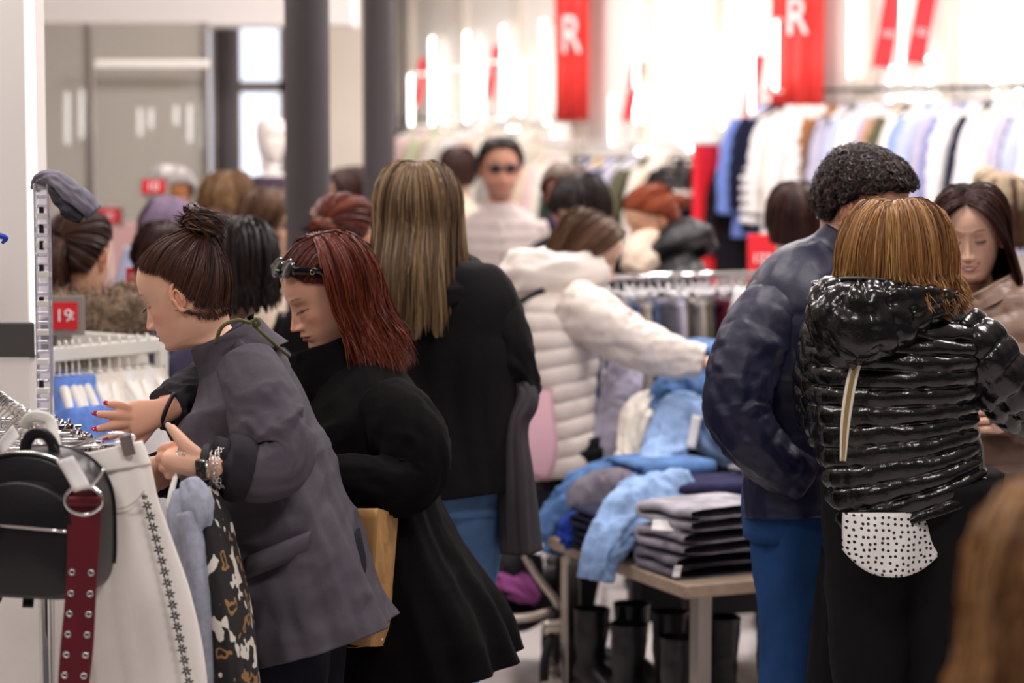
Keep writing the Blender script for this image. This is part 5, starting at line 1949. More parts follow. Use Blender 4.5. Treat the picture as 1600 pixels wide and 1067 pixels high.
# side zip
mb = MB()
mb.tube([I.J(x, y, dd) for x, y, dd in ((1524, 672, -.06), (1534, 700, -.06), (1536, 735, -.06), (1534, 765, -.06), (1540, 785, -.06))], .004, 6, nr=24)
build('side_zip', mb, M_silver, I.jacket)
mb = MB()
for q in range(5):
    mb.tube([I.J(1538 + q, 752 + 9 * q, -.07) + np.array([.006 * math.cos(t), 0, .008 * math.sin(t)]) for t in np.linspace(0, 2 * PI, 9)[:-1]], .0016, 5, closed=True)
build('zip_pull', mb, M_silver, I.jacket)


G = grid_hang(I.M, I.pos, I.hs, -138, 138, 100, 44, lambda q: np.interp(abs(q), [0, 138], [-16, -2]), lambda q: np.interp(abs(q), [0, 138], [.088, .10]) + .012 * math.sin(q * .21), .42, .022, .06, (0, 0, -1), .0, curl=.25)
mb = MB()
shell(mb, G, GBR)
strands(mb, G, 4200, .0027, I.rng, GBR, lift=.014, jit=.020, wave=.008, wavef=1.4, k=14, shade=.4)
wisps(mb, G, 200, I.rng, GBR, .0011, .02)
I.hair(mb)
I.finish()
# dark garment carried between the man and the woman
t = thing('carried_coat', 'black coat with quilted cuff hanging between navy jacket and dotted blouse', 'coat', tuple(W(1320, 900, 5.25) * np.array([1, 1, 0]) + np.array([0, 0, .25])))
mb = MB(); mb.loft([[*W(1318, 850, 5.22), .045, .05], [*W(1322, 900, 5.22), .060, .06], [*W(1322, 1000, 5.22), .072, .07], [*W(1325, 1250, 5.22), .085, .08]], (0, -1, 0), 40, 40, folds_v(.016, 2.4, 1, 8, .3)); build('cloth', mb, M_black, t)
mb = MB(); mb.loft([[*W(1308, 822, 5.20), .026, .03], [*W(1308, 850, 5.20), .030, .035], [*W(1310, 884, 5.20), .026, .03]], (0, -1, 0), 30, 30, quilt(.006, .028, 3)); build('quilted_cuff', mb, M_blackm, t)

# ---------------------------------------------------------------- J: smiling woman
Jw = Person('smiling young woman with long brown hair in a taupe puffer coat', (1517, 366), 5.95, -16, 10, 3, .92, skin=hexc('#e8bda6'), near=True, eyes='closed', smile=True, lip=hexc('#b04a4c'), brow=hexc('#2a1812'), byaw=-25, base=W(1570, 900, 5.95), blush=.16)
Jw.px_torso([(1532, 458, .0, .085, .08, .08), (1540, 474, .0, .11, .09, .09), (1550, 492, .0, .155, .11, .10), (1556, 515, .0, .195, .125, .11), (1564, 600, .0, .205, .145, .12), (1578, 720, .0, .20, .14, .13), (1590, 830, .0, .21, .15, .14), (1596, 930, .0, .21, .15, .14)])
Jw.coat(M_taupe, 'puffer_coat', quilt(.014, .072, 4, .01, .4), ns=90, nr=150)
collar(Jw, M_taupe, h=.012, disp=wrinkles(.006, 20, 3))
Jw.arm([Jw.J(1495, 520, -.06), Jw.J(1500, 570, -.10), Jw.J(1520, 620, -.16), Jw.J(1556, 640, -.20), Jw.J(1580, 625, -.22)], [.07, .07, .064, .056, .048], M_taupe, quilt(.010, .06, 3), hand=dict(curl=.5, back=(0, -1, .3)))
Jw.arm([Jw.J(1625, 520, .05), Jw.J(1640, 600, .0), Jw.J(1630, 660, -.08), Jw.J(1590, 655, -.16)], [.07, .07, .062, .05], M_taupe, quilt(.010, .06, 5), hand=dict(curl=.5, back=(0, -1, .3)))
Jw.legs(M_black, M_shoe, hip=Jw.J(1594, 860, 0), spread=.085)


def bow_j(s, a):
    return Jw.M.T @ (np.array([.16, -.35, 0]) * math.sin(min(1, s * 1.4) * PI * .7)) if a < 0 else Jw.M.T @ np.array([.02, .10, 0])


G = grid_hang(Jw.M, Jw.pos, Jw.hs, -128, 128, 100, 46, lambda q: np.interp(abs(q), [0, 100, 128], [-10, -4, 2]), lambda q: np.interp(q, [-128, -60, 0, 60, 128], [.33, .34, .32, .20, .13]), .05, .013, .085, (0, 0, -1), .002, bow=bow_j, el=(46, 112))
mb = MB()
shell(mb, G, CHE)
strands(mb, G, 3400, .0028, Jw.rng, CHE, lift=.009, jit=.012, k=14)
wisps(mb, G, 80, Jw.rng, CHE, .0011, .015)
Jw.hair(mb)
lashes(Jw)
Jw.finish()

# ---------------------------------------------------------------- E: man with sunglasses
E = Person('man in dark sunglasses and a pale beige quilted jacket facing the camera', (782, 262), 11.0, 8, 4, 0, 1.06, skin=hexc('#c9937c'), man=True, eyes='open', base=W(780, 600, 11.0), brow=hexc('#1d1310'))
E.stand(1.04, .62)
E.coat(M_beigep, 'quilted_jacket', quilt(.008, .06, 3, 0, .3), ns=64, nr=110)
collar(E, M_beigep, h=-.01)
E.arms_default(M_beigep, quilt(.007, .06, 2))
E.legs(M_navytr, M_shoe)
cap_hair(E, DK, 900, .005, .010, 48, 14, -34, .004, wave=.003)
mb = MB()
for s_ in (1, -1):
    mb.ell(E.H(s_ * .034, .090, .004), (.029, .010, .022), 16, 10, rot=E.M)
g = build('sunglasses', mb, mat('dark_lens', '#140d10', rough=.06, spec=.7), E.root)
mb = MB()
mb.tube([E.H(-.012, .098, .010), E.H(0, .102, .012), E.H(.012, .098, .010)], .0025, 6, nr=6)
for s_ in (1, -1):
    mb.tube([E.H(s_ * .062, .086, .010), E.H(s_ * .076, .05, .008), E.H(s_ * .080, -.01, .004)], .0025, 6, nr=10)
build('frame', mb, M_acet, g)
mb = MB()
c0 = [E.torso[i][:3] + E.f * (E.torso[i][4] + .006) for i in range(2, 8)]
mb.tube(c0, .006, 6, nr=30)
build('zip', mb, M_steel, E.jacket)
E.finish()

# ---------------------------------------------------------------- F: auburn hair, black puffer with hood
F_ = Person('auburn haired shopper with low ponytail in a black hooded puffer', (1016, 345), 9.15, -62, 26, 0, .98, skin=SKIN1, eyes='closed', byaw=-100, base=W(1050, 700, 9.15))
F_.px_torso([(1030, 394, 0, .07, .07, .07), (1038, 402, 0, .10, .09, .09), (1046, 415, 0, .16, .11, .11), (1052, 435, 0, .20, .14, .13), (1058, 500, 0, .215, .16, .15), (1058, 600, 0, .20, .16, .15), (1058, 700, 0, .21, .16, .15)], fwd=(-1, 0, -.2))
F_.coat(M_blackm, 'puffer_jacket', quilt(.012, .07, 3), ns=64, nr=90)
mb = MB(); mb.loft([[*F_.J(1022, 400, -.1), .03, .03], [*F_.J(1050, 378, -.08), .07, .05], [*F_.J(1085, 365, .0), .10, .055], [*F_.J(1108, 392, .02), .06, .04]], (0, 0, 1), 36, 40, wrinkles(.01, 9, 3)); build('hood', mb, M_blackm, F_.jacket)
F_.arms_default(M_blackm, quilt(.009, .06, 2), bend=.16)
F_.legs(M_black, M_shoe)
Gp = grid_to_point(F_.M, F_.pos, F_.hs, (0, -.102, .01), -180, 180, 70, 22, lambda q: np.interp(abs(q), [0, 60, 92, 110, 140, 180], [-40, -34, 4, 16, 32, 40]), .012, .006, .012)
mb = MB(); shell(mb, Gp, AUB); strands(mb, Gp, 1100, .004, F_.rng, AUB, lift=.008, jit=.006)
bun(mb, F_.H(-.01, -.135, .012), .038, 160, F_.rng, AUB, .004)
F_.hair(mb)
mb = MB(); mb.loft([[*F_.J(990, 425, -.12), .05, .04], [*F_.J(1003, 398, -.1), .075, .05], [*F_.J(1022, 388, -.02), .075, .05]], (0, -1, 0), 28, 20, wrinkles(.012, 12, 2)); build('scarf', mb, GM['sand'], F_.root)
F_.finish()


# ---------------------------------------------------------------- background shoppers
def bg(label, head, D, yaw, cols, coatm, style='long', pitch=6, hs=1.0, skin=SKIN1, man=False, byaw=None, quiltrow=None, L=.16, coatname='coat', eyes='open', sh=1.0, **k):
    p = Person(label, head, D, yaw, pitch, 0, hs, skin, man, False, eyes, byaw=byaw)
    p.stand(1.0, .72, sh=sh)
    dsp = quilt(.010, quiltrow, 3) if quiltrow else folds_v(.012, 2.2, 1, D, .2)
    p.coat(coatm, coatname, dsp, ns=48, nr=70)
    collar(p, coatm, h=.02)
    p.arms_default(coatm, quilt(.008, quiltrow, 2) if quiltrow else wrinkles(.006, 12, 2), bend=.18)
    p.legs(M_navytr, M_shoe)
    if style == 'long':
        long_hair(p, cols, 700, .006, 130, L, None, .04, .014, .06, wave=.004, **k)
    elif style == 'short':
        cap_hair(p, cols, 700, .006, .016, 40, 8, -40, L, wave=.004)
    elif style == 'pony':
        Gq = grid_to_point(p.M, p.pos, p.hs, (0, -.10, .035), -180, 180, 60, 20, lambda q: np.interp(abs(q), [0, 60, 92, 110, 140, 180], [-40, -34, 4, 16, 32, 40]), .010, .006, .012)
        m_ = MB(); shell(m_, Gq, cols); strands(m_, Gq, 600, .005, p.rng, cols, lift=.008, jit=.006)
        bq = p.H(0, -.115, .035)
        f_ = p.M @ np.array([0, 1., 0])
        tail = loft([[*bq, .018, .018], [*(bq - f_ * .035 + [0, 0, -.04]), .032, .03], [*(bq - f_ * .03 + [0, 0, -.14]), .035, .03], [*(bq - f_ * .01 + [0, 0, -.24]), .012, .012]], -f_, 24, 24, raw=True)[0]
        shell(m_, tail, cols); strands(m_, tail, 400, .005, p.rng, cols, lift=.008, jit=.014)
        p.hair(m_)
    elif style == 'bun':
        Gq = grid_to_point(p.M, p.pos, p.hs, (0, -.10, .03), -180, 180, 60, 20, lambda q: np.interp(abs(q), [0, 60, 92, 110, 140, 180], [-40, -34, 4, 16, 32, 40]), .012, .008, .012)
        m_ = MB(); shell(m_, Gq, cols); strands(m_, Gq, 600, .005, p.rng, cols, lift=.008, jit=.006)
        bun(m_, p.H(0, -.13, .02), .04, 140, p.rng, cols, .005)
        p.hair(m_)
    p.finish()
    return p


bg('shopper with red-brown low bun behind the woman with sunglasses on her hair', (541, 372), 7.3, 150, RED, M_black, 'bun', hs=1.0)
mk = bg('woman in a dark face mask half hidden by the iron column', (545, 302), 11.9, -70, CHE, M_black, 'long', L=.14)
mb = MB(); mb.loft([[*mk.H(0, .03, -.02), .066, .056], [*mk.H(0, .04, -.05), .068, .068], [*mk.H(0, .03, -.09), .058, .066], [*mk.H(0, .02, -.115), .045, .05]], mk.M @ np.array([0, 1., 0]), 28, 16); build('face_mask', mb, cloth('mask_navy', '#2c3350'), mk.root)
bg('woman with brown hair and white scarf in profile beside the iron column', (425, 352), 8.6, 62, LBR, GM['sand'], 'long', L=.12, skin=SKIN3)
bg('woman with short light brown hair looking down by the slim column', (357, 322), 9.4, -30, [hexc(c) for c in ('#4b3420', '#6d4e30', '#866542')], M_black, 'short', pitch=22, L=.06)
bg('black haired shopper in a purple grey coat behind the top bun', (372, 418), 6.5, 165, DK, M_purple, 'long', L=.10, hs=1.05)
bg('dark haired shopper with a white collar bent beside the top bun', (262, 415), 7.4, -150, CHE, M_purple, 'short', L=.03)
pk = bg('shopper in a purple grey knitted hat before the glass screen', (262, 372), 8.8, -160, CHE, GM['lavender'], 'short', L=.02)
mb = MB()
mb.ell(pk.pos + pk.M @ np.array([0, -.012, .045]), (.104, .124, .104), 32, 20, rot=pk.M, disp=lambda D: .03 * np.sin(np.arctan2(D[..., 1], D[..., 0]) * 26) + .02)
build('knitted_hat', mb, cloth('mauve_knit', '#6f5f74', var=(30, .25)), pk.root)
bg('white haired shopper with tanned face behind the small red sign', (268, 305), 11.0, 35, GRY, GM['pale'], 'short', skin=hexc('#b57748'), L=.03, man=True)
fh = bg('woman with brown ponytail in a pale coat with thick brown fur hood', (128, 400), 6.9, 158, BR, GM['cream'], 'pony')
mb = MB()
c = fh.torso[1][:3]
st = []
for a_ in np.linspace(-2.6, 2.6, 15):
    k_ = (math.cos(a_) + 1) / 2
    st.append([*(c - fh.f * math.cos(a_) * .15 + fh.r * math.sin(a_) * .17 + np.array([0, 0, .015 - .03 * k_])), .06 + .035 * k_, .065 + .035 * k_])
mb.loft(st, (0, 0, 1), 40, 80, lambda U, th, L, P: .018 * fbm(P[..., 0] * 40, P[..., 1] * 40, P[..., 2] * 40, 3))
fo = build('fur_hood', mb, M_fur, fh.jacket)
fm = MB()
Pf = loft(st, (0, 0, 1), 40, 80, raw=True)[0]
rg = np.random.default_rng(4)
Nf = 2600
ii, jj = rg.integers(1, 79, Nf), rg.integers(0, 40, Nf)
base = Pf[ii, jj]
nn = nrm(base - Pf.mean(1)[ii])
tip = base + nn * .035 + (rg.random((Nf, 3)) - .5) * .03 + np.array([0, 0, -.012])
sd = nrm(np.cross(nn, [0.1, .2, 1])) * .0022
fm.add(np.stack([base - sd, base + sd, tip], 1).reshape(-1, 3), [np.arange(Nf * 3).reshape(-1, 3)], np.repeat(np.asarray([hexc('#7a6552'), hexc('#a8937c'), hexc('#564434')])[rg.integers(0, 3, Nf)], 3, 0))
build('fur_strands', fm, HAIRMAT, fo)
bg('bald shopper with ruddy face behind the cream hood', (884, 305), 10.2, -15, [hexc('#6b5a50'), hexc('#8c7a70')], M_navytr, 'short', man=True, skin=hexc('#c88a78'), L=.002)
bg('dark haired shopper bending forward behind the cream hood', (908, 326), 9.4, -50, DK, M_black, 'short', pitch=25, L=.05)
bg('distant shopper with dark hair in a bun near the far rail', (716, 268), 13.2, 172, CHE, GM['sand'], 'short', L=.03)
bg('dark haired shopper in white top before the poster stand', (1245, 345), 8.4, 175, CHE, GM['white'], 'short', L=.03)
ph = bg('shopper in a beige pompom hat behind the smiling woman', (1566, 338), 8.0, 140, LBR, M_taupe, 'long', L=.10)
mb = MB(); mb.ell(ph.pos + ph.M @ np.array([0, -.012, .040]), (.106, .126, .106), 32, 20, rot=ph.M, disp=lambda D: .03 * np.sin(np.arctan2(D[..., 1], D[..., 0]) * 24))
kh = build('knitted_hat', mb, cloth('beige_knit', '#9c8972', var=(30, .2)), ph.root)
mb = MB(); mb.ell(W(1541, 280, 8.0), (.043,) * 3, 24, 16, disp=lambda D: .14 * fbm(D[..., 0] * 9, D[..., 1] * 9, D[..., 2] * 9)); build('pompom', mb, mat('pompom', '#b7a48c', rough=.95, bump=(80, 1, .01)), kh)

# shopper close to the lens, only hair and shoulder in the frame
K = Person('light brown haired shopper with wavy hair in the near corner', (1692, 965), 2.3, 170, 5, 0, 1.0, skin=SKIN1, near=False, base=W(1692, 965, 2.3))
K.stand(1.0, .62)
K.coat(M_taupe, 'jacket', folds_v(.01, 2, 1, 3))
K.arms_default(M_taupe, wrinkles(.006, 12, 2))
K.legs(M_navytr, M_shoe)
long_hair(K, [hexc(c) for c in ('#5a3c28', '#8a6340', '#b88a5a', '#d8b07c')], 1600, .003, 135, .30, None, .45, .018, .06, wave=.012, wv=2.5, px=0)
K.finish()

# mannequin in the window
mn = W(424, 215, 13.0)
t = thing('mannequin', 'pale mannequin in a dark top before the bright shop window', 'mannequin', (mn[0], mn[1], 0))
Pm, th_ = head_rings(False)
Mm, _ = headM(mn, 30)
V = mn + 1.0 * (Pm @ Mm.T)
mb = MB()
mb.add(V.reshape(-1, 3), [gridf(V.shape[0], V.shape[1], True)])
mb.loft([[*(mn + [0, 0, -.14]), .05, .055], [*(mn + [0, 0, -.2]), .06, .06], [*(mn + [0, 0, -.23]), .17, .09], [*(mn + [0, 0, -.6]), .14, .1], [*(mn + [0, 0, -.8]), .17, .11]], (.5, -.8, 0), 28, 30)
for sg in (1, -1):
    mb.loft([[*(mn + [sg * .08, 0, -.75]), .085, .085], [*(mn + [sg * .09, 0, -1.2]), .055, .055], [*(mn + [sg * .09, 0, -(mn[2] - .08)]), .04, .04], [mn[0] + sg * .09, mn[1] - .06, .02, .04, .05]], (0, -1, 0), 16, 20)
build('figure', mb, mat('mannequin_shell', '#e4dcd6', rough=.3), t)
mb = MB(); mb.loft([[*(mn + [0, 0, -.205]), .10, .075], [*(mn + [0, 0, -.235]), .185, .10], [*(mn + [0, 0, -.6]), .16, .12], [*(mn + [0, 0, -.9]), .19, .13]], (.5, -.8, 0), 40, 36, folds_v(.01, 2, 1, 2)); build('dark_top', mb, cloth('dark_plum_knit', '#3a2f3c'), t)
for sg in (1, -1):
    mb = MB(); mb.loft([[*(mn + [sg * .16, 0, -.25]), .055, .055], [*(mn + [sg * .22, 0, -.5]), .045, .045], [*(mn + [sg * .2, -.06, -.75]), .035, .035]], (0, -1, 0), 16, 16); build('arm', mb, mat('dark_plum_knit'), t)
mb = MB(); mb.loft([[mn[0], mn[1], 0, .2, .2], [mn[0], mn[1], .015, .19, .19]], (0, -1, 0), 24, 3); build('stand_plate', mb, M_steel, t)

# ================================================================== FRONT RACK, LEFT
M_whitecot = cloth('white_denim', '#efeae3', rough=.8, var=(6, .05), bump=(400, .25, .001), bump2=(9, .35, .012))
M_leather = mat('black_leather', '#131116', rough=.36, spec=.5, bump=(220, .35, .0012))
M_red_l = mat('burgundy_leather', '#5e1520', rough=.4, bump=(150, .2, .001), var=(12, .12))
M_paperw = mat('white_tag_paper', '#f3f0ee', rough=.6)
M_ink = mat('black_thread', '#161315', rough=.8)
M_hood = cloth('heather_grey_fleece', '#9fa4b4', var=(70, .12))
M_kraft = mat('kraft_paper', '#b58a55', rough=.7, var=(14, .10), bump=(12, .3, .006))

FA, FB = W(84, 676, 4.28), W(-30, 606, 5.15)
FA[2] = FB[2] = (FA[2] + FB[2]) / 2
fr = thing('chrome_rack', 'chrome floor rack of clip hangers with a clear ball at its end', 'clothes rail', ((FA[0] + FB[0]) / 2, (FA[1] + FB[1]) / 2, 0))
mb = MB(); mb.tube([FA, FB], .012, 12); build('bar', mb, M_chrome, fr)
for f in (.12, .88):
    p = FA + (FB - FA) * f
    mb = MB(); mb.tube([p, [p[0], p[1], .02]], .014, 10); build('post', mb, M_chrome, fr)
    mb = MB(); mb.tube([[p[0] - .25, p[1], .018], [p[0] + .25, p[1], .018]], .014, 8); build('foot', mb, M_chrome, fr)
mb = MB(); mb.ell(W(61, 663, 4.22), (.017,) * 3, 20, 14); mb.ell(W(61, 681, 4.22), (.015,) * 3, 20, 14); build('ball_finial', mb, mat('crystal', '#ffffff', rough=.02, trans=1.0, ior=1.5), fr)


def clip_hanger(p, ang, label, group, drop=.0, clip_m=None):
    t = thing('clip_hanger', label, 'hanger', tuple(p), group)
    x = np.array([math.cos(ang), math.sin(ang), 0])
    up = np.array([0, 0, 1.])
    q = np.asarray(p, float) + up * .013
    mb = MB()
    mb.tube([q + x * -.018 - up * .014, q, q + x * .018 - up * .012, q + x * .016 - up * .035, q - up * .05, q - up * .075], .0021, 6, nr=20)
    build('hook', mb, M_chrome, t)
    mb = MB()
    mb.tube([q - up * .075 - x * .17, q - up * .075 + x * .17], .0026, 6)
    mb.tube([q - up * .083 - x * .16, q - up * .083 + x * .16], .0018, 6)
    build('cross_bar', mb, M_chrome, t)
    n = np.cross(x, up)
    for sg in (-1, 1):
        mb = MB()
        Rm = np.column_stack([x, n, up])
        c = q + x * sg * .145 - up * .096
        for s_ in (-1, 1):
            mb.box(c + n * s_ * .0055, (.011, .0022, .026), Rm @ rotx(s_ * .12), .001)
        mb.tube([c + up * .026 + n * .012 * math.cos(w_) + up * .010 * math.sin(w_) for w_ in np.linspace(0, PI, 9)], .0018, 5)
        build('clip', mb, clip_m or M_steel, t)
    return t


rg = random.Random(8)
for i in range(17):
    f = .03 + i * .055
    p = FA + (FB - FA) * f
    clip_hanger(p, rg.uniform(-.35, .12), 'empty looking chrome clip hanger packed on the front rack', 'clip hangers on the front rack')
# dark and white trousers hung further back on this rack
for i, (c, m_) in enumerate((('white', M_whitecot), ('stone', GM['stone']), ('white', M_whitecot), ('charcoal', GM['charcoal']))):
    hang('trousers', 'hanging_trousers', '%s trousers clipped on the front chrome rack behind the backpack' % c, 'trousers', 'trousers on the front rack', tuple(FA + (FB - FA) * (.16 + .2 * i) - np.array([0, 0, .0])), -.12, m_, M_chrome, .92)

# embroidered white trousers
et = thing('embroidered_trousers', 'white trousers with black floral embroidery down the side on front rack', 'trousers', tuple(W(230, 1060, 4.2) * np.array([1, 1, 0]) + [0, 0, .35]))
d0 = 4.2
rows = [(178, 700, .050), (184, 735, .058), (189, 790, .066), (199, 860, .080), (212, 940, .094), (226, 1020, .098), (240, 1110, .094), (252, 1240, .085)]
trs = np.array([[*W(x, y, d0), a_, .022] for x, y, a_ in rows])
df = folds_v(.010, 2.0, .8, 12, .2)
mb = MB(); mb.loft(trs, (.25, -1, 0), 72, 90, df, p=2.6); build('trouser_legs', mb, M_whitecot, et)
mb = MB(); mb.loft([[*W(177, 698, d0), .051, .026], [*W(181, 716, d0), .055, .027], [*W(184, 734, d0), .059, .026]], (.25, -1, 0), 48, 10, p=2.6); build('waistband', mb, M_whitecot, et)
mb = MB()
mb.tube([W(x, y, d0 - .030) for x, y in ((150, 772), (165, 792), (190, 794), (215, 780), (226, 765))], .0016, 6, nr=24)
build('pocket_seam', mb, cloth('off_white_thread', '#cfc6bb'), et)
mb = MB(); mb.ell(W(226, 776, d0 - .026), (.0055, .003, .0055), 14, 8); build('rivet', mb, M_steel, et)
zf = np.linspace(790, 1066, 17)
for i, y in enumerate(zf):
    x = 230 + (y - 790) * .235 - 8 * math.sin((y - 790) / 276 * PI) * -.4
    c = W(x, y, d0 - .0245)
    mb = MB()
    for k in range(6):
        an = k / 6 * 2 * PI + .3
        u = np.array([math.cos(an), 0, math.sin(an)])
        mb.ell(c + u * .0052, (.0042, .0016, .0019), 8, 6, rot=roty(-an))
    mb.tube([c + [-.002, 0, -.008], c + [.001, 0, -.011], c + [.002, 0, -.014]], .0011, 5)
    build('embroidered_flower', mb, M_ink, et)
ch = thing('clip_hanger', 'chrome clip hanger gripping the embroidered white trousers', 'hanger', tuple(W(150, 690, 4.2)))
mb = MB(); mb.tube([W(60, 690, 4.26), W(100, 700, 4.22), W(206, 680, 4.19), W(212, 683, 4.19)], .0026, 8, nr=24); build('cross_bar', mb, M_chrome, ch)
mb = MB(); mb.tube([W(70, 706, 4.24), W(190, 690, 4.20)], .0019, 6); build('lower_wire', mb, M_chrome, ch)
mb = MB(); mb.box(W(199, 696, 4.172), (.0105, .003, .018), roty(R(-14)), .001); mb.box(W(199, 698, 4.21), (.0105, .003, .016), roty(R(-14)), .001); build('clip', mb, M_steel, ch, smooth=False)
mb = MB(); mb.tube([W(84, 676, 4.28), W(80, 690, 4.25), W(84, 700, 4.23)], .0024, 6, nr=8); build('hook', mb, M_chrome, ch)
# burgundy belt
bl = thing('belt', 'burgundy leather belt with two rows of metal eyelets on front rack', 'belt', tuple(W(125, 1067, 4.0)))
bp = [(131, 765), (132, 800), (130, 860), (126, 930), (121, 1000), (115, 1070), (110, 1140)]
mb = MB(); mb.loft([[*W(x, y, 4.02), .0265, .0028] for x, y in bp], (0, -1, 0), 20, 60, lambda U, th, L, P: .001 * np.sin(L * 30) + 0 * th, p=5); build('strap', mb, M_red_l, bl)
mb = MB(); mb.loft([[*W(x, y, 4.012), .0285, .0035] for x, y in ((132, 776), (132, 790))], (0, -1, 0), 20, 6, p=5); build('keeper_loop', mb, M_red_l, bl)
mb = MB(); mb.tube([W(131, 781, 4.02) + np.array([.030 * math.cos(t), -.004, .024 * math.sin(t)]) for t in np.linspace(0, 2 * PI, 40)[:-1]], .0038, 8, closed=True); build('buckle_ring', mb, M_chrome, bl)
mb = MB(); mb.tube([W(141, 762, 4.0), W(153, 748, 4.0), W(162, 733, 4.0)], .0022, 6, nr=10); build('buckle_prong', mb, M_chrome, bl)
for y in (893, 926, 958, 990, 1022, 1054):
    xc = float(np.interp(y, [q[1] for q in bp], [q[0] for q in bp]))
    for sx in (-15, 15):
        c = W(xc + sx, y + (1 if sx > 0 else 0), 4.02) + np.array([0, -.0042, 0])
        mb = MB()
        mb.tube([c + np.array([.0042 * math.cos(t), 0, .0042 * math.sin(t)]) for t in np.linspace(0, 2 * PI, 17)[:-1]], .0016, 6, closed=True)
        o = build('eyelet', mb, M_chrome, bl)
        mb = MB(); mb.ell(c + [0, .001, 0], (.0028, .001, .0028), 10, 6); build('eyelet_hole', mb, M_ink, o)

# backpack
bk = thing('backpack', 'small black leather backpack with silver zips hung on front rack', 'backpack', tuple(W(70, 925, 4.1)))
cb = W(62, 815, 4.12)
Rb = rotz(R(-14))


def arch(w, h, n=48, top=.6):
    """outline in x,z: square bottom corners rounded, arched top"""
    P = []
    for t in np.linspace(0, 2 * PI, n, endpoint=False):
        c, s = math.cos(t), math.sin(t)
        e = .9 if s > 0 else .38
        P.append([w * np.sign(c) * abs(c) ** e, h * np.sign(s) * abs(s) ** (.75 if s > 0 else .42)])
    return np.array(P)


def arch_solid(w, h, ys, sc, c):
    O = arch(w, h)
    V = []
    for y, k in zip(ys, sc):
        for x, z in O:
            V.append([x * k, y, z * k])
    n = len(O)
    V = np.array(V)
    ctr = np.array([[0, ys[0], 0], [0, ys[-1], 0]])
    V = np.concatenate([V, ctr]) @ Rb.T + c
    j = np.arange(n)
    m = len(ys)
    t1 = np.stack([np.full(n, m * n), j, (j + 1) % n], -1)
    t2 = np.stack([np.full(n, m * n + 1), (m - 1) * n + (j + 1) % n, (m - 1) * n + j], -1)
    F = [gridf(m, n, True)[:, ::-1], t1, t2]
    return V, F


mb = MB(); mb.add(*arch_solid(.115, .124, [-.060, -.056, -.045, .045, .056, .062], [.94, .985, 1.0, 1.0, .98, .93], cb)); build('body', mb, M_leather, bk)
mb = MB(); mb.add(*arch_solid(.098, .098, [-.082, -.079, -.068, -.055], [.95, .985, 1.0, 1.0], cb + Rb @ np.array([.004, 0, -.018]))); fp = build('front_pocket', mb, M_leather, bk)
for nm, m_, y, k, r in (('zip', M_silver, -.046, 1.006, .0028), ('piping', M_leather, -.058, 1.0, .0035), ('rear_piping', M_leather, .055, .99, .0035)):
    O = arch(.115, .124, 96) * k
    pts = np.array([[x, y, z] for x, z in O if z > -.08])
    O2 = [q for q in pts]
    # start the run at the lower right corner
    i0 = int(np.argmax([np.linalg.norm(O2[(i + 1) % len(O2)] - O2[i]) for i in range(len(O2))])) + 1
    O2 = np.array(O2[i0:] + O2[:i0])
    mb = MB(); mb.tube(O2 @ Rb.T + cb, r, 6); build(nm, mb, m_, bk)
mb = MB(); mb.tube([cb + Rb @ np.array(q) for q in ((-.045, -.084, .006), (.088, -.084, .0))], .0028, 6, nr=6); pz = build('pocket_zip', mb, M_silver, fp)
mb = MB(); mb.box(cb + Rb @ np.array([-.040, -.088, -.008]), (.0045, .0022, .016), Rb, .001); build('zip_pull', mb, M_silver, fp)
mb = MB(); mb.loft([[*(cb + Rb @ np.array(q)), .010, .003] for q in ((-.025, 0, .118), (-.022, 0, .135), (-.008, 0, .15), (.012, 0, .15), (.026, 0, .135), (.03, 0, .118))], (0, -1, 0), 10, 30); build('top_handle', mb, M_leather, bk)
for sx in (-.05, .045):
    mb = MB(); mb.loft([[*(cb + Rb @ np.array(q)), .010, .003] for q in ((sx, .058, -.10), (sx + .004, .05, -.13), (sx + .006, .04, -.158))], (0, -1, 0), 10, 10); build('strap_end', mb, M_leather, bk)
mb = MB(); mb.tube([cb + Rb @ np.array([-.10 + .016 * math.cos(t), .02, -.135 + .016 * math.sin(t)]) for t in np.linspace(0, 2 * PI, 20)[:-1]], .003, 6, closed=True); build('strap_ring', mb, M_black_metal, bk)


def paper_tag(lab, p4, parent_label=None, string=None, lines=3):
    c = sum(p4) / 4
    t = thing('price_tag', lab, 'tag', tuple(c))
    V = [p4[0] + (p4[1] - p4[0]) * u + (p4[3] - p4[0]) * v + np.array([0, .004 * math.sin(v * 3), 0]) for v in np.linspace(0, 1, 8) for u in np.linspace(0, 1, 5)]
    mb = MB(); mb.add(np.array(V), [gridf(8, 5)]); build('paper', mb, M_paperw, t, solid=.0012)
    if string is not None:
        mb = MB(); mb.tube(string, .0008, 5, nr=12); build('string', mb, M_ink, t)
    return t


paper_tag('white paper tag dangling from the black backpack', [W(88, 720, 3.98), W(114, 712, 3.98), W(141, 764, 3.98), W(116, 769, 3.98)], string=[W(100, 722, 3.98), W(92, 706, 4.02), W(85, 695, 4.08)])
paper_tag('white paper tag among the packed chrome hangers', [W(-6, 694, 4.3), W(20, 664, 4.3), W(34, 684, 4.3), W(4, 712, 4.3)])
# white loop hanger over the finial
lp = MB(); lp.loft([[*W(x, y, dd), .010, .003] for x, y, dd in ((38, 668, 4.2), (44, 655, 4.19), (60, 650, 4.18), (76, 656, 4.18), (84, 680, 4.17), (88, 705, 4.16))], (0, -1, 0), 10, 40, p=3)
tag(build('hanging_loop', lp, M_whitepl), 'white plastic hanging loop over the clear ball finial', 'hanger')

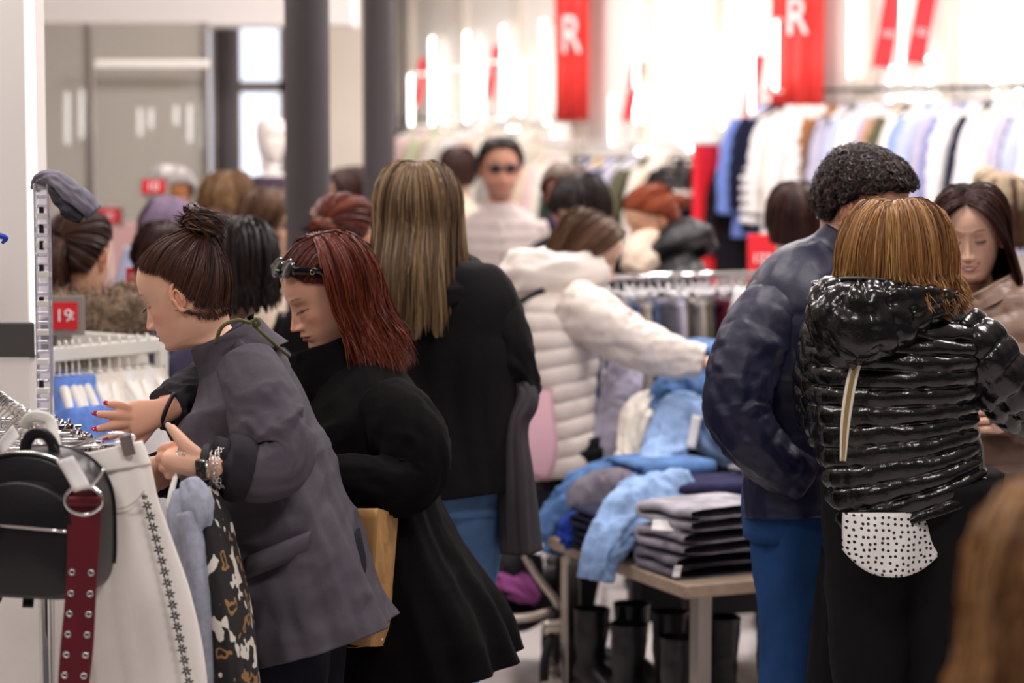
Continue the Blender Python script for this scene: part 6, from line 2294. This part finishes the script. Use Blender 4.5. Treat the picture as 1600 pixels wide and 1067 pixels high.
# clear slotted merchandiser post
cp_ = W(68, 460, 5.3)
z1, z0 = W(68, 286, 5.3)[2], W(68, 700, 5.3)[2]
sp = thing('slotted_display_post', 'clear plastic slotted display post beside the white pillar', 'display post', (cp_[0], cp_[1], 0))
mb = MB()
hw = 12.5 / FPX * 5.3
for sx in (-1, 1):
    mb.box((cp_[0] + sx * hw * .85, cp_[1], (z0 + z1) / 2), (hw * .15, .012, (z1 - z0) / 2), bev=.002)
mb.box((cp_[0], cp_[1] + .010, (z0 + z1) / 2), (hw * .9, .002, (z1 - z0) / 2))
build('channel', mb, M_clear, sp, smooth=False)
for i, y in enumerate(np.linspace(292, 640, 24)):
    p = W(68, y, 5.3)
    mb = MB(); mb.box((p[0], p[1] - .002, p[2]), (hw * .72, .010, .0035 + .003 * (i % 3 == 0)), bev=.001); build('rung', mb, M_clear if i % 3 else M_whitepl, sp, smooth=False)
for y in (330, 357, 383, 420, 470, 600):
    p = W(66, y, 5.3)
    mb = MB(); mb.box((p[0], p[1] - .008, p[2]), (.005, .004, .010), bev=.001); build('slot_insert', mb, M_black_metal, sp, smooth=False)
mb = MB(); mb.box((cp_[0], cp_[1], z0 / 2), (hw, .014, z0 / 2), bev=.002); build('lower_post', mb, M_whitepl, sp, smooth=False)
mb = MB(); mb.box((cp_[0], cp_[1], .01), (.12, .12, .01), bev=.002); build('foot', mb, M_whitepl, sp, smooth=False)
# garment slung over its top
gc = thing('slung_garment', 'dark grey garment slung over the top of the clear post', 'garment', tuple(W(66, 286, 5.3)))
mb = MB(); mb.loft([[*W(56, 294, 5.33), .008, .010], [*W(64, 281, 5.3), .012, .016], [*W(82, 281, 5.28), .018, .022], [*W(106, 298, 5.26), .024, .026], [*W(130, 318, 5.25), .024, .024], [*W(146, 334, 5.25), .019, .018]], (0, -1, .2), 36, 60, wrinkles(.005, 16, 4, None, 2.0)); build('sleeve', mb, GM['grey'], gc)
mb = MB(); mb.loft([[*W(84, 292, 5.27), .012, .008], [*W(98, 312, 5.25), .020, .010], [*W(116, 334, 5.24), .016, .008], [*W(128, 343, 5.24), .006, .005]], (0, -1, .2), 24, 30, wrinkles(.005, 30, 7)); build('loose_hem', mb, GM['charcoal'], gc)
# blue hook at the left edge
mb = MB(); mb.loft([[*W(-12, 366, 5.0), .006, .004], [*W(2, 369, 5.0), .006, .004], [*W(10, 372, 5.0), .005, .004], [*W(3, 380, 5.0), .003, .003]], (0, -1, 0), 8, 14)
tag(build('blue_hanger_tip', mb, mat('blue_plastic', '#1c3fb8', rough=.3)), 'bright blue plastic hanger tip before the white pillar', 'hanger')
# clothes held by the woman in the blazer
t = thing('held_hoodie', 'heather grey hoodie on a white hanger held by the blazer woman', 'hoodie', tuple(W(300, 1067, 4.4)))
mb = MB(); mb.loft([[*W(284, 762, 4.44), .020, .05], [*W(290, 785, 4.44), .034, .07], [*W(296, 830, 4.44), .036, .09], [*W(306, 900, 4.44), .034, .11], [*W(318, 990, 4.44), .032, .12], [*W(328, 1100, 4.44), .030, .12]], (0, 1, 0), 48, 60, folds_v(.010, 2, 1, 5, .3)); build('hoodie', mb, M_hood, t)
mb = MB(); mb.loft([[*W(296, 752, 4.37), .014, .02], [*W(306, 778, 4.36), .026, .028], [*W(312, 815, 4.355), .020, .022], [*W(312, 842, 4.355), .008, .012]], (0, -1, 0), 32, 24, wrinkles(.005, 18, 4)); build('hood', mb, M_hood, t)
mb = MB(); mb.loft([[*W(296, 800, 4.36), .020, .03], [*W(308, 880, 4.35), .021, .035], [*W(322, 980, 4.35), .022, .035], [*W(332, 1090, 4.35), .020, .03]], (0, -1, 0), 28, 40, wrinkles(.004, 10, 6)); build('sleeve', mb, M_hood, t)
mb = MB(); mb.loft([[*W(274, 745, 4.41), .005, .003], [*W(268, 770, 4.40), .006, .0035], [*W(264, 795, 4.40), .006, .0035]], (0, -1, 0), 8, 12); mb.tube([W(274, 748, 4.41), W(277, 735, 4.43), W(284, 730, 4.45)], .003, 6, nr=8); build('hanger', mb, M_whitepl, t)
t = thing('held_leopard_knit', 'leopard patterned knit on a white hanger held by the blazer woman', 'knitwear', tuple(W(350, 1067, 4.4)))
M_leo = bpy.data.materials.new('leopard_knit')
M_leo.use_nodes = True
nt = M_leo.node_tree
bs = nt.nodes['Principled BSDF']
bs.inputs['Roughness'].default_value = .95
tc = nt.nodes.new('ShaderNodeTexCoord')
n1 = nt.nodes.new('ShaderNodeTexNoise'); n1.inputs['Scale'].default_value = 22; n1.inputs['Detail'].default_value = 2
n2 = nt.nodes.new('ShaderNodeTexNoise'); n2.inputs['Scale'].default_value = 13; n2.inputs['Detail'].default_value = 1
nt.links.new(tc.outputs['Object'], n1.inputs['Vector']); nt.links.new(tc.outputs['Object'], n2.inputs['Vector'])
r1 = nt.nodes.new('ShaderNodeValToRGB'); r1.color_ramp.interpolation = 'CONSTANT'
r1.color_ramp.elements[0].color = (.75, .70, .62, 1); r1.color_ramp.elements[1].position = .42; r1.color_ramp.elements[1].color = (.012, .010, .010, 1)
e = r1.color_ramp.elements.new(.60); e.color = (.32, .17, .06, 1)
e = r1.color_ramp.elements.new(.66); e.color = (.012, .010, .010, 1)
nt.links.new(n1.outputs['Fac'], r1.inputs['Fac']); nt.links.new(r1.outputs['Color'], bs.inputs['Base Color'])
n3 = nt.nodes.new('ShaderNodeTexNoise'); n3.inputs['Scale'].default_value = 260
bu = nt.nodes.new('ShaderNodeBump'); bu.inputs['Strength'].default_value = .6; bu.inputs['Distance'].default_value = .003
nt.links.new(n3.outputs['Fac'], bu.inputs['Height']); nt.links.new(bu.outputs['Normal'], bs.inputs['Normal'])
mb = MB(); mb.loft([[*W(316, 764, 4.44), .020, .05], [*W(328, 795, 4.44), .028, .08], [*W(344, 870, 4.44), .034, .11], [*W(360, 960, 4.44), .038, .13], [*W(370, 1090, 4.44), .042, .14]], (0, 1, 0), 48, 60, folds_v(.012, 2, 1, 9, .4)); build('knit', mb, M_leo, t)
mb = MB(); mb.loft([[*W(300, 745, 4.45), .004, .003], [*W(306, 755, 4.45), .005, .0035], [*W(322, 772, 4.45), .005, .0035]], (0, -1, 0), 8, 12); mb.tube([W(300, 748, 4.45), W(292, 734, 4.46)], .003, 6); build('hanger', mb, M_whitepl, t)
# kraft paper bag between the coats
kb = thing('kraft_paper_bag', 'brown kraft paper shopping bag between grey blazer and black coat', 'bag', tuple(W(565, 1010, 4.98)))
T = dict(a=W(510, 794, 4.95), b=W(591, 794, 4.90), c=W(622, 805, 5.03), d=W(540, 803, 5.08), e=W(505, 1004, 4.95), f=W(578, 1010, 4.90), g=W(606, 1008, 5.03), h=W(530, 1004, 5.08))


def sheet(p0, p1, p2, p3, n=14, m=14, amp=.004, seed=0):
    V = []
    nn = nrm(np.cross(p1 - p0, p3 - p0))
    for v in np.linspace(0, 1, m):
        for u in np.linspace(0, 1, n):
            q = (p0 * (1 - u) + p1 * u) * (1 - v) + (p3 * (1 - u) + p2 * u) * v
            V.append(q + nn * amp * float(fbm(u * 3 + seed, v * 3, seed, 2)) * math.sin(u * PI) ** .5)
    return np.array(V), [gridf(m, n)]


for nm, q, sd in (('front_face', 'abfe', 1), ('gusset', 'bcgf', 4), ('back_face', 'cdhg', 7), ('far_gusset', 'daeh', 9), ('base', 'efgh', 3)):
    mb = MB(); mb.add(*sheet(*[T[x] for x in q], amp=.010 if 'gusset' in nm else .006, seed=sd)); build(nm, mb, M_kraft, kb, solid=.0012, smooth=nm != 'gusset')
mb = MB(); mb.box(W(588, 1000, 4.955), (.016, .001, .002), rotz(.6)); build('printed_line', mb, M_white, kb, smooth=False)

# ================================================================== DENIM TABLE
D1 = [cloth('denim_%d' % i, c, var=(14, .4), bump=(260, .5, .002), bump2=(22, .6, .012)) for i, c in enumerate(('#5679ac', '#8aa6cf', '#33507f', '#23243c', '#75707a', '#938d97', '#232244', '#a09da4', '#17161d', '#45699f'))]
P0 = W(1075, 912, 6.3)
zt_ = P0[2]
ua = R(24)
ud = np.array([-math.sin(ua), math.cos(ua), 0])       # back along the left side
ur = np.array([math.cos(ua), math.sin(ua), 0])        # along the front
RT = np.column_stack([ur, ud, [0, 0, 1]])


def tp(r_, d_, z):
    q = P0 + ur * r_ + ud * d_
    return np.array([q[0], q[1], z])


tb = thing('display_table', 'low wooden display table piled with folded denim', 'table', tuple(tp(.45, .45, 0)))
mb = MB(); mb.box(tp(.45, .44, zt_ - .018), (.47, .46, .018), RT, .004); build('table_top', mb, M_wood, tb, smooth=False)
for r_, d_ in ((.04, .04), (.86, .04), (.04, .84), (.86, .84)):
    mb = MB(); mb.box(tp(r_ + .02, d_, (zt_ - .036) / 2 + .05), (.022, .022, (zt_ - .036) / 2 - .05), RT, .003); build('leg', mb, M_steel, tb, smooth=False)
mb = MB(); mb.box(tp(.45, .8, zt_ - .06), (.42, .012, .024), RT, .003); build('apron', mb, M_steel, tb, smooth=False)
pl_ = MB(); pl_.box(tp(.45, .45, .05), (.46, .46, .05), RT, .005)
tag(build('plinth', pl_, mat('pale_plinth', '#b9b0a8', rough=.5), smooth=False), 'pale low plinth under the display table carrying dark boots', 'plinth')
# upper tier
zu = W(1090, 660, 7.15)[2]
ut = thing('upper_display_table', 'taller display table behind the low one with blue denim on top', 'table', tuple(tp(.9, 1.22, 0)))
mb = MB(); mb.box(tp(.9, 1.22, zu - .015), (.37, .22, .015), RT, .004); build('table_top', mb, M_wood, ut, smooth=False)
for r_, d_ in ((.56, 1.03), (1.24, 1.03), (.56, 1.41), (1.24, 1.41)):
    mb = MB(); mb.box(tp(r_, d_, (zu - .03) / 2), (.018, .018, (zu - .03) / 2), RT, .003); build('leg', mb, M_black_metal, ut, smooth=False)
mb = MB(); mb.box(tp(.9, 1.41, zu * .55), (.33, .008, zu * .4), RT); build('shade_board', mb, M_dark, ut, smooth=False)  # near-black sheet standing in for the shade beneath the taller table


def folded(name, lab, grp, c, w, dp, layers, t, m_, rz, seed=0):
    """one garment folded into layers: a sheet snaking back and forth"""
    path = []
    for k in range(layers):
        z = k * t * 2.05 + t
        y0, y1 = (-dp, dp) if k % 2 == 0 else (dp, -dp)
        ys = np.linspace(y0, y1, 9)
        path += [(y, z) for y in ys]
        if k < layers - 1:
            for a_ in np.linspace(-PI / 2, PI / 2, 6)[1:-1]:
                path.append((y1 + np.sign(y1) * t * 1.02 * math.cos(a_), z + t * 1.02 + t * 1.02 * math.sin(a_)))
    path = np.array(path)
    n, mx = len(path), 9
    tg_ = nrm(np.gradient(path, axis=0))
    nn = np.column_stack([-tg_[:, 1], tg_[:, 0]])
    V = []
    for sgn in (1, -1):
        q = path + nn * t * .92 * sgn
        for x in np.linspace(-w, w, mx) * sgn:
            e = (1 - (abs(x) / w) ** 6)
            wob = .004 * pn(q[:, 0] * 14 + seed, q[:, 1] * 60, np.full(n, x * 9 + seed))
            mid = path
            qq = mid + (q - mid) * (.55 + .45 * e)
            V.append(np.column_stack([np.full(n, x) + wob, qq[:, 0] + wob, np.maximum(qq[:, 1] + wob * .6, .0005)]))
    V = np.array(V)          # [2*mx, n, 3]
    Vw = V.reshape(-1, 3) @ rotz(rz).T + np.asarray(c)
    mb = MB()
    mb.add(Vw, [gridf(2 * mx, n, False)[:, ::-1]])
    idx = np.arange(2 * mx * n).reshape(2 * mx, n)
    a0, b0 = idx[0], idx[-1]
    mb.F.append(np.stack([a0[:-1], a0[1:], b0[1:], b0[:-1]], -1))
    o = build(name, mb, m_)
    o.data.materials[0] = m_
    return tag(o, lab, 'trousers', grp)


TZ = ua


def pile(r_, d_, n, mats, lab, grp, w=.13, dp=.10, t=.008, z=None, rz=0, name='folded_jeans', layers=3):
    z = zt_ if z is None else z
    for k in range(n):
        folded(name, lab[k % len(lab)] if isinstance(lab, list) else lab, grp, tp(r_, d_, z + .001 + k * (2 * t * layers + .004)), w * (1 - .03 * k), dp, layers, t, mats[k % len(mats)], TZ + rz + .08 * ((k * 7) % 3 - 1), k + r_ * 10)


pile(.15, .16, 3, [D1[4], D1[5], D1[7]], ['grey folded trousers lowest of the pile at the table corner', 'grey folded trousers in the middle of the corner pile', 'pale grey folded trousers topmost of the corner pile'], None, .16, .11, .015, rz=.1, layers=2)
pile(.50, .16, 3, [D1[5], D1[4], D1[5]], ['grey folded jeans lowest of the pile against the man in jeans', 'grey folded jeans in the middle of the pile against the man in jeans', 'grey folded jeans topmost of the pile against the man in jeans'], None, .15, .11, .015, layers=2)
pile(.06, .50, 2, [D1[8], D1[3]], ['near black folded jeans under the dark navy pair', 'dark navy folded jeans behind the grey corner pile'], None, .12, .09, .010)
pile(.34, .52, 3, [D1[6], D1[3], D1[6]], ['indigo folded jeans lowest of the middle pile', 'dark navy folded jeans in the middle pile', 'indigo folded jeans topmost of the middle pile'], None, .14, .10, .010, rz=-.2)
pile(.62, .58, 4, [D1[2], D1[6], D1[7], D1[2]], ['mid blue folded jeans lowest of the tall pile', 'indigo folded jeans second in the tall pile', 'pale grey folded jeans third in the tall pile', 'mid blue folded jeans topmost of the tall pile'], None, .13, .10, .011, rz=.2)
pile(.30, .74, 3, [D1[9], D1[2], D1[0]], ['bright blue folded jeans lowest of the rear pile', 'mid blue folded jeans in the rear pile', 'light blue folded jeans topmost of the rear pile'], None, .13, .10, .012)
pile(.80, .72, 4, [D1[2], D1[7], D1[0], D1[2]], ['mid blue folded jeans lowest of the pile below the taller table', 'pale grey folded jeans second below the taller table', 'light blue folded jeans third below the taller table', 'mid blue folded jeans topmost below the taller table'], None, .12, .10, .012)
pile(.98, 1.18, 3, [D1[0], D1[1], D1[0]], ['blue folded jeans lowest on the taller table', 'light blue folded jeans in the middle on the taller table', 'blue folded jeans topmost on the taller table'], None, .13, .10, .014, z=zu)
pile(.70, 1.20, 2, [D1[9], D1[0]], ['bright blue folded jeans under the crumpled pair on the taller table', 'blue crumpled jeans on the taller table'], None, .12, .10, .016, z=zu, rz=.4)


def drape(name, lab, pts, m_, a_=.06, b_=.022, seed=0, amp=.010, cat='trousers'):
    """a garment draped along points px,py,d(,a)"""
    st = [[*W(q[0], q[1], q[2]), (q[3] if len(q) > 3 else a_), b_] for q in pts]
    mb = MB(); mb.loft(st, (.1, -.75, .65), 40, 70, both(wrinkles(amp, 12, seed, None, 1.5), folds_v(amp * .8, 2.2, 1, seed, .5)), p=2.3)
    return tag(build(name, mb, m_), lab, cat)


drape('draped_jeans', 'light blue jeans leg hanging from the taller table down to the low table', [(1098, 630, 7.45, .055), (1066, 642, 7.32, .06), (1044, 690, 7.2, .06), (1030, 740, 7.05, .06), (1012, 775, 6.85, .08)], D1[1], b_=.022, seed=2)
drape('draped_jeans', 'pale blue jeans sprawled over the low table and its edge', [(1075, 765, 6.85, .055), (1030, 778, 6.75, .075), (990, 800, 6.65, .072), (958, 838, 6.58, .052), (938, 868, 6.55, .042), (930, 905, 6.55, .036)], D1[1], b_=.04, seed=5, amp=.014)
drape('draped_jeans', 'mid blue jeans leg curling over the table edge', [(1000, 745, 7.1, .06), (940, 752, 7.1, .07), (895, 790, 7.08, .06), (865, 822, 7.08, .045), (852, 862, 7.08, .035)], D1[0], b_=.035, seed=7, amp=.014)
drape('draped_trousers', 'grey trousers spread over the rear corner of the table', [(990, 762, 6.95, .05), (950, 768, 6.95, .07), (915, 782, 6.95, .06), (900, 800, 6.95, .03)], D1[4], b_=.03, seed=9)
drape('draped_garment', 'royal blue garment tucked under the draped jeans', [(960, 830, 6.8, .05), (910, 822, 6.85, .06), (885, 832, 6.9, .04)], cloth('royal_blue', '#1f3fa0'), b_=.03, seed=3, cat='garment')
drape('draped_jeans', 'blue jeans crumpled over the edge of the taller table', [(1140, 612, 7.5, .065), (1092, 606, 7.48, .085), (1048, 622, 7.46, .065), (1024, 650, 7.42, .03)], D1[0], b_=.04, seed=12, amp=.016)
drape('draped_jeans', 'sky blue jeans bundled under the man elbow', [(1100, 655, 7.42, .055), (1125, 682, 7.38, .07), (1150, 690, 7.38, .065), (1172, 702, 7.38, .035)], D1[1], b_=.05, seed=14, amp=.014)
drape('hanging_scarf', 'cream scarf sliding down beside the taller table', [(1022, 622, 7.45, .03), (1000, 640, 7.4, .036), (985, 690, 7.3, .032), (975, 740, 7.1, .026)], GM['cream'], b_=.012, seed=4, cat='scarf')
drape('hanging_cardigan', 'grey cardigan hanging beside the cream puffer jacket', [(975, 570, 7.6, .05), (972, 620, 7.55, .06), (960, 690, 7.5, .065), (955, 730, 7.5, .06)], GM['lilac'], b_=.03, seed=8, cat='garment')
paper_tag('white card lying on the piled denim', [W(1020, 812, 6.4), W(1080, 816, 6.4), W(1078, 832, 6.38), W(1018, 828, 6.38)])
paper_tag('white tag hanging from the taller table', [W(1082, 648, 7.15), W(1096, 650, 7.15), W(1086, 702, 7.15), W(1072, 700, 7.15)])
paper_tag('white tag at the near table corner', [W(1054, 884, 6.26), W(1066, 884, 6.26), W(1062, 903, 6.26), W(1050, 902, 6.26)])
paper_tag('white tag on the jeans leg over the table edge', [W(838, 846, 7.0), W(850, 850, 7.0), W(844, 868, 7.0), W(832, 864, 7.0)])


# boots on the plinth
def boot(c, rz, lab, h=.30):
    t = thing('boot', lab, 'boot', tuple(c), 'dark boots on the plinth')
    f = rotz(rz) @ np.array([0, -1., 0])
    c = np.asarray(c)
    mb = MB(); mb.loft([[*(c + [0, 0, h]), .050, .055], [*(c + [0, 0, h * .6]), .046, .05], [*(c + [0, 0, .10]), .038, .045], [*(c + [0, 0, .04]), .036, .05]], f, 24, 24, wrinkles(.004, 12, 3), cap=(False, True)); build('shaft', mb, M_leather, t)
    mb = MB(); mb.loft([[*(c - f * .06 + [0, 0, .045]), .03, .035], [*(c + [0, 0, .05]), .038, .048], [*(c + f * .08 + [0, 0, .036]), .042, .034], [*(c + f * .15 + [0, 0, .026]), .036, .022], [*(c + f * .18 + [0, 0, .02]), .015, .012]], (0, 0, 1), 20, 24); build('foot', mb, M_leather, t)
    mb = MB(); mb.box(c - f * .045 + [0, 0, .02], (.028, .028, .02), rotz(rz), .004); build('heel', mb, M_shoe, t)
    return t


for r_, d_, rz, h in ((.08, .20, .5, .26), (.22, .22, .5, .30), (.08, .50, .6, .24), (.22, .52, .4, .26), (.08, .74, .5, .24), (.22, .76, .6, .24), (.36, .54, .5, .22), (.40, .24, .4, .28), (.52, .26, .5, .28)):
    boot(tp(r_, d_, .10), rz, 'dark leather boot standing on the pale plinth under the table', h)

# ================================================================== STROLLER
sc_ = W(850, 1000, 7.3)
st_ = thing('stroller', 'black baby stroller with pale frame bar and magenta blanket', 'stroller', (sc_[0], sc_[1], 0))
M_strf = mat('stroller_fabric', '#141217', rough=.8, bump=(120, .3, .001))
M_alu = mat('champagne_aluminium', '#d6cbbc', rough=.3, metal=.8)
q = lambda x, y, dd=0.: W(x, y, 7.3 + dd)
for x, y, dd in ((868, 1020, -.05), (868, 1000, .45), (700, 1010, .0), (700, 1000, .5)):
    c = q(x, y, dd)
    r = max(.07, min(.105, c[2]))
    c[2] = r + .012
    mb = MB(); mb.tube([c + np.array([.35 * r * math.cos(t), r * .94 * math.cos(t), r * math.sin(t)]) for t in np.linspace(0, 2 * PI, 32)[:-1]], .014, 10, closed=True); wh = build('wheel', mb, mat('black_tyre', '#101013', rough=.7), st_)
    mb = MB()
    for k in range(5):
        t = k / 5 * 2 * PI
        mb.tube([c, c + np.array([.35 * r * math.cos(t), r * .94 * math.cos(t), r * math.sin(t)])], .006, 6)
    mb.ell(c, (.018, .018, .018), 10, 8)
    build('hub', mb, M_steel, wh)
    mb = MB(); mb.tube([c, c + [0, 0, .10], c + [-.01, 0, .16]], .014, 8, nr=8); build('fork', mb, M_black_metal, st_)
    mb = MB(); mb.loft([[*(c + [-.035, -.02, .125]), .022, .022], [*(c + [.03, -.02, .13]), .022, .022]], (0, 0, 1), 14, 5, p=3); build('fork_cap', mb, M_alu, st_)
mb = MB(); mb.tube([q(780, 968), q(840, 962), q(862, 956)], .014, 10, nr=10); build('cross_tube', mb, M_alu, st_)
mb = MB(); mb.tube([q(862, 956), q(884, 960)], .018, 10); build('joint', mb, M_black_metal, st_)
mb = MB(); mb.tube([q(820, 868), q(832, 890), q(850, 915), q(866, 935), q(876, 960)], .011, 10, nr=16); build('side_tube', mb, M_alu, st_)
mb = MB(); mb.tube([q(824, 872), q(826, 780), q(828, 680), q(826, 602), q(815, 597, .1), q(800, 597, .4)], .012, 10, nr=30); build('handle_tube', mb, M_black_metal, st_)
mb = MB(); mb.loft([[*q(775, 925, .42), .08, .20], [*q(800, 938, .42), .09, .22], [*q(845, 930, .40), .07, .20], [*q(862, 920, .38), .04, .15]], (0, 1, 0), 28, 24, wrinkles(.008, 9, 2)); build('seat', mb, M_strf, st_)
mb = MB(); mb.loft([[*q(775, 860, .3), .05, .2], [*q(790, 865, .3), .08, .22], [*q(800, 930, .3), .08, .22]], (0, 1, 0), 28, 16, wrinkles(.006, 9, 4)); build('backrest', mb, M_strf, st_)
bn = MB(); bn.loft([[*q(768, 895, .15), .035, .06], [*q(795, 905, .14), .045, .09], [*q(820, 918, .12), .036, .09], [*q(840, 935, .12), .015, .06]], (0, 1, 0), 36, 36, both(wrinkles(.012, 12, 5), folds_v(.012, 3, 1, 5, .6)))
tag(build('blanket', bn, cloth('magenta_fleece', '#a95a9c')), 'magenta fleece blanket bundled in the black stroller', 'blanket')
